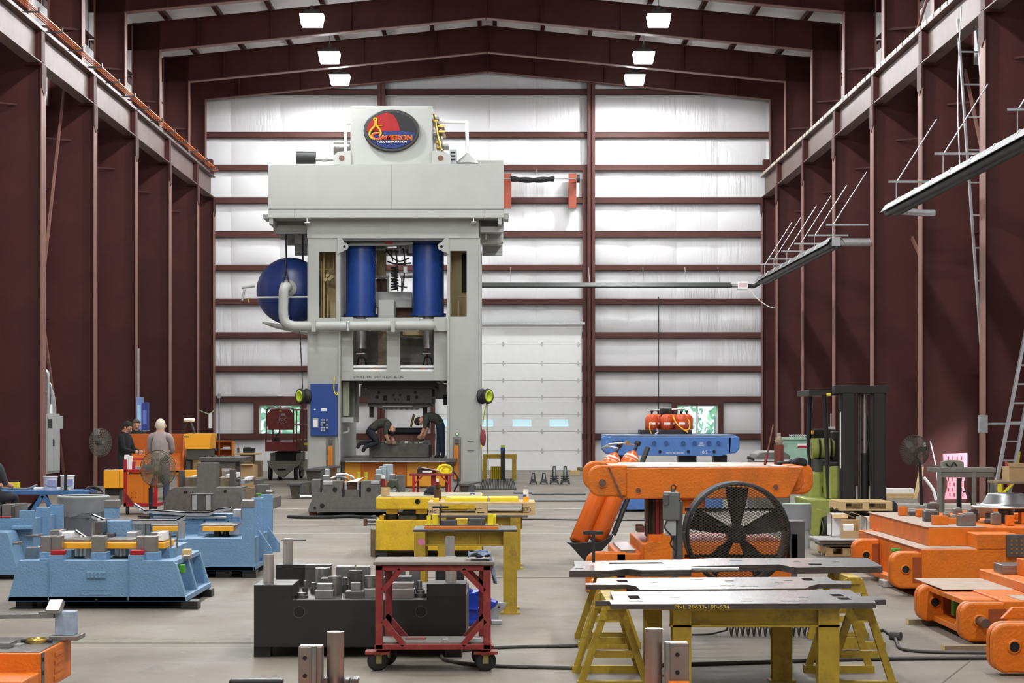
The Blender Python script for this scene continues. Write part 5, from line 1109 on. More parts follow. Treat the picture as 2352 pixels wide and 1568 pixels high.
# ================================================================ yellow die, tables, pallet
YC = yellow
t = T('yellow_die', 'yellow two-part die set on black risers in the middle', 'die', 985, 25.2)
a = t.l(863, 1170); b = t.l(1107, 1141); c = t.l(1107, 1194)
us = MB().box(a.x, b.x, 0, 1.5, a.z, b.z).build('upper_shoe', YC, t.e, .02)
MB().box(a.x+.02, b.x-.02, .02, 1.48, b.z, b.z+.006).build('top_face', mat('greasy_yellow_steel', (170,160,130), .45, .2, .2, 9), us)
MB().box(a.x, b.x, 0, 1.5, t.l(0,1264).z, c.z).build('lower_shoe', YC, t.e, .012)
for x, r_ in ((911, 7), (959, 6), (1018, 5)): t.disc('bore', YC if r_ == 7 else dark, x, 1151.5, r_, -.004, .06)
for x in (900, 968, 1060):
    t.vcyl('guide_bushing', black_m, x, 1181, 1194, 15, .2); t.vcyl('guide_post', chrome, x, 1170, 1194, 8, .2); t.box('bushing_pad', YC, x-13, x+13, 1170, 1180, .08, .35)
t.box('inner_plate', steel_d, 915, 1060, 1183, 1193.5, .15, 1.3); t.box('corner_pad', YC, 870, 882, 1184, 1194, .1, .3); t.box('inner_die', steel_d, 925, 1050, 1172, 1183, .3, 1.2)
for y in (1195, 1203): t.tube('side_pin', steel, [(838, y, .3), (864, y, .3)], .022, sub=1); t.box('pin_head', rust, 835, 843, y-5, y+5, .26, .34)
for x, d in ((875, .02), (1095, .02), (875, 1.2), (1095, 1.2)): q = t.l(x, 1264); MB().box(q.x-.075, q.x+.075, d, d+.15, 0, q.z).build('riser_block', black, t.e)
small('framed_board', 'thin framed board leaning against the yellow die', 'board', 857, 25.4, 0, [('board', wood_d, 852, 862, 1216, 1282, 0, .04), ('frame_edge', galv, 850.5, 852.5, 1213, 1284, -.01, .05)])
ys = fz(1141, 25.2)+.008
q = T('red_can', 'small dark red can with white cap on the yellow die', 'can', 880, 25.5, z=ys); q.vcyl('can', dark_red, 880, 1099, 1122, 5.5, 0); q.vcyl('cap', paper, 880, 1091, 1100, 4, 0); q.vcyl('nozzle', galv, 880, 1085, 1092, 1.6, 0)
q.vcyl('collar', galv, 880, 1119, 1141, 5, 0)
q = T('wooden_cup', 'round cut wooden cup on the yellow die', 'cup', 885, 25.35, z=ys); q.vcyl('cup', wood, 885, 1119, 1137, 10, 0, r2=10.5); q.vcyl('cup_hollow', wood_d, 885, 1118.4, 1119.5, 8, 0)
q = T('dark_jacket', 'black cloth heap on the yellow die', 'cloth', 986, 25.6, z=ys); o = q.poly('cloth', mat('black_cloth', (34,34,40), .9, 0, .2, 20, .3, 30), [(970, 1141), (976, 1127), (986, 1116), (998, 1114), (1001, 1125), (1001, 1141)], 0, .18, bev=.04); q.box('sleeve', MATS['black_cloth'], 972, 990, 1134, 1141, -.06, 0, bev=.02)
q = T('spray_bottle', 'brown bottle with white cap beside the yellow cube', 'bottle', 1005, 23.7, z=fz(1153, 23.2)); q.vcyl('bottle', mat('brown_bottle', (84,58,40), .3), 1005, 1123, 1152, 9, 0); q.vcyl('shoulder', MATS['brown_bottle'], 1005, 1113, 1123, 4, 0, r2=9); q.vcyl('neck', dark_red, 1005, 1106, 1114, 4, 0); q.vcyl('cap', paper, 1005, 1099, 1107, 3, 0); q.box('bottle_stand', wood, 997, 1013, 1146, 1150, -.04, .05)
def ytable(label, px, Y, x0, x1, ytop, yb, legs, depth, bl):
    t = T('steel_table', label, 'table', px, Y); YW = yellow_w
    a = t.l(x0, ytop+5); b = t.l(x1, ytop); MB().box(a.x, b.x, 0, depth, a.z, b.z).build('top_plate', steel_d, t.e, .003)
    lt = a.z
    for (lx0, lx1, d) in legs:
        p = t.l(lx0, 0, 0); q = t.l(lx1, 0, 0); MB().box(p.x, q.x, d, d+.02, 0, lt).box((p.x+q.x)/2-.008, (p.x+q.x)/2+.008, d+.02, d+.13, 0, lt).box(p.x, q.x, d+.13, d+.15, 0, lt).build('leg', YW, t.e); MB().box(p.x-.03, q.x+.03, d-.03, d+.18, 0, .015).build('foot_plate', YW, t.e)
    for d in (.04, depth-.16): 
        p = t.l(bl[0], bl[3]); q = t.l(bl[1], bl[2]); MB().box(p.x, q.x, d+.05, d+.062, p.z, q.z).box(p.x, q.x, d, d+.11, p.z, p.z+.015).box(p.x, q.x, d, d+.11, q.z-.01, q.z).build('beam', YW, t.e)
        for xx in ((p.x+q.x)/2-.12, (p.x+q.x)/2+.12): MB().box(xx-.005, xx+.005, d+.01, d+.1, p.z, q.z).build('stiffener', YW, t.e)
    return t
ytable('worn yellow steel table carrying the wooden pallet', 1095, 23.2, 990, 1212, 1183, 1308, [(1172, 1196, 0), (1172, 1196, .62), (1005, 1025, 0), (1005, 1025, .62)], .8, (1010, 1200, 1188, 1215))
t = ytable('worn yellow steel table carrying the orange fixture plate', 1068, 17.86, 948, 1187, 1216, 1410, [(951, 977, 0), (1156, 1187, 0), (951, 977, .5), (1156, 1187, .5)], .66, (960, 1180, 1221, 1254))
t.disc('pink_paint_spot', mat('pink_spot', (206,120,150), .6), 968, 1244, 8, -.003, .0)
t = T('euro_pallet', 'clean wooden pallet stamped EUR on the yellow table', 'pallet', 1105, 23.2, z=fz(1183, 23.2), group='pallets')
a = t.l(983, 1183); b = t.l(1229, 1153); W = b.x-a.x; Hh = b.z-a.z
for k in range(5): MB().box(a.x, b.x, .0+.165*k, .12+.165*k, b.z-.022, b.z).build('deck_board', wood, t.e, .002)
for xx in (a.x, (a.x+b.x)/2-.07, b.x-.14): 
    for d in (0, .32, .66): MB().box(xx, xx+.14, d, d+.12, a.z+.022, b.z-.044).build('block', wood, t.e, .002)
    MB().box(xx, xx+.14, 0, .78, b.z-.044, b.z-.022).build('stringer_board', wood, t.e)
for d in (0, .33, .66): MB().box(a.x, b.x, d, d+.12, a.z, a.z+.022).build('bottom_board', wood, t.e, .002)
ink = MATS['black_ink']
cxl = t.l(1208, 1170.5, 0); n = 28
MB().tube([(cxl.x+.056*math.cos(2*math.pi*i/n), -.002, cxl.z+.034*math.sin(2*math.pi*i/n)) for i in range(n+1)], .0025, 5).build('stamp_ring', ink, t.e)
t.text('stamp_lettering', ink, 'EUR', 1208, 1170.5, 7, -.001, 13, thick=.002); t.text('stamp_lettering', ink, 'uic', 993, 1173, 8, -.001, 18, thick=.002)
t.box('stamp_mark', ink, 1092, 1094, 1166, 1172, -.002, 0); t.box('stamp_mark', ink, 1096, 1112, 1176, 1178, -.002, 0); t.box('stamp_mark', ink, 1097, 1108, 1167, 1168, -.002, 0)
zp = fz(1153, 23.2)
small('yellow_sheet', 'flat bright yellow panel on the left half of the pallet', 'panel', 1070, 23.35, zp, [('panel', yellow_b, 1023, 1120, 1143, 1153.2, 0, .5), ('edge_tape', galv, 1022, 1034, 1141.5, 1143, .02, .1)])
small('yellow_sheet', 'flat bright yellow panel on the right half of the pallet', 'panel', 1155, 23.35, zp, [('panel', yellow_b, 1124, 1190, 1142.5, 1153.2, 0, .5), ('edge_tape', galv, 1121, 1124, 1142, 1153, -.004, .4)])
small('yellow_cube', 'small solid yellow cube on the pallet corner', 'cube', 1001, 23.25, zp, [('cube', mat('solid_yellow', (250,206,30), .5), 995, 1008, 1144, 1153.2, 0, .07), ('top_chip', yellow_b, 996, 1007, 1143.5, 1144.2, .005, .065)])
q = T('spray_can', 'white and blue spray can on the pallet', 'can', 1208, 23.6, z=zp); q.vcyl('can', paper, 1208, 1123, 1153.2, 6.3, 0); q.vcyl('blue_band', press_blue, 1207.7, 1135, 1145, 6.4, 0); q.vcyl('cap', galv, 1208, 1117, 1123, 4.6, 0)
q = T('round_cap', 'round amber cap in front of the spray can', 'cap', 1208, 23.3, z=zp); q.vcyl('cap', mat('amber_cap', (246,180,40), .5), 1208, 1142, 1153.2, 6.5, 0, n=20); q.vcyl('cap_top', MATS['amber_cap'], 1208, 1140.5, 1142, 5, 0)
q = T('tape_roll', 'small blue and white roll on the yellow die end', 'tape', 1085, 25.9, z=ys); c = q.l(1085, 1137); MB().lathe([(.02,-.02),(.035,-.02),(.035,.02),(.02,.02),(.02,-.02)], c, 'y', 20).build('roll', press_blue, q.e); MB().lathe([(.014,-.018),(.02,-.018),(.02,.018),(.014,.018)], c, 'y', 20).build('core', paper, q.e)
t = T('fixture_plate', 'orange edged fixture plate with yellow posts on the front yellow table', 'fixture', 1060, 17.95, z=fz(1221.5, 17.95))
t.box('base_plate', orange, 974, 1145, 1208, 1221.5, 0, .36); a = t.l(976, 1208); b = t.l(1143, 1208); MB().box(a.x, b.x, .005, .355, a.z, a.z+.006).build('top_face', steel, t.e); t.box('notch', dark, 1062, 1068, 1217.5, 1221, -.003, .01); t.box('rear_lug', orange, 1135, 1145, 1203, 1216, .36, .44)
for x0, x1, y0, d in ((980, 989.5, 1184, .02), (993, 1006, 1181, .1), (1120, 1133, 1180, .05), (1132, 1139, 1181, .12)): t.box('yellow_post', yellow_b, x0, x1, y0, 1208, d, d+.05)
for x0, x1, y0, d in ((1012, 1050, 1194, .02), (1075, 1113, 1190, .1)): t.box('steel_block', steel_d, x0, x1, y0, 1208, d, d+.1)
t.box('yellow_pad', YC, 1046, 1074, 1191, 1207, .2, .28)
q = T('steel_square', 'black L-shaped square standing on the fixture plate', 'square', 1010, 18.0, z=fz(1207, 18.0)); q.box('blade', black_m, 1009, 1012.5, 1166, 1207.5, 0, .02); q.box('stock', black_m, 993, 1030, 1162, 1167, -.005, .03); 
# small red table with papers behind
t = T('small_table', 'small red steel table with papers in front of the press', 'table', 990, 45.5)
t.box('top', red_w, 940, 1040, 1088, 1092, 0, .7)
for x, d in ((950, 0), (1033, 0), (960, .6), (1026, .6)): t.box('leg', red, x-3, x+3, 1092, 1138, d, d+.05)
t.box('pedestal', red, 990, 1001, 1092, 1118, .2, .4); t.poly('brace', red, [(953, 1112), (953, 1107), (968, 1092), (973, 1092)], 0, .04); t.poly('brace', red, [(1030, 1112), (1030, 1107), (1015, 1092), (1010, 1092)], 0, .04)
zt = fz(1088, 45.5)
q = T('clipboard', 'open white clipboard on the small red table', 'clipboard', 985, 45.7, z=zt); a = q.l(962, 1071); b = q.l(1010, 1080)
MB().add([a, b, b+Vector((-.1,.3,-.06)), a+Vector((-.05,.3,-.06)), a-Vector((0,0,.01)), b-Vector((0,0,.01)), b+Vector((-.1,.3,-.07)), a+Vector((-.05,.3,-.07))], [(0,1,2,3),(7,6,5,4),(0,4,5,1),(1,5,6,2),(2,6,7,3),(3,7,4,0)]).build('sheet', paper, q.e); q.box('binder', black, 958, 990, 1078, 1088, .05, .3); q.box('paper_edge', paper, 970, 992, 1081, 1085, .0, .05)
q = T('yellow_hose', 'yellow coiled hose on the small red table', 'hose', 1020, 45.8, z=zt); q.tube('coil', yellow_b, [(1004, 1085, 0), (1008, 1073, .05), (1020, 1068, .1), (1034, 1072, .15), (1036, 1083, .2), (1026, 1087, .1), (1012, 1084, 0), (1016, 1074, .1), (1030, 1077, .2)], .03); q.box('reel', yellow_b, 1008, 1034, 1074, 1088, .1, .3, bev=.05)
q = T('welding_cable', 'black cable loop hanging at the small red table', 'cable', 1050, 46.0); q.tube('cable', black, [(1030, 1075, 0), (1048, 1090, 0), (1052, 1110, 0), (1044, 1125, 0), (1046, 1137, .1)], .02); q.tube('cable_end', rust, [(1036, 1078, .1), (1055, 1100, .1), (1056, 1128, .1)], .012)
# ================================================================ right of the press: stand, grating, bollard, castings
fg = T('floor_grating', 'dark steel floor grating beside the press right leg', 'grating', 1135, 50.0)
a = fg.o; gx0, gx1 = fx(1060, 50)-a.x, fx(1185, 50)-a.x
m = MB()
for i in range(34): x = gx0+(gx1-gx0)*i/33; m.box(x-.008, x+.008, -.6, 7.5, .006, .035)
m.build('bearing_bars', steel_d, fg.e); m = MB()
for i in range(60): y = -.6+8.1*i/59; m.box(gx0, gx1, y-.006, y+.006, .012, .03)
m.build('cross_bars', steel_d, fg.e); MB().box(gx0, gx1, -.6, 7.5, .001, .006).build('pit_cover', dark, fg.e)
t = T('yellow_stand', 'yellow steel trestle stand by the overhead door', 'stand', 1148, 56.6); t.box('top_beam', yellow_w, 1110, 1187, 1043, 1053, 0, .5)
for x, d in ((1113, 0), (1181, 0), (1113, .4), (1181, .4)): t.box('leg', yellow_w, x-5, x+5, 1053, 1105, d, d+.1)
t = T('ribbed_box', 'yellow ribbed steel box under the trestle stand', 'box', 1138, 56.9); t.box('body', yellow_w, 1127, 1150, 1071, 1103, 0, .4)
for i in range(5): t.box('rib', yellow_b, 1128+i*4.6, 1130+i*4.6, 1072, 1103, -.03, 0)
t = T('bollard', 'black post with lime green and blue top by the trestle stand', 'post', 1154, 56.0); t.box('post', black_m, 1150, 1160, 1034, 1106, 0, .13); t.box('blue_sleeve', press_blue, 1149.5, 1160.5, 1028, 1036, -.005, .135); t.box('lime_cap', mat('lime_cap', (170,190,40), .5), 1150, 1160, 1022, 1028, .0, .13)
for i, (x, h, lab) in enumerate(((1225, 27, 'first black casting from the left on the floor by the door'), (1249.5, 27, 'second black casting from the left on the floor by the door'), (1273.5, 42, 'third black casting from the left, a tall one by the door'), (1298.5, 42, 'fourth black casting from the left, the rightmost tall one'))):
    t = T('jack_stand', lab, 'jack stand', x, 53.4, group='black castings on the floor'); yb = 1112; w_ = 9 if i < 2 else 11
    jm = mat('dark_casting', (62,60,64), .5, .2, .1); t.poly('base', jm, [(x-w_, yb), (x-w_+1, yb-6), (x-5, yb-8), (x+5, yb-8), (x+w_-1, yb-6), (x+w_, yb), (x+w_-3, yb), (x+5, yb-4), (x-5, yb-4), (x-w_+3, yb)], 0, .3)
    if i > 1:
        for q in range(3): t.box('stacked_rim', jm, x-w_+1, x+w_-1, yb-20+q*5, yb-17+q*5, .02, .28)
    t.poly('neck', jm, [(x-6, yb-7), (x-3.5, yb-h), (x+3.5, yb-h), (x+6, yb-7)], .05, .25); t.box('neck_slot', grey, x-2, x+2, yb-h+3, yb-12, .045, .05)
for i, (x0, x1, yy, dd, lab) in enumerate(((1222, 1345, 1133, 1.0, 'wide dark steel plate lying on the floor left of the orange die'), (1222, 1346, 1148, .8, 'second dark steel plate lying nearer on the floor'), (1180, 1230, 1130, .8, 'narrow steel plate on the floor right of the yellow die'))):
    t = T('steel_sheet', lab, 'plate', (x0+x1)/2, flY(yy+4)); t.box('plate', steel_d, x0, x1, yy, yy+4, 0, dd); t.box('bright_edge', galv, x0, x1, yy-.3, yy+.6, -.004, .02)
t = T('timber_block', 'short wooden blocks on the floor at the overhead door foot', 'timber', 1325, 62.0); t.box('block', wood, 1310, 1332, 1080, 1096, 0, .3); t.box('block', wood_d, 1326, 1342, 1073, 1080, .1, .3)
# ================================================================ overhead heaters
hood = mat('heater_hood', (86,88,86), .4, .6, .1); tubem = mat('heater_tube', (52,56,58), .45, .5, .2, 8)
def heater(label, x, y0, y1, z):
    e = tag(empty('tube_heater', (x, y0, z-.15)), label, 'heater'); L_ = y1-y0
    MB().xprism([(0,0)]*0 or [(0,0.0),(L_,0.0),(L_,.02),(0,.02)], -.01, .01)
    m = MB(); pr_ = [(-.22,.08),(-.13,.22),(.13,.22),(.22,.08),(.205,.08),(.12,.205),(-.12,.205),(-.205,.08)]
    m.prism(pr_, 0, L_); m.build('reflector_hood', hood, e); MB().box(-.235,-.215,0,L_,.07,.085).box(.215,.235,0,L_,.07,.085).box(-.13,.13,0,L_,.221,.226).build('hood_edge', galv, e)
    for q in (-.085, .085): MB().cyl((q,.05,.06),(q,L_-.05,.06),.072,n=16).build('radiant_tube', tubem, e)
    y = .4; 
    while y < L_: MB().tube([(-.22,y,.08),(-.13,y,.235),(.13,y,.235),(.22,y,.08)], .012, 6).build('hood_strap', galv, e); y += 1.5
    return e, L_
e, L_ = heater('near dark tube heater hung along the right columns', 7.95, 25.0, 40.3, 6.0)
def hang(e, ys, z1, xo, col):
    for i, y in enumerate(ys):
        MB().tube([(0,y,.2),(0,y,z1)], .008, 5).build('hanger_rod', galv, e); MB().box(-.15, xo, y-.02, y+.02, z1, z1+.04).build('support_arm', galv, e); MB().tube([(0,y,z1),(xo,y+.2,z1+1.3)], .012, 6).build('stay_chain', galv, e)
hang(e, [L_-.5, 5.5, 10.6], .62, .85, 0)
MB().tube([(.05,L_-.1,.1),(.6,L_-.1,.06),(.86,L_-.1,.06)], .07, 12, 2).build('exhaust_pipe', galv, e)
MB().tube([(0,L_-6,.2),(.1,L_-5.4,1.6),(.35,L_-4.6,3.3)], .012, 6, 4).build('stay_chain', galv, e)
e, L_ = heater('far dark tube heater hung along the right columns', 7.95, 46.9, 60.0, 5.95)
hang(e, [.5, 3.2, 5.6, 8.0, 10.6, 12.6], .55, .85, 0)
MB().tube([(.1,.1,.12),(.85,.1,.12),(1.0,.1,.12)], .095, 14, 1).build('exhaust_pipe', galv, e); MB().box(-.1,.1,-.02,.12,.02,.22).build('end_box', galv, e)
e = tag(empty('tube_heater', (3.6, 65.75, 6.05)), 'long tube heater along the end wall above the overhead door', 'heater')
MB().xprism([(-.2,.06),(-.12,.2),(.12,.2),(.2,.06),(.18,.06),(.1,.18),(-.1,.18),(-.18,.06)], -4.4, 4.05).build('reflector_hood', hood, e)
for q in (-.07, .07): MB().cyl((-4.4,q,.08),(4.1,q,.08),.045,n=12).build('radiant_tube', tubem, e)
MB().box(4.3, 4.62, -.12, .12, -.02, .24).build('burner_box', paper, e, .006); MB().box(4.32, 4.6, -.125, -.12, .06, .18).build('burner_label', mat('label_pink', (220,190,190), .6), e); MB().cyl((4.05,0,.1),(4.3,0,.1),.06).build('burner_neck', galv, e)
MB().tube([(4.62,0,.1),(4.78,0,.08),(4.9,-.1,.12),(5.05,-.2,.22),(5.2,-.3,.25)], .07, 10, 4).build('flex_duct', black, e); MB().tube([(4.7,-.05,0),(4.9,-.1,-.3),(5.3,-.2,-.6),(5.5,-.3,-.62)], .015, 6, 4).build('gas_hose', paper, e)
for x in (-3.2, -.6, 1.2, 2.6, 3.7): MB().tube([(x,0,.2),(x,.5,.75)], .012, 6).build('hanger_rod', galv, e)
e = tag(empty('door_spring', (1.85, 66.2, 9.74)), 'black door spring shaft above the overhead door', 'door spring')
m = MB(); P = []
for i in range(160): P.append((-1.45+1.45*i/159, .085*math.cos(i*1.6), .085*math.sin(i*1.6)-.05*math.sin(math.pi*i/159)))
m.tube(P, .02, 5); m.build('coil_spring', black, e); MB().cyl((-1.7,0,0),(.95,0,0),.02).build('shaft', galv, e)
for x in (-1.55, .62): MB().box(x-.13, x+.13, .25, .5, -.95, .2).build('bearing_plate', primer, e)
MB().cyl((.75,0,0),(.85,0,0),.14).build('cable_drum', black_m, e); MB().tube([(-.6,.05,.3),(-.6,.05,-.3)], .012).build('centre_bracket', galv, e)
# ladders
def ladder(label, a, b, wv, step=.3, rw=.07, m=alu):
    a = Vector(a); b = Vector(b); wv = Vector(wv); e = tag(empty('extension_ladder', a), label, 'ladder'); d = b-a; n = int(d.length/step)
    for s_ in (0, 1): MB().bar(wv*s_, d+wv*s_, rw*.5, rw, up=wv.normalized().cross(d.normalized())).build('rail', m, e)
    for i in range(1, n): p = d*(i/n); MB().bar(p, p+wv, .035, .03).build('rung', m, e)
    return e
ladder('tall aluminium ladder leaning up to the right crane runway', (9.58, 38.6, 0), (8.90, 38.6, 9.5), (.38, .02, 0), .62, .075)
e = ladder('aluminium ladder leaning in the foreground of the right columns', (8.66, 35.1, 0), (9.62, 35.55, 4.4), (.26, .0, .0), .34, .10); MB().bar((.51,.13,.97),(.55,.15,1.18),.03,.075).build('warning_label', yellow_b, e)
# ================================================================ blue die stack with cylinder rack
B2 = die_mblue
t = T('blue_die', 'wide mid blue upper die on stands behind the big orange die', 'die', 1540, 37.6)
yt = 1002; t.poly('front_wall', B2, [(1400, 1045), (1400, yt+2), (1668, yt+1), (1680, yt+1), (1678, 1041), (1655, 1047)], 0, 1.6, bev=.01)
for x0, x1, d in ((1382, 1404, 0), (1383, 1404, 1.2), (1672, 1699, 0), (1672, 1694, 1.2)):
    s_ = 1 if x0 > 1500 else -1; q = [(x0, 1003), (x1-4, 1001), (x1, 1005), (x1, 1030), (x1-8, 1040), (x0, 1042)] if s_ > 0 else [(x1, 1003), (x0+4, 1001), (x0, 1005), (x0, 1030), (x0+8, 1040), (x1, 1042)][::-1]
    t.poly('trunnion_lug', B2, q, d, d+.35, bev=.03)
t.box('top_plate', mat('blue_grey_top', (120,140,170), .5, .2), 1390, 1690, 998, 1002.5, .02, 1.58)
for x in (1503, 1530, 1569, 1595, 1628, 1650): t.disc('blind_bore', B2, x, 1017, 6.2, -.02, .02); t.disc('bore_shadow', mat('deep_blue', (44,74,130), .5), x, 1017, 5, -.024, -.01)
for x in (1516, 1581, 1640): t.disc('dowel_hole', dark, x, 1037, 3.6, -.01, .02)
wt = paper; t.text('die_lettering', wt, 'PART# 700-4040-083', 1550, 1040, 4, -.002, 40, thick=.003); t.text('die_lettering', wt, '10.5', 1617, 1038, 7, -.002, 15, thick=.003); t.text('die_lettering', wt, '5000\nMETRIC', 1611, 1020, 9, -.002, 13, thick=.003)
t.box('pocket', mat('deep_blue_pocket', (36,60,108), .6), 1406, 1432, 1011, 1021, -.004, .02)
for x0, x1 in ((1420, 1460), (1560, 1600), (1640, 1670)): t.box('post', black_m, x0, x1, 1045, 1146, .3, .7)
t.box('lower_shoe', B2, 1425, 1660, 1145, 1170, .0, 1.6); 
for x in (1440, 1640): t.box('riser_block', black, x-10, x+10, 1169, 1178, .1, .4)
zt = fz(998, 37.62)
t = T('cylinder_rack', 'black rack of short orange gas cylinders on the blue die', 'rack', 1530, 38.3, z=zt)
t.box('tray', black_m, 1470, 1590, 987, 998.5, 0, .55); t.box('handle_post', black_m, 1516, 1543, 938, 950, .2, .3); t.box('handle_post', black_m, 1524, 1534, 945, 988, .25, .3); t.tube('cross_bar', galv, [(1487, 943, .25), (1572, 939, .25)], .015, sub=1); t.box('manifold', black_m, 1518, 1540, 950, 965, .15, .3)
for i, (x, d, lab) in enumerate(((1497, .14, 'left front'), (1531, .14, 'middle front'), (1565, .14, 'right front'), (1512, .41, 'left rear'), (1546, .41, 'middle rear'), (1577, .41, 'right rear'))):
    q = T('gas_cylinder', lab+' short orange gas cylinder in the black rack', 'gas cylinder', x, 38.3+d, z=zt+.09, group='orange cylinders in the rack')
    r_ = .125; MB().lathe([(.001,0),(r_,0),(r_,.20),(r_*.9,.25),(r_*.6,.29),(r_*.25,.305),(.02,.305)], (0,0,0), 'z', 20).build('cylinder_body', mat('rack_cylinder', (214,84,40), .35), q.e); MB().cyl((0,0,.30),(0,0,.35),.02,n=10).cyl((0,0,.35),(0,0,.37),.035,n=10).build('valve', black_m, q.e); MB().box(-.06, .06, -r_-.004, -r_*.8, .10, .14).build('label', paper, q.e)
t.tube('hose', amber, [(1546, 955, .1), (1556, 975, -.05), (1580, 993, -.05)], .014); t.tube('hose', amber, [(1566, 958, .1), (1582, 965, .1), (1583, 985, .0), (1570, 988, -.03)], .014); t.tube('hose', amber, [(1500, 960, .1), (1492, 980, -.05), (1496, 996, -.05)], .012); t.tube('hose', galv, [(1507, 984, -.03), (1511, 992, -.03), (1505, 997, -.03)], .02)
# ================================================================ big orange die
OR = orange
t = T('orange_die', 'big orange die with rounded lugs and flat top in the right middle', 'die', 1600, 20.0)
t.poly('front_wall', OR, [(1418, 1075), (1848, 1071), (1812, 1143), (1428, 1146)], 0, .35, bev=.012)
a = t.l(1420, 1146); b = t.l(1840, 1073); MB().box(a.x+.02, b.x-.12, .35, 2.0, a.z, b.z).build('upper_body', OR, t.e, .01)
MB().box(a.x-.05, b.x+.0, .01, 2.0, b.z-.01, b.z+.008).build('top_plate', mat('scraped_brown_top', (150,112,92), .4, .3, .3, 3, 0, 0, dirt=(220,214,206), dscale=2.5, damt=.8), t.e)
for i in range(11):
    x = 1440+i*34; a_ = t.l(x, 1073); dd = .15+.3*(i % 5); MB().box(a_.x, a_.x+.10+.05*(i % 3), dd, dd+.28, b.z+.008, b.z+.011).build('wear_plate', white if i % 3 else orange, t.e)
def lug(x0, x1, y0, y1, d0, d1, left):
    r_ = 26; n = 6; q = []
    if left:
        q = [(x1, y0)]+[(x0+r_-r_*math.sin(math.pi/2*i/n), y0+r_-r_*math.cos(math.pi/2*i/n)) for i in range(n+1)]+[(x0+r_-r_*math.cos(math.pi/2*i/n), y1-r_+r_*math.sin(math.pi/2*i/n)) for i in range(n+1)]+[(x1, y1)]
    else:
        q = [(x0, y1)]+[(x1-r_+r_*math.sin(math.pi/2*i/n), y1-r_+r_*math.cos(math.pi/2*i/n)) for i in range(n+1)]+[(x1-r_+r_*math.cos(math.pi/2*i/n), y0+r_-r_*math.sin(math.pi/2*i/n)) for i in range(n+1)]+[(x0, y0)]
    return t.poly('trunnion_lug', OR, q, d0, d1, bev=.02)
lug(1352, 1440, 1068, 1140, -.02, .16, True); lug(1340, 1420, 1059, 1125, 1.4, 1.6, True); lug(1800, 1868, 1062, 1135, 1.1, 1.4, False); lug(1800, 1848, 1066, 1130, .3, .6, False)
t.disc('lug_boss', OR, 1384, 1109, 11, -.035, 0); t.disc('lug_bore', rust, 1384, 1109, 8.5, -.04, -.02)
t.poly('web_gusset', rust, [(1396, 1072), (1400, 1072), (1432, 1146), (1427, 1146)], -.04, .02, bev=0); t.box('web_pocket', mat('darker_orange_pocket', (176,86,26), .5, 0, .2, 6), 1408, 1440, 1086, 1140, -.004, .02, bev=0)  # the pocket is a thin patch in darker orange
for x, y in ((1466, 1126), (1782, 1118)): t.disc('bore_rim', OR, x, y, 8, -.008, .02); t.disc('bore', rust, x, y, 6, -.012, .02)
t.box('lower_lip', OR, 1565, 1620, 1146, 1180, .1, .5)
for x0, x1, d, m_ in ((1483, 1490, .3, rust), (1490, 1498, .25, dark), (1498, 1506, .3, rust), (1506, 1514, .22, dark_red), (1514, 1524, .3, rust)): t.box('guide_stack', m_, x0, x1, 1146, 1232, d, d+.18)
t.box('heel_block', rust, 1464, 1480, 1207, 1222, .2, .5); t.box('heel_post', OR, 1490, 1524, 1228, 1250, .1, .5)
a = t.l(1475, 1380); b = t.l(1820, 1248); MB().box(a.x, b.x, 0, 1.9, .06, b.z).build('lower_body', OR, t.e, .012)
t.poly('lower_step', OR, [(1480, 1300), (1480, 1250), (1490, 1244), (1518, 1244), (1524, 1226), (1565, 1226), (1565, 1300)], -.06, .1)
a = t.l(1440, 1300); MB().box(a.x-.1, a.x+.35, .1, 1.7, .06, t.l(0,1272).z).build('side_ledge', OR, t.e, .01); MB().box(a.x-.05, a.x+.1, .2, 1.6, t.l(0,1272).z, t.l(0,1266).z).build('ledge_plate', steel, t.e)
lug(1346, 1440, 1268, 1376, .1, .3, True); lug(1800, 1826, 1290, 1380, .2, .5, False)
q = T('lower_orange_lug', 'rounded orange lug block under the front steel plates', 'die lug', 1400, 19.2); q.box('block', OR, 1355, 1388, 1330, 1379, 0, .2, bev=.05); q.box('strap', OR, 1388, 1420, 1345, 1379, .05, .15)
for x in (1480, 1800): 
    for d in (.1, 1.5): p = t.l(x, 1380); MB().box(p.x, p.x+.15, d, d+.2, 0, .06).build('riser_block', black, t.e)
zo = t.l(0, 1073).z+.008+0
q = T('red_cylinder', 'dark red gas bottle standing on the orange die top', 'gas bottle', 1789, 20.6, z=zo); q.vcyl('bottle', mat('maroon_bottle', (112,56,46), .45), 1789, 1021, 1066, 11, 0); q.vcyl('shoulder', mat('dusty_grey', (168,160,136), .6), 1789, 1010, 1021, 6, 0, r2=10.5); q.vcyl('collar', MATS['dusty_grey'], 1789, 1004, 1010, 8, 0); q.vcyl('cap', MATS['dusty_grey'], 1789, 994, 1004, 4.5, 0)
q = T('thin_rod', 'thin rusty rod leaning up from the orange die', 'rod', 1762, 20.5, z=zo); q.tube('rod', rust, [(1757, 1067, 0), (1776, 975, .1)], .008, sub=1); q.tube('rod_grip', dark_red, [(1757, 1067, 0), (1762, 1043, .03)], .014, sub=1)
q = T('work_gloves', 'black cloth heap hanging off the right end of the orange die', 'gloves', 1838, 20.4, z=zo-.02); q.poly('cloth', MATS['black_cloth'], [(1812, 1069), (1822, 1058), (1836, 1050), (1850, 1052), (1857, 1062), (1854, 1072), (1840, 1068)], 0, .15, bev=.03); q.poly('white_rag', paper, [(1840, 1090), (1847, 1086), (1848, 1105), (1844, 1122), (1838, 1118), (1834, 1108)], -.03, .0); q.tube('torch_handle', black_m, [(1785, 1063, .1), (1810, 1061, .1), (1820, 1058, .1)], .02)
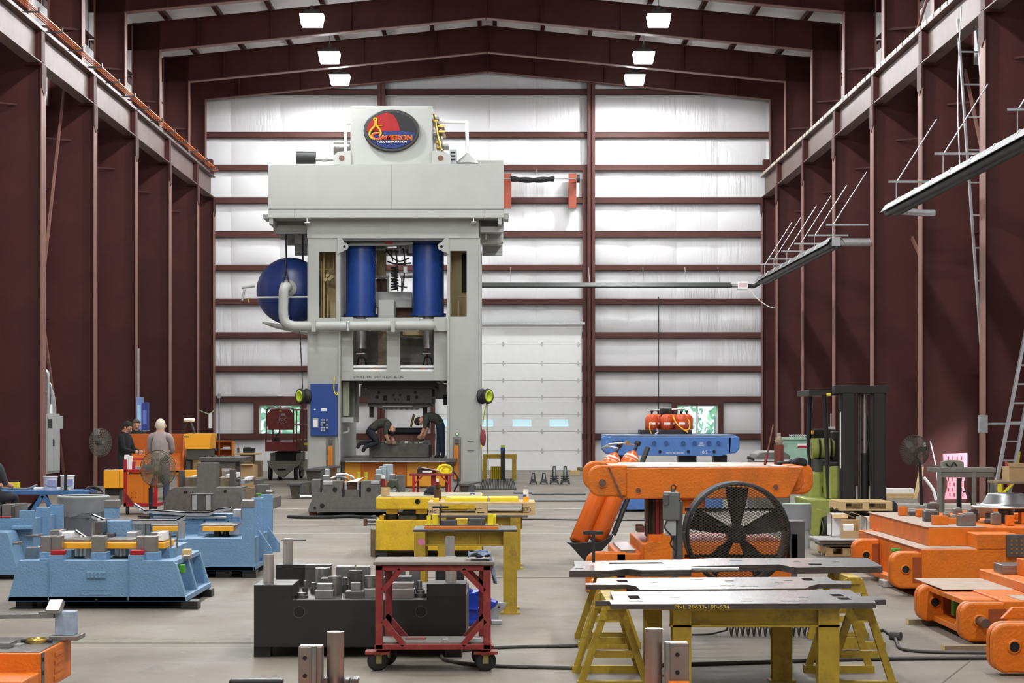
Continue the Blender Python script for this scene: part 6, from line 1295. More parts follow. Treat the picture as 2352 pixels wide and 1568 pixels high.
# leaning gas cylinders on their cart
t = T('cylinder_cart', 'dark steel hand cart under the two leaning orange gas cylinders', 'cart', 1350, 24.4)
A_ = Vector((fx(1327, 24.4), 24.4, fz(1246, 24.4))); B_ = Vector((fx(1430, 24.4), 24.9, fz(1018, 24.9)))
dv = (B_-A_).normalized(); off = Vector((.23, .03, .02))
o0 = t.o
t.poly('cart_scoop', black_m, [(1299, 1244), (1310, 1252), (1345, 1291), (1358, 1291), (1405, 1240), (1408, 1228), (1380, 1244), (1320, 1247)], -.14, .2)
for yy in (-.12, .16): MB().bar(A_-o0+dv*.0+Vector((.44,yy,.1)), B_-o0+Vector((.35,yy,-.05)), .03).build('cart_rail', black_m, t.e)
wheel(t, 1420, 1262, 15, .1, .05, axis='x')
for k, s_ in enumerate((Vector((0,0,0)), off)):
    e = tag(empty('gas_cylinder', A_+s_), ('left', 'right')[k]+' one of two tall orange gas cylinders leaning on a hand cart', 'gas cylinder', 'leaning gas cylinders')
    L_ = (B_-A_).length*.90; r_ = .112; prof = [(.001,0),(r_,.01),(r_,L_*.86),(r_*.93,L_*.91),(r_*.7,L_*.96),(r_*.35,L_*.99),(.03,L_)]
    o = MB().lathe(prof, (0,0,0), 'z', 32).build('cylinder_body', cyl_orange, e); qz = dv.to_track_quat('Z', 'Y').to_euler(); o.rotation_euler = qz
    o = MB().lathe([(r_*.96,L_*.89),(r_*.87,L_*.925),(r_*.80,L_*.94)], (0,0,0), 'z', 32).build('white_label', paper, e); o.rotation_euler = qz; o.scale = (1.004,1.004,1)
    o = MB().cyl((0,0,L_),(0,0,L_+.10),.02,n=12).cyl((0,0,L_+.10),(0,0,L_+.14),.04,n=12).build('valve', black_m, e); o.rotation_euler = qz
t.tube('gauge_hose', galv, [(1384, 1028, .4), (1400, 1020, .3), (1430, 1018, .3), (1455, 1022, .4)], .012); t.tube('gauge_hose', galv, [(1386, 1030, .4), (1395, 1025, .3), (1420, 1030, .3)], .012); t.disc('pressure_gauge', brass, 1442, 1017, 5, .3, .36)
# drum fan
t = T('drum_fan', 'large black drum fan with wire mesh front before the orange die', 'fan', 1697, 18.5)
R_ = 120*18.5/F; c = t.l(1696, 1227)
MB().lathe([(R_*.94,.0),(R_,.0),(R_*1.01,.03),(R_,.06),(R_*.97,.36),(R_,.40),(R_*.94,.40),(R_*.93,.06),(R_*.94,0)], c, 'y', 56).build('drum', black, t.e)
m = MB(); n = 24; sp = .044; dirs = (Vector((.866,0,.5)), Vector((.866,0,-.5)))
for dv_ in dirs:
    nv = Vector((-dv_.z, 0, dv_.x))
    for i in range(-n, n+1):
        o_ = i*sp*.5*1.0
        if abs(o_) >= R_*.97: continue
        h = math.sqrt((R_*.97)**2-o_**2)
        bul = lambda p: Vector((0,-.05*(1-min(1,(p.length/R_)**2)),0))
        pts = [nv*o_+dv_*(h*k) for k in (-1,-.6,-.2,.2,.6,1)]; m.tube([c+p+bul(p) for p in pts], .0028, 4)
m.build('mesh_guard', mat('guard_wire', (70,66,58), .5, .4), t.e)
b = MB()
for k in range(5):
    a0 = 2*math.pi*k/5+.3; vs = []
    for i in range(6):
        q = .14+.78*i/5; wd = (.85 if i else 1.1)-.06*i
        for s_ in (-1, 1):
            a = a0+s_*wd*.42; vs.append(c+Vector((math.cos(a)*R_*q, .16+s_*.05, math.sin(a)*R_*q)))
    off_ = Vector((0,.006,0)); n_ = len(vs); fs = [(2*i, 2*i+2, 2*i+3, 2*i+1) for i in range(5)]
    b.add(vs+[v+off_ for v in vs], fs+[tuple(j+n_ for j in reversed(f)) for f in fs], True)
b.build('blades', mat('fan_blade_dark', (52,44,36), .5, .3), t.e)
MB().cyl(c+Vector((0,.1,0)), c+Vector((0,.34,0)), .09).build('motor', black_m, t.e); 
for zz in (-.22, .0, .22): MB().bar(c+Vector((-R_*.97,.3,zz)), c+Vector((R_*.97,.3,zz)), .02, .03).build('motor_strut', black_m, t.e) if zz else None
MB().box(c.x+R_+.0, c.x+R_+.14, .05, .3, c.z-.27, c.z+.12).build('side_plate', steel_d, t.e); MB().box(c.x-R_-.12, c.x-R_-.07, .05, .1, 0, c.z+.3).build('stand_post', steel_d, t.e); MB().box(c.x+R_+.02, c.x+R_+.07, .05, .1, 0, c.z+.0).build('stand_post', steel_d, t.e); MB().box(c.x-R_-.15, c.x+R_+.1, -.12, .35, 0, .03).build('stand_base', steel_d, t.e)
MB().bar(c+Vector((-R_-.1,.08,0)), c+Vector((-R_+.02,.08,0)), .04).build('pivot', steel_d, t.e)
t = T('fan_switch', 'grey motor starter box with hook hung on the fan stand', 'switch box', 1543, 18.45, z=fz(1210, 18.45)); t.box('body', mat('switch_grey', (98,100,96), .45), 1525, 1562, 1130, 1195, 0, .14, bev=.012); t.box('cover', steel_d, 1523, 1536, 1134, 1160, -.02, .0); t.box('lower_box', grey, 1530, 1553, 1195, 1230, .02, .1); t.box('mount', steel_d, 1555, 1568, 1150, 1290, .06, .1)
a = t.l(1547, 1119, .07); MB().tube([a+Vector((.022*math.cos(x), 0, .022*math.sin(x))) for x in [2*math.pi*i/14 for i in range(15)]], .006, 6).build('eye_bolt', black_m, t.e); t.tube('cable', black, [(1532, 1195, -.02), (1527, 1212, -.04), (1543, 1232, -.05), (1540, 1250, -.05), (1552, 1265, -.05), (1550, 1280, -.05), (1562, 1286, -.05)], .008); t.vcyl('top_stub', steel_d, 1545, 1122, 1130, 5, .07)
# ================================================================ steel plates on trestles
pt_m = mat('ground_plate_steel', (226,226,226), .22, .85, .15, 5, .03, 30, stretch=(1,4,1), dirt=(110,108,106), dscale=4, damt=.5)
edge_m = mat('plate_edge', (84,77,73), .5, .5, .2, 12)
ZP = .595
def onp(px, py): Y = F*(H-ZP)/(py-VY); return (fx(px, Y), Y)
def plate(label, outline, holes, th, slots=()):
    P = [onp(*p) for p in outline]; cx = sum(p[0] for p in P)/len(P); cy = sum(p[1] for p in P)/len(P)
    e = tag(empty('steel_plate', (cx, cy, ZP-th)), label, 'steel plate', 'ground steel plates')
    bm = bmesh.new(); vs = [bm.verts.new((p[0]-cx, p[1]-cy, th)) for p in P]; edges = [bm.edges.new((vs[i], vs[(i+1)%len(vs)])) for i in range(len(vs))]
    for h in holes:
        q = [onp(*p) for p in h]; hv = [bm.verts.new((p[0]-cx, p[1]-cy, th)) for p in q]; edges += [bm.edges.new((hv[i], hv[(i+1)%len(hv)])) for i in range(len(hv))]
    bmesh.ops.triangle_fill(bm, edges=edges, use_beauty=True)
    for f in bm.faces:
        if f.normal.z < 0: f.normal_flip()
    top = bm.faces[:]; r = bmesh.ops.extrude_face_region(bm, geom=top); bmesh.ops.translate(bm, verts=[g for g in r['geom'] if isinstance(g, bmesh.types.BMVert)], vec=(0,0,-th)); bmesh.ops.recalc_face_normals(bm, faces=bm.faces)
    me = bpy.data.meshes.new('plate'); bm.to_mesh(me); bm.free(); me.materials.append(pt_m); me.materials.append(edge_m)
    for p in me.polygons: p.material_index = 0 if abs(p.normal.z) > .5 else 1
    link('plate', me, e)
    for (px, py, w_) in slots:
        x, y = onp(px, py); MB().box(x-cx-w_/2, x-cx+w_/2, y-cy-.012, y-cy+.012, th, th+.0015).build('tapped_hole', dark, e)
    return e, cx, cy
e, cx, cy = plate('nearest ground steel plate with yellow paint numbers on its edge', [(1367, 1380), (1400, 1380), (1404, 1387), (2013, 1385), (2008, 1378), (2035, 1377), (2010, 1368), (1975, 1369), (1952, 1354), (1402, 1358), (1410, 1377)],
  [[(1440, 1367), (1466, 1367), (1472, 1376), (1447, 1376)], [(1904, 1364), (1930, 1364), (1940, 1369), (1914, 1369)], [(1921, 1372), (1948, 1372), (1957, 1377), (1930, 1377)]], .032, [(1550, 1372, .07), (1640, 1357.5, .06), (1820, 1357, .06), (1845, 1371, .06), (1715, 1380, .07), (1815, 1380, .12), (1460, 1381, .1), (1515, 1360, .04)])
x_, y_ = onp(1612, 1387.2); text('edge_lettering', mat('yellow_marker', (214,190,60), .6), 'PNL 28633-100-634', (x_-cx, y_-cy-.004, .016), .022, .34, e, (math.pi/2,0,0), .002)
plate('middle ground steel plate with notched ends', [(1345, 1338), (1368, 1338), (1372, 1327), (1900, 1324), (1915, 1333), (1955, 1334), (1955, 1341), (1880, 1341), (1860, 1346), (1850, 1351), (1470, 1354), (1462, 1346), (1440, 1342), (1345, 1343)],
  [[(1414, 1331), (1440, 1331), (1444, 1337), (1420, 1337)], [(1838, 1327), (1862, 1327), (1872, 1333), (1848, 1333)]], .032, [(1490, 1332, .05), (1500, 1338, .05), (1600, 1331, .1), (1675, 1334, .06), (1670, 1345, .1), (1810, 1333, .06), (1790, 1337, .06), (1720, 1346, .12)])
plate('farthest long ground steel plate with cut-out front edge', [(1308, 1310), (1320, 1299), (1318, 1288), (1560, 1285), (1640, 1281), (1990, 1280), (2027, 1300), (1830, 1303), (1820, 1302), (1790, 1296), (1588, 1300), (1588, 1308), (1475, 1309), (1440, 1306), (1400, 1310)],
  [[(1400, 1291.5), (1520, 1290.5), (1526, 1294), (1398, 1295)], [(1855, 1294), (1885, 1294), (1890, 1297), (1862, 1298)]], .05, [(1330, 1305, .06), (1540, 1303, .05), (1690, 1287, .1), (1830, 1290, .05), (1920, 1290, .05), (1600, 1282.5, .15)])
q = T('t_handle_tool', 'dark T-shaped handle standing on the far steel plate', 'tool', 1363, 15.8, z=ZP); q.box('stem', black_m, 1360, 1367, 1226, 1292, 0, .02); q.box('cross_bar', black_m, 1340, 1386, 1219, 1228, -.01, .03)
q = T('steel_strips', 'bundle of thin steel strips on the cut-out of the far plate', 'strips', 1640, 15.2, z=ZP-.06); q.box('strip', galv, 1588, 1698, 1303, 1306, 0, .05); q.box('strip', steel, 1590, 1697, 1306.5, 1310, .01, .06)
# A-frame trestles
YW = yellow_w
def ahorse(label, cx, ya, yb, w_=.42, zt=.563, lean=0):
    e = tag(empty('trestle', (cx, ya, 0)), label, 'trestle', 'yellow trestles')
    for y in (0, yb-ya):
        MB().bar((-w_/2,y,.04), (-.045,y,zt-.02), .045, .05, up=(0,1,0)).build('leg', YW, e); MB().bar((w_/2,y,.04), (.045,y,zt-.02), .045, .05, up=(0,1,0)).build('leg', YW, e)
        MB().box(-w_/2-.03, w_/2+.03, y-.04, y+.04, 0, .05).build('foot_bar', YW, e); MB().box(-w_*.3, w_*.3, y-.02, y+.02, .20, .245).build('cross_bar', YW, e); MB().prism([(-.09,zt-.12),(.09,zt-.12),(.055,zt-.01),(-.055,zt-.01)], y-.03, y+.03).build('gusset', YW, e)
    MB().box(-.045, .045, -.05, yb-ya+.05, zt-.05, zt).build('top_beam', YW, e)
    return e
ahorse('near left yellow A-frame trestle under the front steel plates', fx(1410, 12.95), 12.95, 13.75); ahorse('near right yellow A-frame trestle under the front steel plates', fx(1975, 12.95), 12.95, 13.75)
ahorse('far left yellow A-frame trestle under the long steel plate', fx(1400, 15.2), 15.2, 15.9, zt=.545); ahorse('far right yellow A-frame trestle under the long steel plate', fx(1960, 15.2), 15.2, 15.9, zt=.545)
t = T('steel_table', 'worn yellow steel table under the nearest steel plates', 'table', 1735, 12.55)
for x0, x1, d in ((1545, 1588, 0), (1880, 1928, 0), (1480, 1520, 1.0), (1775, 1820, .7)):
    a = t.l(x0, 1395, d if d else 0); b = t.l(x1, 1395, d if d else 0); MB().box(a.x, b.x, d, d+.015, .012, .545).box((a.x+b.x)/2-.006, (a.x+b.x)/2+.006, d+.015, d+.1, .012, .545).box(a.x, b.x, d+.1, d+.115, .012, .545).build('leg', YW, t.e); MB().box(a.x-.02, b.x+.02, d-.02, d+.135, 0, .012).build('foot_plate', YW, t.e)
a = t.l(1540, 1440); b = t.l(1930, 1397); MB().box(a.x, b.x, .05, .06, a.z, .545).box(a.x, b.x, .0, .11, a.z, a.z+.012).build('front_beam', YW, t.e); a = t.l(1480, 1440, 1.05); MB().box(a.x, b.x, 1.05, 1.06, .45, .545).build('rear_beam', YW, t.e); MB().box(t.l(1480,0,0).x, b.x, .0, 1.15, .545, .562).build('top_plate', YW, t.e)
# ================================================================ orange dies along the right
def slug(t, X, Y, z0, z1, w_, th, hole=True, pin=False):
    """rounded lifting lug pair projecting to the left"""
    n = 6; r_ = (z1-z0)*.30
    q = [(X+w_, z0)]+[(X+r_-r_*math.sin(math.pi/2*i/n), z0+r_-r_*math.cos(math.pi/2*i/n)) for i in range(n+1)]+[(X+r_-r_*math.cos(math.pi/2*i/n), z1-r_+r_*math.sin(math.pi/2*i/n)) for i in range(n+1)]+[(X+w_, z1)]
    q = [(a-t.o.x, b) for a, b in q]
    lg = MB().prism(q, Y-t.o.y, Y-t.o.y+th).build('lifting_lug', OR, t.e, .018); MB().prism([(a*1.0+.008, b) for a, b in q], Y-t.o.y+th, Y-t.o.y+th+.025).build('lug_groove', rust, t.e); MB().prism(q, Y-t.o.y+th+.025, Y-t.o.y+2*th+.025).build('lifting_lug', OR, t.e, .018)
    cx_, cz_ = X+w_*.42-t.o.x, (z0+z1)/2+.01
    MB().lathe([(.036,-.006),(.05,-.006),(.05,.01),(.036,.01)], (cx_, Y-t.o.y, cz_), 'y', 28).build('hole_rim', OR, lg); MB().cyl((cx_, Y-t.o.y-.002, cz_), (cx_, Y-t.o.y+.02, cz_), .040, n=28).build('lug_hole', dark if not pin else rust, lg)
    if pin: MB().cyl((cx_+.02, Y-t.o.y-.12, cz_-.01), (cx_, Y-t.o.y+.1, cz_), .038, n=28).build('lug_pin', mat('pin_steel', (120,112,100), .35, .7), lg)
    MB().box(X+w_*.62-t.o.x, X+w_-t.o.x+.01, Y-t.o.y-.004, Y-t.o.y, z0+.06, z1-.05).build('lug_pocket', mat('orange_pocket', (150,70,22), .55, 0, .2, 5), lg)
t = T('orange_die', 'long stepped orange die on the right with a steel dome on top', 'die', 2200, 19.5); o0 = t.o
def wb_(name, m_, x0, x1, y0, y1, z0, z1, bev=.008, par=None): return MB().box(x0-o0.x, x1-o0.x, y0-o0.y, y1-o0.y, z0, z1).build(name, m_, par or t.e, bev)
slug(t, 3.87, 19.6, .08, .44, .33, .09); slug(t, 3.87, 21.7, .08, .44, .33, .09)
wb_('body', OR, 4.16, 7.6, 19.55, 23.0, .07, .47); wb_('bed_side', OR, 4.05, 4.2, 19.85, 21.9, .06, .12); MB().prism([(4.03-o0.x,.10),(4.2-o0.x,.10),(4.2-o0.x,.42),(4.16-o0.x,.42)], 1.1, 1.16).build('side_gusset', OR, t.e); wb_('green_wedge', green, 4.05, 4.14, 20.5, 20.56, .38, .42)
wb_('ledge', dusty, 4.14, 4.75, 19.6, 22.6, .47, .475, 0); wb_('upper_body', OR, 4.32, 7.6, 20.0, 23.2, .47, .66); wb_('front_tower', OR, 4.7, 5.1, 19.55, 20.0, .47, .62); wb_('ledge', dusty, 4.30, 4.9, 20.0, 23.2, .66, .664, 0)
random.seed(21)
for i in range(34):
    x = 4.42+random.uniform(0, 1.3); y = 20.1+random.uniform(0, 2.8); h = random.uniform(.03, .12); w_ = random.uniform(.06, .15); m_ = (OR, steel, steel_d, OR, steel)[i % 5]; b = wb_('die_insert', m_, x, x+w_, y, y+w_, .664, .664+h, .006)
    if m_ is not OR: wb_('insert_cap', galv, x+.02, x+w_-.02, y+.02, y+w_-.02, .664+h, .664+h+.015, .003)
wb_('perforated_block', steel_d, 4.98, 5.35, 19.48, 19.55, .40, .62); 
for i in range(4):
    for j in range(4): MB().cyl((5.02-o0.x+.05*i, 19.478-o0.y, .44+.04*j), (5.02-o0.x+.05*i, 19.482-o0.y, .44+.04*j), .011, n=8).build('perforation', brass, t.e)
for x, y in ((4.3, 19.8), (4.3, 22.6), (6.5, 19.8), (4.0, 20.7)): wb_('riser_block', concg if y == 20.7 else black, x, x+.2, y, y+.2, 0, .07, 0) if y != 20.7 else wb_('concrete_riser', mat('concrete_block', (168,166,160), .8), x, x+.18, y, y+.25, 0, .07)
e = tag(empty('steel_dome', (5.35, 21.0, .66)), 'bright spun steel dome resting on the long right orange die', 'dome')
MB().lathe([(.30,.16),(.33,.16),(.33,.18),(.27,.19),(.24,.21),(.19,.30),(.17,.31),(.001,.312)], (0,0,0), 'z', 40).build('dome', mat('spun_steel', (140,140,142), .3, .95, .15, 3), e); MB().cyl((0,0,0),(0,0,.2),.08).build('support_post', steel_d, e); MB().lathe([(.33,.155),(.36,.16),(.36,.175),(.33,.18)], (0,0,0), 'z', 40).build('rim', chrome, e)
t = T('orange_die', 'orange die with a green box and a steel lug pin at the right edge', 'die', 2290, 15.2); o0 = t.o
slug(t, 3.53, 15.2, .05, .35, .34, .075, pin=True); slug(t, 3.53, 16.75, .05, .35, .34, .075)
wb_('body', OR, 3.86, 6.5, 15.2, 17.4, .05, .36); wb_('deck', dusty, 3.62, 4.6, 16.2, 17.35, .36, .364, 0); wb_('flange', OR, 3.62, 3.88, 15.5, 17.0, .30, .345); wb_('bed_side', OR, 3.66, 3.9, 15.4, 16.8, .05, .10)
MB().prism([(3.66-o0.x,.10),(3.88-o0.x,.10),(3.88-o0.x,.33),(3.80-o0.x,.33)], .75, .80).build('side_gusset', OR, t.e, .004)
gb = wb_('green_box', green, 3.76, 3.86, 16.45, 16.55, .12, .33); wb_('box_latch', galv, 3.83, 3.84, 16.44, 16.45, .18, .30, .002, gb)
wb_('upper_step', OR, 4.2, 6.5, 15.7, 17.4, .36, .44); wb_('upper_step', OR, 4.5, 6.5, 16.1, 17.4, .44, .50); wb_('steel_pad', steel, 4.25, 4.45, 16.8, 17.1, .44, .52); wb_('post_block', OR, 4.37, 4.52, 16.6, 16.8, .44, .58); MB().cyl((4.44-o0.x,16.68-o0.y,.58),(4.44-o0.x,16.68-o0.y,.84),.037,n=28).cyl((4.44-o0.x,16.68-o0.y,.81),(4.44-o0.x,16.68-o0.y,.825),.044,n=28).build('guide_post', chrome, t.e); wb_('ledge', dusty, 4.0, 4.6, 15.25, 15.7, .36, .364, 0); wb_('steel_insert', steel_d, 4.6, 5.2, 16.5, 17.2, .5, .62)
for x, y0, y1 in ((3.6, 16.7, 16.85), (3.45, 15.0, 15.15)): 
    pass
for i, (yy, x0, x1, lab) in enumerate(((16.95, 3.48, 4.6, 'far weathered timber under the right orange die'), (15.0, 3.35, 4.5, 'near weathered timber under the right orange die'))):
    e = tag(empty('timber_riser', ((x0+x1)/2, yy, 0)), lab, 'timber'); w_ = (x1-x0)/2; MB().box(-w_, w_, -.06, .06, 0, .05).build('beam', wood_d, e, .004); MB().box(-w_-.002, -w_, -.058, .058, .002, .048).build('end_grain', wood, e)
t = T('orange_die', 'orange die lug at the bottom right corner of the picture', 'die', 2350, 13.6); o0 = t.o
slug(t, 3.36, 13.55, .02, .36, .36, .08); wb_('body', OR, 3.72, 6, 13.0, 14.4, .02, .36); wb_('front_block', OR, 3.58, 3.9, 12.9, 13.1, .02, .2); MB().prism([(3.5-o0.x,.36),(3.58-o0.x,.44),(3.9-o0.x,.44),(3.9-o0.x,.36)], .25, .3).build('top_gusset', OR, t.e, .004)
# near orange die below the frame with posts standing up
t = T('orange_die', 'orange die at the bottom edge carrying bronze posts and key blocks', 'die', 1150, 9.0); zt = .495
a = t.l(640, 1566); b = t.l(1700, 1566); MB().box(a.x, b.x, -.25, .3, .1, zt).build('shoe', OR, t.e, .006)
for x in (a.x+.1, b.x-.25): MB().box(x, x+.15, 0, .4, 0, .1).build('riser_block', black, t.e)
for x, y0 in ((770.5, 1450), (1501.5, 1443)): t.vcyl('guide_post', copper_post, x, y0, 1600, 20, .1, n=36, bev=.004)
for x0, x1, y0 in ((685, 740, 1484), (1528, 1583, 1476)):
    kb = t.box('key_block', copper_post, x0, x1, y0, 1599, .05, .14); t.box('key_rib', steel, x0+30 if x0 < 1000 else x0, x0+42 if x0 < 1000 else x0+12, y0-2, 1599, .03, .05, par=kb)
    for y in (y0+27, y0+68): t.disc('cap_screw', dark, x0+(15 if x0 < 1000 else 28), y, 5, .045, .055, par=kb)
t.box('orange_pad', OR, 1536, 1585, 1566, 1599, -.02, .03)
for x0, x1, y0 in ((788, 802, 1560), (806, 822, 1559), (742, 752, 1556)): t.box('small_block', steel_d, x0, x1, y0, 1599, .0, .1)
q = T('black_case', 'black flat case edge at the bottom of the picture', 'case', 600, 9.2); MB().box(-.14, .12, 0, .05, .0, fz(1559, 9.2)-.03).build('case', black, q.e, .02); MB().box(-.15, .10, -.01, .05, fz(1559, 9.2)-.03, fz(1559, 9.2)).build('lid', black_m, q.e, .012)
# ================================================================ forklift
t = T('forklift', 'lime green forklift with tall black mast on the right', 'forklift', 1930, 28.3)
for x0, x1 in ((1930, 1966), (2003, 2036)): 
    t.box('mast_channel', black_m, x0, x1, 888, 1230, 0, .16); t.box('mast_inner_rail', black_m, x0+6, x1-4, 895, 1200, -.05, 0)
t.box('mast_top', black_m, 1917, 2042, 885, 903, -.06, .18, bev=.01); t.box('mast_foot_tie', black_m, 1930, 2036, 1150, 1172, -.04, .16); t.box('mast_tie', black_m, 1966, 2003, 895, 905, .05, .12)
t.vcyl('lift_cylinder', black_m, 1986, 1040, 1160, 9, .12); t.vcyl('lift_rod', chrome, 1986, 905, 1040, 4, .12)
for x in (1972, 1976): t.tube('lift_chain', steel_d, [(x, 903, .1), (x, 1150, .1)], .012, sub=1)
t.tube('hose', black, [(1980, 905, .2), (1992, 960, .2), (1997, 1000, .25), (1988, 1040, .25)], .015); t.box('white_scale', paper, 1929, 1932, 945, 1075, -.005, .0)
t.tube('guard_front_post', black_m, [(1893, 903, .3), (1898, 1000, .35), (1904, 1148, .4)], .035, sub=1); t.tube('guard_rear_post', black_m, [(1862, 903, 1.3), (1858, 1010, 1.3), (1864, 1075, 1.3)], .04, sub=3); t.tube('guard_far_post', black_m, [(1986, 903, .4), (1992, 1010, .5), (1996, 1060, .6)], .03, sub=1)
t.box('guard_roof', black_m, 1858, 1930, 895, 908, .25, 1.4); t.box('yellow_tag', yellow_b, 1899, 1909, 903, 909, .2, .25); t.box('roof_bar', black_m, 1940, 2030, 897, 904, .4, 1.4)
k_ = (28.3+1.0)/F; a = t.l(1864, 1030, 1.0); b = t.l(1914, 1030, 1.0); tk_ = MB().cyl(a, b, 24*k_, None, 28).build('gas_tank', lime, t.e, .03); MB().cyl(a+Vector((-.01,0,0)), a, 14*k_).build('tank_end', brass, tk_)
for x in (1878, 1904): c_ = t.l(x, 1030, 1.0); MB().cyl(c_, c_+Vector((.03,0,0)), 24.6*k_, None, 28).build('tank_strap', black_m, tk_)
t.box('seat', black, 1866, 1920, 985, 1006, 1.2, 1.7, bev=.03); t.box('seat_back', black, 1912, 1934, 990, 1060, .9, 1.3, bev=.03); t.box('orange_beacon', amber, 1864, 1869, 988, 997, 1.15, 1.2); t.tube('steering_wheel', black, [(1975, 995, .6), (1985, 990, .7), (1994, 1000, .75), (1990, 1012, .65), (1978, 1008, .6), (1975, 996, .6)], .012)
t.poly('counterweight', lime, [(1857, 1146), (1866, 1085), (1875, 1082), (1898, 1082), (1898, 1146)], .9, 1.7, bev=.03); t.poly('hood', lime, [(1906, 1146), (1906, 1070), (1932, 1067), (1932, 1146)], .3, 1.2, bev=.02); t.poly('side_frame', lime, [(1854, 1146), (1920, 1146), (1920, 1180), (1908, 1184), (1888, 1190), (1882, 1232), (1868, 1232), (1860, 1186), (1856, 1160)], .25, 1.5, bev=.02)
t.box('step_recess', dark, 1889, 1897, 1117, 1132, .89, .9); t.box('dash', black_m, 1905, 1934, 1062, 1070, .3, 1.2); t.box('engine_parts', steel_d, 1872, 1900, 1055, 1083, .9, 1.4); t.box('axle_cover', black_m, 1908, 2050, 1160, 1185, .18, .9)
wheel(t, 1902, 1212, 31, .35, .18, hub=lime); wheel(t, 1874, 1218, 30, 1.35, .16, hub=lime); wheel(t, 2045, 1180, 30, .35, .18)
for x in (1955, 2000): t.box('fork', black_m, x, x+14, 1176, 1181, -1.2, 0)
# pallet and boxes near the forklift
def pallet(label, px, Y, z, x0, x1, dep, rz=0):
    t = T('wooden_pallet', label, 'pallet', px, Y, z=z, group='pallets'); a = fx(x0, Y)-t.o.x; b = fx(x1, Y)-t.o.x
    for k in range(5): MB().box(a, b, dep*k/5, dep*k/5+dep*.15, .10, .122).build('deck_board', wood, t.e)
    for k in range(3): x = a+(b-a-.09)*k/2; MB().box(x, x+.09, 0, dep*.96, .022, .10).build('stringer', wood, t.e, .003)
    for k in range(3): MB().box(a, b, dep*k*.42, dep*k*.42+.1, 0, .022).build('bottom_board', wood, t.e)
    t.e.rotation_euler = (0,0,rz); return t
pallet('wooden pallet resting on the forklift forks', 1988, 27.2, fz(1181, 27.2)+.05, 1928, 2050, .9)
pallet('low wooden pallet on the floor under steel sheets', 1945, 25.4, 0, 1898, 1990, .8)
q = T('sheet_stack', 'stack of thin steel sheets on the low pallet', 'sheets', 1960, 25.3, z=.125)
for i in range(3): q.box('sheet', (galv, steel, steel_d)[i], 1878+i*6, 2066-i*12, 1238+i*6, 1243+i*6, -.05+.05*i, .7)
q.box('hinge_part', black_m, 1990, 2012, 1236, 1256, -.1, -.02); q.box('spacer', wood, 1905, 1990, 1254, 1259, .1, .6)
zc = q.l(0, 1238).z+q.o.z
def opencarton(label, px, Y, z, x0, x1, y0, m_, inner=card, dep=.35, rz=0):
    t = T('open_carton', label, 'carton', px, Y, z=z); a = t.l(x0, 0); b = t.l(x1, y0); th = .006; Hh = b.z
    MB().box(a.x, a.x+th, 0, dep, 0, Hh).box(b.x-th, b.x, 0, dep, 0, Hh).box(a.x, b.x, 0, th, 0, Hh).box(a.x, b.x, dep-th, dep, 0, Hh).box(a.x, b.x, 0, dep, 0, th).build('carton_walls', m_, t.e)
    MB().bar((a.x,dep/2,Hh), (a.x-.14,dep/2,Hh+.05), dep, .006, up=(0,0,1)).build('flap', inner, t.e); MB().bar((b.x,dep/2,Hh), (b.x+.13,dep/2,Hh-.06), dep, .006).build('flap', inner, t.e); MB().bar(((a.x+b.x)/2,0,Hh), ((a.x+b.x)/2,-.12,Hh-.05), b.x-a.x, .006).build('flap', inner, t.e)
    return t
opencarton('white open carton left by the forklift wheel', 1925, 25.9, zc, 1910, 1945, 1180, paper); opencarton('white open carton in the middle of the carton group', 2000, 25.7, zc, 1990, 2025, 1188, paper); opencarton('white open carton beside the long orange die', 2042, 25.5, zc, 2030, 2056, 1185, paper, dep=.3)
q = T('cut_carton', 'brown cut-down carton with white parts inside', 'carton', 1952, 25.5, z=zc); q.box('back', card, 1932, 1976, 1192, 1238.2, .25, .26); q.box('front', card, 1931, 1975, 1219, 1238.2, 0, .01); q.box('side', card, 1974, 1976, 1192, 1238.2, 0, .25); q.box('parts', paper, 1940, 1962, 1204, 1219, .08, .2)
# bins, switch boxes by the far right wall
t = T('waste_bin', 'pale green tapered waste bin by the right columns', 'bin', 1835, 48.0); a = t.l(1812, 1130); t.poly('body', teal, [(1812, 1120), (1808, 1008), (1862, 1008), (1858, 1120)], 0, .9); t.box('rim', teal, 1805, 1865, 1005, 1010, -.05, .95); t.box('sign', paper, 1832, 1854, 1018, 1030, -.01, 0); t.box('sign_band', red, 1832, 1854, 1023, 1028, -.015, -.01); t.box('base', dark, 1815, 1856, 1120, 1130, .05, .85)
for i in range(8): t.tube('scrap_wire', galv, [(1815+i*5, 1006, .3), (1813+i*5, 998, .25), (1818+i*5, 1002, .2)], .01)
e = tag(empty('switch_box', (8.74, 52.0, .9)), 'grey switch box with red handle on a right column', 'switch box'); MB().box(-.1,.04,.0,.22,.0,.65).build('enclosure', grey, e, .006); MB().box(-.06,.0,-.03,.0,.42,.52).build('red_handle', red, e); MB().tube([(-.04,.1,.65),(-.04,.1,1.0)], .02).build('conduit', galv, e)
t = T('grey_hood', 'rounded grey metal cover behind the orange die', 'cover', 1772, 30.0); t.poly('shell', mat('hood_grey', (120,120,116), .35, .5), [(1732, 1170), (1732, 1060), (1738, 1043), (1752, 1036), (1800, 1036), (1815, 1046), (1815, 1170)], 0, .8, bev=.02); t.box('lip', galv, 1728, 1818, 1056, 1060, -.06, .0); t.tube('handle', black_m, [(1716, 1050, -.05), (1724, 1052, -.05), (1732, 1056, -.05)], .02)
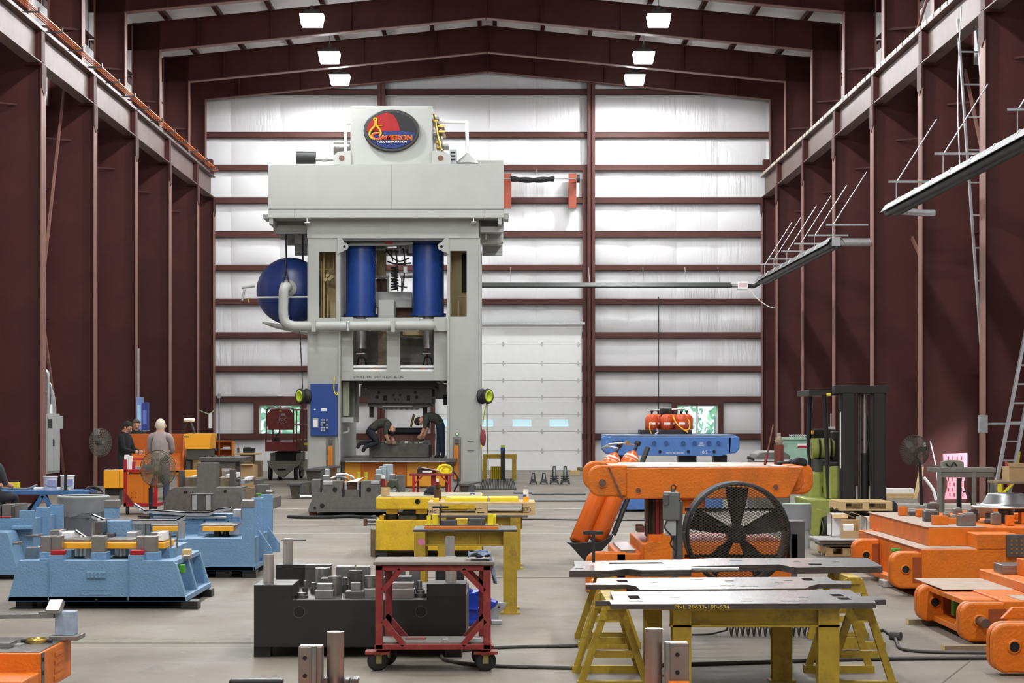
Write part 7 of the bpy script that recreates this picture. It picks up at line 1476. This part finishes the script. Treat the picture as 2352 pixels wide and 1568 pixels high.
t = T('bagged_bin', 'bin wrapped in clear plastic beside the forklift', 'bin', 1830, 27.0); t.vcyl('bin_body', grey, 1830, 1160, 1258.4, 30, 0, n=28); t.vcyl('bag', bagm, 1830, 1158, 1215, 33, 0, r2=34, n=28); t.vcyl('rim', mat('rim_green', (150,170,150), .5), 1830, 1156, 1160, 33, 0, n=28)
# things by the side door
t = T('pedestal_fan', 'dark wire cage pedestal fan near the open side door', 'fan', 2112, 34.8); cage_fan(t.e, t.l(2100, 1035), .27, (-.55, -.85, 0), wire=mat('dark_wire', (84,78,70), .5, .4), rings=12, spokes=36, phase=.2); t.tube('pole', black_m, [(2113, 1062, .08), (2117, 1160, .08)], .03, sub=1); t.vcyl('foot', black_m, 2117, 1186, 1192, 28, .08); t.tube('pole', black_m, [(2117, 1160, .08), (2117, 1190, .08)], .03, sub=1); t.box('tag', paper, 2121, 2127, 1016, 1036, .05, .07); t.tube('tilt_arm', black_m, [(2104, 1050, .1), (2113, 1064, .08)], .03)
gm = mat('bench_grey', (128,124,116), .55, .2, .15)
t = T('vise_bench', 'grey steel bench with a vise by the side door', 'bench', 2200, 34.6); t.box('top', gm, 2146, 2288, 1074, 1084, 0, .6); t.box('apron', gm, 2155, 2282, 1084, 1096, .02, .04)
for x, d in ((2158, 0), (2238, 0), (2280, .1), (2165, .5), (2275, .5)): t.box('leg', gm, x-4, x+5, 1084, 1192, d, d+.07)
q = T('bench_vise', 'grey vise lying on the steel bench', 'vise', 2195, 34.8, z=fz(1074, 34.6)); q.poly('body', mat('vise_grey', (140,138,122), .5, .2), [(2166, 1074), (2166, 1060), (2180, 1056), (2206, 1057), (2214, 1062), (2214, 1074)], 0, .2); q.tube('handle', black_m, [(2172, 1064, -.03), (2182, 1072, -.03), (2190, 1062, -.03), (2198, 1070, -.03)], .012); q.tube('screw', steel, [(2120, 1066, .1), (2166, 1072, .1)], .014, sub=1)
t = T('mechanic_creeper', 'pink slotted plastic creeper leaning near the side door', 'creeper', 2193, 41.0); pk = mat('faded_pink_plastic', (216,140,152), .5); t.poly('board', pk, [(2168, 1147), (2176, 1120), (2176, 1105), (2168, 1085), (2166, 1042), (2222, 1040), (2222, 1082), (2214, 1105), (2214, 1120), (2222, 1146)], 0, .06)
for r_ in range(8):
    for c_ in range(4): t.box('slot', dark_red, 2178+c_*10+(r_ % 2)*3, 2180+c_*10+(r_ % 2)*3, 1048+r_*12, 1056+r_*12, -.004, 0)
t = T('welding_stand', 'black pedestal stand behind the steel bench', 'stand', 2205, 36.5); t.box('column', black_m, 2199, 2209, 1098, 1178, 0, .08); t.vcyl('base', black_m, 2204, 1176, 1180, 22, .05); t.tube('cable', black, [(2212, 1130, 0), (2225, 1128, 0), (2232, 1160, 0), (2236, 1178, 0)], .015)
t = T('plank', 'pale board leaning by the side door post', 'board', 2118, 40.6); t.poly('board', wood, [(2112, 1074), (2122, 1072), (2120, 1090), (2106, 1146), (2098, 1146)], 0, .03); t.tube('white_pipe', paper, [(2122, 1096, -.1), (2142, 1122, -.1), (2150, 1148, -.1)], .03)
t = T('tall_stick', 'thin white stick leaning by the side door', 'stick', 2140, 40.9); t.tube('stick', paper, [(2137, 1014, .0), (2150, 1075, -.1), (2158, 1157, -.3)], .012); t.tube('stick_tip', galv, [(2136.5, 1012, 0), (2137, 1016, 0)], .014)
t = T('yellow_bench', 'bright yellow legged bench at the right edge', 'bench', 2340, 33.8); t.box('top', wood_d, 2290, 2420, 1105, 1111, 0, .7); 
for x, d in ((2293, 0), (2410, 0), (2297, .6)): t.box('leg', yellow_b, x, x+8, 1111, 1200, d, d+.06)
t.poly('brace', yellow_b, [(2301, 1140), (2301, 1132), (2322, 1111), (2330, 1111)], .01, .05)
q = T('carton', 'brown carton on the yellow bench at the right edge', 'carton', 2345, 34.1, z=fz(1105, 33.8)); q.box('body', card, 2318, 2400, 1072, 1105.5, 0, .5); q.poly('flap', card, [(2318, 1072), (2312, 1062), (2352, 1064), (2356, 1072)], -.02, .0)
t = T('shovel', 'red handled shovel leaning at the right column', 'shovel', 2318, 35.6); t.tube('handle', mat('shovel_red', (196,60,76), .5), [(2311, 1060, .1), (2316, 1110, .05), (2320, 1150, .0)], .02); t.poly('blade', galv, [(2312, 1158), (2328, 1156), (2331, 1172), (2326, 1184), (2316, 1184), (2310, 1174)], -.01, .02); t.tube('socket', galv, [(2320, 1148, .0), (2321, 1160, .0)], .024)
e = tag(empty('conduit_run', (8.72, 36.0, 1.2)), 'galvanised conduit with a junction box on the right column', 'conduit'); MB().box(-.1, .04, -.36, -.22, .30, .62).build('junction_box', galv, e, .005); MB().tube([(.0,-.3,.46),(1.2,-.3,.46)], .025).build('conduit', galv, e)
t = T('stacked_lumber', 'stacked boards lying on the floor by the right wall', 'lumber', 2080, 43.5); t.box('board', wood, 2020, 2105, 1133, 1145, 0, .4); t.box('board', paper, 2020, 2100, 1122, 1133, .05, .35); t.box('bearer', wood_d, 2025, 2100, 1145, 1147, .05, .3)
# door leaf of the open side door
dl = struct(empty('door_2', (10.0, 41.46, 0))); MB().box(.02, .2, -.02, 0, 0, 2.05).build('door_jamb', white, dl); MB().box(-.0, .2, -1.61, -1.58, 0, 2.05).build('door_jamb', white, dl); MB().box(.3, 1.5, -1.66, -1.61, .02, 2.0).build('door_leaf', grey, dl); MB().box(1.3, 1.36, -1.61, -1.55, .95, 1.0).build('door_handle', chrome, dl); MB().box(-.05, .06, -1.47, 0, -.0, .015).build('threshold', galv, dl)
# ================================================================ cables on the floor
def cable(label, pts, r=.014, m_=black, extra=None):
    P = []
    for (px, py) in pts: Y = flY(py); P.append((fx(px, Y), Y, r))
    o0 = Vector(P[0]); o0.z = 0; e = tag(empty('power_cable', o0), label, 'cable', 'floor cables'); MB().tube([Vector(p)-o0 for p in P], r, 8, 6).build('cable', m_, e); a = Vector(P[-1])-o0; MB().cyl(a-Vector((.03,0,0)), a+Vector((.03,0,0)), r*1.5, n=10).build('cable_end', black_m, e); return e
grey_c = mat('dusty_cable', (70,66,62), .6)
cable('black cable lying on the floor by the red cart', [(1360, 1484), (1300, 1487), (1180, 1489), (1080, 1495), (1025, 1503), (1015, 1512), (1035, 1522), (1120, 1532), (1240, 1536), (1330, 1538)], .013, grey_c)
cable('long black cable crossing under the front steel plates', [(1330, 1540), (1450, 1535), (1600, 1529), (1800, 1523), (2000, 1517), (2280, 1515), (2400, 1514)], .015, grey_c)
e = cable('grey cable with inline plug near the right trestle', [(2020, 1452), (2030, 1450), (2042, 1458), (2054, 1466), (2060, 1478), (2066, 1490), (2090, 1497), (2160, 1501), (2300, 1503)], .013, grey_c)
Y = flY(1468); MB().cyl(Vector((fx(2046,Y),Y,.03))-e.location, Vector((fx(2066,Y),Y-.05,.03))-e.location, .035, n=14).build('inline_plug', grey_c, e)
cable('black hose on the floor by the centre grey die', [(662, 1190), (700, 1191.5), (760, 1191), (800, 1189.5), (830, 1191), (860, 1192)], .03)
cable('thin black cable on the floor far right of centre', [(1170, 1193), (1260, 1194), (1330, 1195), (1480, 1196)], .012)

# coiled air hose on the floor under the plates
Y = 16.05; e = tag(empty('coiled_hose', (fx(1790, Y), Y, 0)), 'grey coiled air hose on the floor behind the front yellow table', 'hose'); P = []
for i in range(150): P.append((-.42+.84*i/149, .035*math.cos(i*.78), .045+.038*math.sin(i*.78)))
MB().tube(P, .008, 6).build('coil', grey_c, e); MB().tube([(-.42,.035,.045),(-.55,.05,.012),(-.7,.0,.012)], .008, 6, 3).build('hose_end', black, e)
# barrier tape and paper between the last left columns
e = tag(empty('barrier_tape', (-9.48, 63.1, 2.0)), 'green tape with a white paper strip between the last left columns', 'tape'); MB().tube([(0,0,.03),(.02,1.2,-.06),(.0,2.4,-.07),(.0,3.3,.05)], .018, 6, 4).build('tape', mat('green_tape', (150,180,130), .6), e); MB().box(-.0, .12, 2.0, 2.01, -.55, -.06).build('paper_strip', paper, e)
# ================================================================ people
skin = mat('skin', (196,148,122), .6, 0, .06); jeans = mat('blue_jeans', (72,82,104), .85, 0, .12, 20); dk_trous = mat('dark_trousers', (36,38,46), .85, 0, .12, 20)
def person(label, loc, joints, outfit, hair_m, hair='short', rz=0.0, look=(0,-1,0), bulk=1.0):
    """joints: dict of points in metres; one skinned body, faces coloured by the nearest limb"""
    e = tag(empty('person', loc, rz), label, 'person')
    J = {k: Vector(v) for k, v in joints.items()}
    R = {'pelvis': .135, 'waist': .13, 'chest': .15, 'neckb': .075, 'neck': .055, 'head0': .075, 'head': .098, 'headt': .082}
    chains = [('pelvis','waist','shirt'),('waist','chest','shirt'),('chest','neckb','shirt'),('neckb','neck','skin'),('neck','head0','skin'),('head0','head','skin'),('head','headt','skin')]
    for s in ('L','R'):
        R.update({'sh'+s: .068, 'el'+s: .048, 'wr'+s: .034, 'hd'+s: .036, 'hip'+s: .10, 'kn'+s: .066, 'an'+s: .048, 'toe'+s: .042})
        chains += [('neckb','sh'+s,'shirt'),('sh'+s,'el'+s,'shirt'),('el'+s,'wr'+s,'sleeve'),('wr'+s,'hd'+s,'skin'),('pelvis','hip'+s,'pants'),('hip'+s,'kn'+s,'pants'),('kn'+s,'an'+s,'pants'),('an'+s,'toe'+s,'shoe')]
    R = {k_: v_*(bulk if k_[:4] not in ('head','neck') else 1+(bulk-1)*.4) for k_, v_ in R.items()}
    names = list(R); idx = {n: i for i, n in enumerate(names)}
    me = bpy.data.meshes.new('body'); me.from_pydata([J[n] for n in names], [(idx[a], idx[b]) for a, b, _ in chains], [])
    o = bpy.data.objects.new('tmp_body', me); COL.objects.link(o)
    o.modifiers.new('skin', 'SKIN'); sv = me.skin_vertices[0].data
    for n in names: sv[idx[n]].radius = (R[n], R[n]); 
    for n in ('chest','waist','pelvis'): sv[idx[n]].radius = (R[n]*1.15, R[n]*.85)
    sv[idx['pelvis']].use_root = True
    sb = o.modifiers.new('sub', 'SUBSURF'); sb.levels = 2; sb.render_levels = 2
    dg = bpy.context.evaluated_depsgraph_get(); dg.update(); nm = bpy.data.meshes.new_from_object(o.evaluated_get(dg)); bpy.data.objects.remove(o, do_unlink=True)
    order = ['shirt','sleeve','pants','skin','shoe']; nm.materials.clear()
    for k in order: nm.materials.append(outfit[k])
    for p in nm.polygons:
        p.use_smooth = True; best = (1e9, 'shirt')
        for a, b, k in chains:
            A, B = J[a], J[b]; ab = B-A; tt = max(0, min(1, (p.center-A).dot(ab)/max(1e-9, ab.length_squared))); d = (p.center-A-ab*tt).length-(R[a]*(1-tt)+R[b]*tt)*.9
            if d < best[0]: best = (d, k)
        p.material_index = order.index(best[1])
    nm.name = 'body'; link('body', nm, e)
    hc = (J['head0']+J['headt'])/2; up_ = (J['headt']-J['head0']).normalized(); f = Vector(look); f = (f-up_*f.dot(up_)).normalized(); sd = up_.cross(f).normalized()
    # hair cap, ears, nose
    m = MB(); n1, n2 = 18, 10; vs = []
    for i in range(n2+1):
        for k in range(n1):
            a = 2*math.pi*k/n1; fr = math.cos(a); lo_ = .5 if fr > .55 else (-.12 if fr > -.15 else (-.5 if fr > -.4 else -.85)); ph2 = math.pi*.5*(1-i/n2)+lo_*(i/n2)
            rr = .103*math.cos(ph2); p = hc+up_*(.012+.125*math.sin(ph2))+f*(rr*math.cos(a)*1.06-.012)+sd*(rr*math.sin(a)*.92); vs.append(p)
    m.add(vs, [(i*n1+k, i*n1+(k+1)%n1, (i+1)*n1+(k+1)%n1, (i+1)*n1+k) for i in range(n2) for k in range(n1)], True); m.build('hair', hair_m, e)
    m = MB(); 
    for s in (-1, 1): c = hc+sd*s*.098-up_*.01; m.ball(c, (.016,.02,.032), 8, 6)
    m.build('ears', outfit['skin'], e)
    c = hc+f*.108-up_*.02; MB().ball(c, (.018,.018,.024), 8, 6).build('nose', outfit['skin'], e)
    m = MB()
    for s in (-1, 1): m.ball(hc+f*.093+sd*s*.035+up_*.012, (.012,.012,.009), 8, 6)
    m.build('eyes', dark, e); c = hc+f*.096-up_*.062; MB().ball(c, (.024,.014,.008), 8, 6).build('mouth', mat('lips', (160,100,90), .6), e)
    # hands with five fingers
    for s in ('L','R'):
        d = (J['hd'+s]-J['wr'+s]).normalized(); x = d.cross(Vector((0,1,0))); x = x.normalized() if x.length > .1 else Vector((1,0,0)); y = d.cross(x).normalized(); m = MB(); b = J['hd'+s]
        for q, (o_, L_) in enumerate(((-.03,.065),(-.01,.078),(.01,.074),(.03,.06))): m.tube([b+x*o_, b+x*o_+d*L_*.55-y*.006, b+x*o_+d*L_*.85-y*.028], [.010,.009,.007], 6)
        m.tube([b-d*.03-x*.03, b-x*.055+d*.015-y*.01, b-x*.05+d*.05-y*.02], [.012,.010,.008], 6); m.build('fingers', outfit['skin'], e)
    return e
def standing(h=1.75, lean=0.0, arms='down', head_d=0.0, face=-1):
    k = h/1.75; J = {'pelvis':(0,0,.95),'waist':(0,.0,1.08),'chest':(0,-.01+lean*.5,1.28),'neckb':(0,.0+lean,1.44),'neck':(0,-.0+lean*1.1,1.50),'head0':(0,face*.02+lean*1.15+face*head_d*.3,1.555-head_d*.1),'head':(0,face*.025+lean*1.2+face*head_d,1.63-head_d*.3),'headt':(0,face*.02+lean*1.2+face*head_d*1.2,1.68-head_d*.4)}
    for s, q in (('L',-1),('R',1)):
        J.update({'sh'+s:(q*.185,lean,1.41),'el'+s:(q*.25,.03+lean,1.13),'wr'+s:(q*.25,face*.10+lean,.90),'hd'+s:(q*.25,face*.14+lean,.83),'hip'+s:(q*.10,0,.90),'kn'+s:(q*.11,face*.02,.49),'an'+s:(q*.11,.02,.08),'toe'+s:(q*.12,face*.16,.045)})
        if arms == 'front': J.update({'el'+s:(q*.22,face*.10+lean,1.13),'wr'+s:(q*.14,face*.32+lean,1.08),'hd'+s:(q*.11,face*.39+lean,1.08)})
    return {a: (b[0]*k, b[1]*k, b[2]*k) for a, b in J.items()}
g_shirt = mat('pale_grey_shirt', (160,148,146), .85, 0, .08, 14); blk = mat('black_sweater', (24,24,28), .9); olive = mat('dark_olive_shirt', (58,58,50), .9, 0, .12, 14); shoe = mat('dark_boots', (34,30,28), .7); cream_hair = mat('white_hair', (220,210,190), .9, 0, .1, 40, .5, 90); dk_hair = mat('dark_hair', (34,28,26), .8, 0, .2, 40, .4, 90); gr_hair = mat('grey_brown_hair', (84,74,64), .8, 0, .2, 40, .4, 90)
Y = 38.2
person('man with white hair in a pale grey shirt and jeans seen from behind', (fx(368, Y), Y, 0), standing(1.76, .0, 'front', 0.02, face=1), dict(shirt=g_shirt, sleeve=g_shirt, pants=jeans, skin=skin, shoe=shoe), cream_hair, look=(0,1,-.1), bulk=1.12)
Y = 41.6
person('dark-haired man in a black sweater looking down beside the hopper', (fx(286, Y), Y, 0), standing(1.72, .0, 'front', .06, face=-1), dict(shirt=blk, sleeve=blk, pants=dk_trous, skin=skin, shoe=shoe), dk_hair, rz=math.radians(75), look=(0,-1,-.5), bulk=1.12)
Y = 45.5
person('man with glasses partly hidden behind the hopper and the black sweater', (fx(312, Y), Y, 0), standing(1.76, .0, 'front', .03, face=-1), dict(shirt=blk, sleeve=blk, pants=dk_trous, skin=skin, shoe=shoe), gr_hair, rz=math.radians(20), look=(0,-1,-.3))
# seated man at the far left edge
Y = 32.6; x0 = fx(-21, Y); J = standing(1.75, 0, 'front', .03)
J = {k_: (v_[0], v_[1], v_[2]-.43) for k_, v_ in J.items()}
for s_, q in (('L',-1),('R',1)): J.update({'hip'+s_:(q*.11,-.02,.47),'kn'+s_:(q*.14,-.42,.47),'an'+s_:(q*.14,-.40,.08),'toe'+s_:(q*.15,-.56,.045)})
person('man in a dark grey shirt seated at the left edge of the picture', (x0, Y, 0), J, dict(shirt=mat('charcoal_tee', (58,58,62), .9), sleeve=skin, pants=dk_trous, skin=skin, shoe=shoe), dk_hair, look=(0,-1,-.3), rz=math.radians(150), bulk=1.12)
e = tag(empty('shop_stool', (x0, Y, 0)), 'round dark stool under the seated man at the left edge', 'stool'); MB().cyl((0,0,.36),(0,0,.40),.17).build('seat', black, e); MB().cyl((0,0,.03),(0,0,.36),.03).build('post', steel_d, e); MB().cyl((0,0,0),(0,0,.03),.18).build('base', steel_d, e)
# men working in the press
zb_ = fz(1053, 52.2); zd = fz(1020, 52.3)
Y = 51.5; k = Y/F
def pj(px, py, d, zr, x0): return ((px-x0)*k, d, fz(py, Y)-zr)
zr = fz(1053, 51.5); x0 = 870
J = {'pelvis':pj(852,985,.0,zr,x0),'waist':pj(864,974,.0,zr,x0),'chest':pj(882,969,.0,zr,x0),'neckb':pj(893,975,.0,zr,x0),'neck':pj(897,979,-.02,zr,x0),'head0':pj(899.5,983,-.03,zr,x0),'head':pj(901,989,-.04,zr,x0),'headt':pj(902,994,-.05,zr,x0)}
for s, q in (('L',-1),('R',1)): J.update({'sh'+s:pj(889,976,q*.16,zr,x0),'el'+s:pj(890+q*4,996,q*.18-.05,zr,x0),'wr'+s:pj(897+q*5,1009,q*.12-.05,zr,x0),'hd'+s:pj(900+q*5,1014,q*.1-.05,zr,x0),'hip'+s:pj(850,992,q*.10,zr,x0),'kn'+s:pj(866-q*4,1016,q*.12,zr,x0),'an'+s:pj(833-q*7,1021-q*4,q*.12,zr,x0),'toe'+s:pj(826-q*7,1034-q*4,q*.12,zr,x0)})
person('kneeling man in dark olive shirt bending over the die in the press', (fx(x0, Y), Y, zr), J, dict(shirt=olive, sleeve=skin, pants=dk_trous, skin=skin, shoe=shoe), dk_hair, look=(.4,-.3,-.8), bulk=1.22)
Y = 51.7; k = Y/F; zr = fz(1053, 51.2); x0 = 1008
J = {'pelvis':pj(1012,973,.1,zr,x0),'waist':pj(1006,961,.1,zr,x0),'chest':pj(990,956,.06,zr,x0),'neckb':pj(976,959,.0,zr,x0),'neck':pj(970,961.5,-.02,zr,x0),'head0':pj(967,964,-.03,zr,x0),'head':pj(963,968,-.04,zr,x0),'headt':pj(959.5,970,-.05,zr,x0)}
for s, q in (('L',-1),('R',1)): J.update({'sh'+s:pj(980,961,q*.16,zr,x0),'el'+s:pj(979+q*3,982,q*.16-.05,zr,x0),'wr'+s:pj(972+q*4,998,q*.1-.05,zr,x0),'hd'+s:pj(969+q*4,1003,q*.1-.05,zr,x0),'hip'+s:pj(1012,980,q*.08+.1,zr,x0),'kn'+s:pj(1012-q*4,1015,q*.08+.1,zr,x0),'an'+s:pj(1012-q*6,1047,q*.08+.1,zr,x0),'toe'+s:pj(1004-q*6,1050,q*.08+.05,zr,x0)})
person('standing man in dark olive shirt bent forward inside the press', (fx(x0, Y), Y, zr), J, dict(shirt=olive, sleeve=skin, pants=mat('navy_jeans', (40,46,62), .85, 0, .12, 20), skin=skin, shoe=shoe), dk_hair, look=(-.5,-.2,-.6), bulk=1.18)
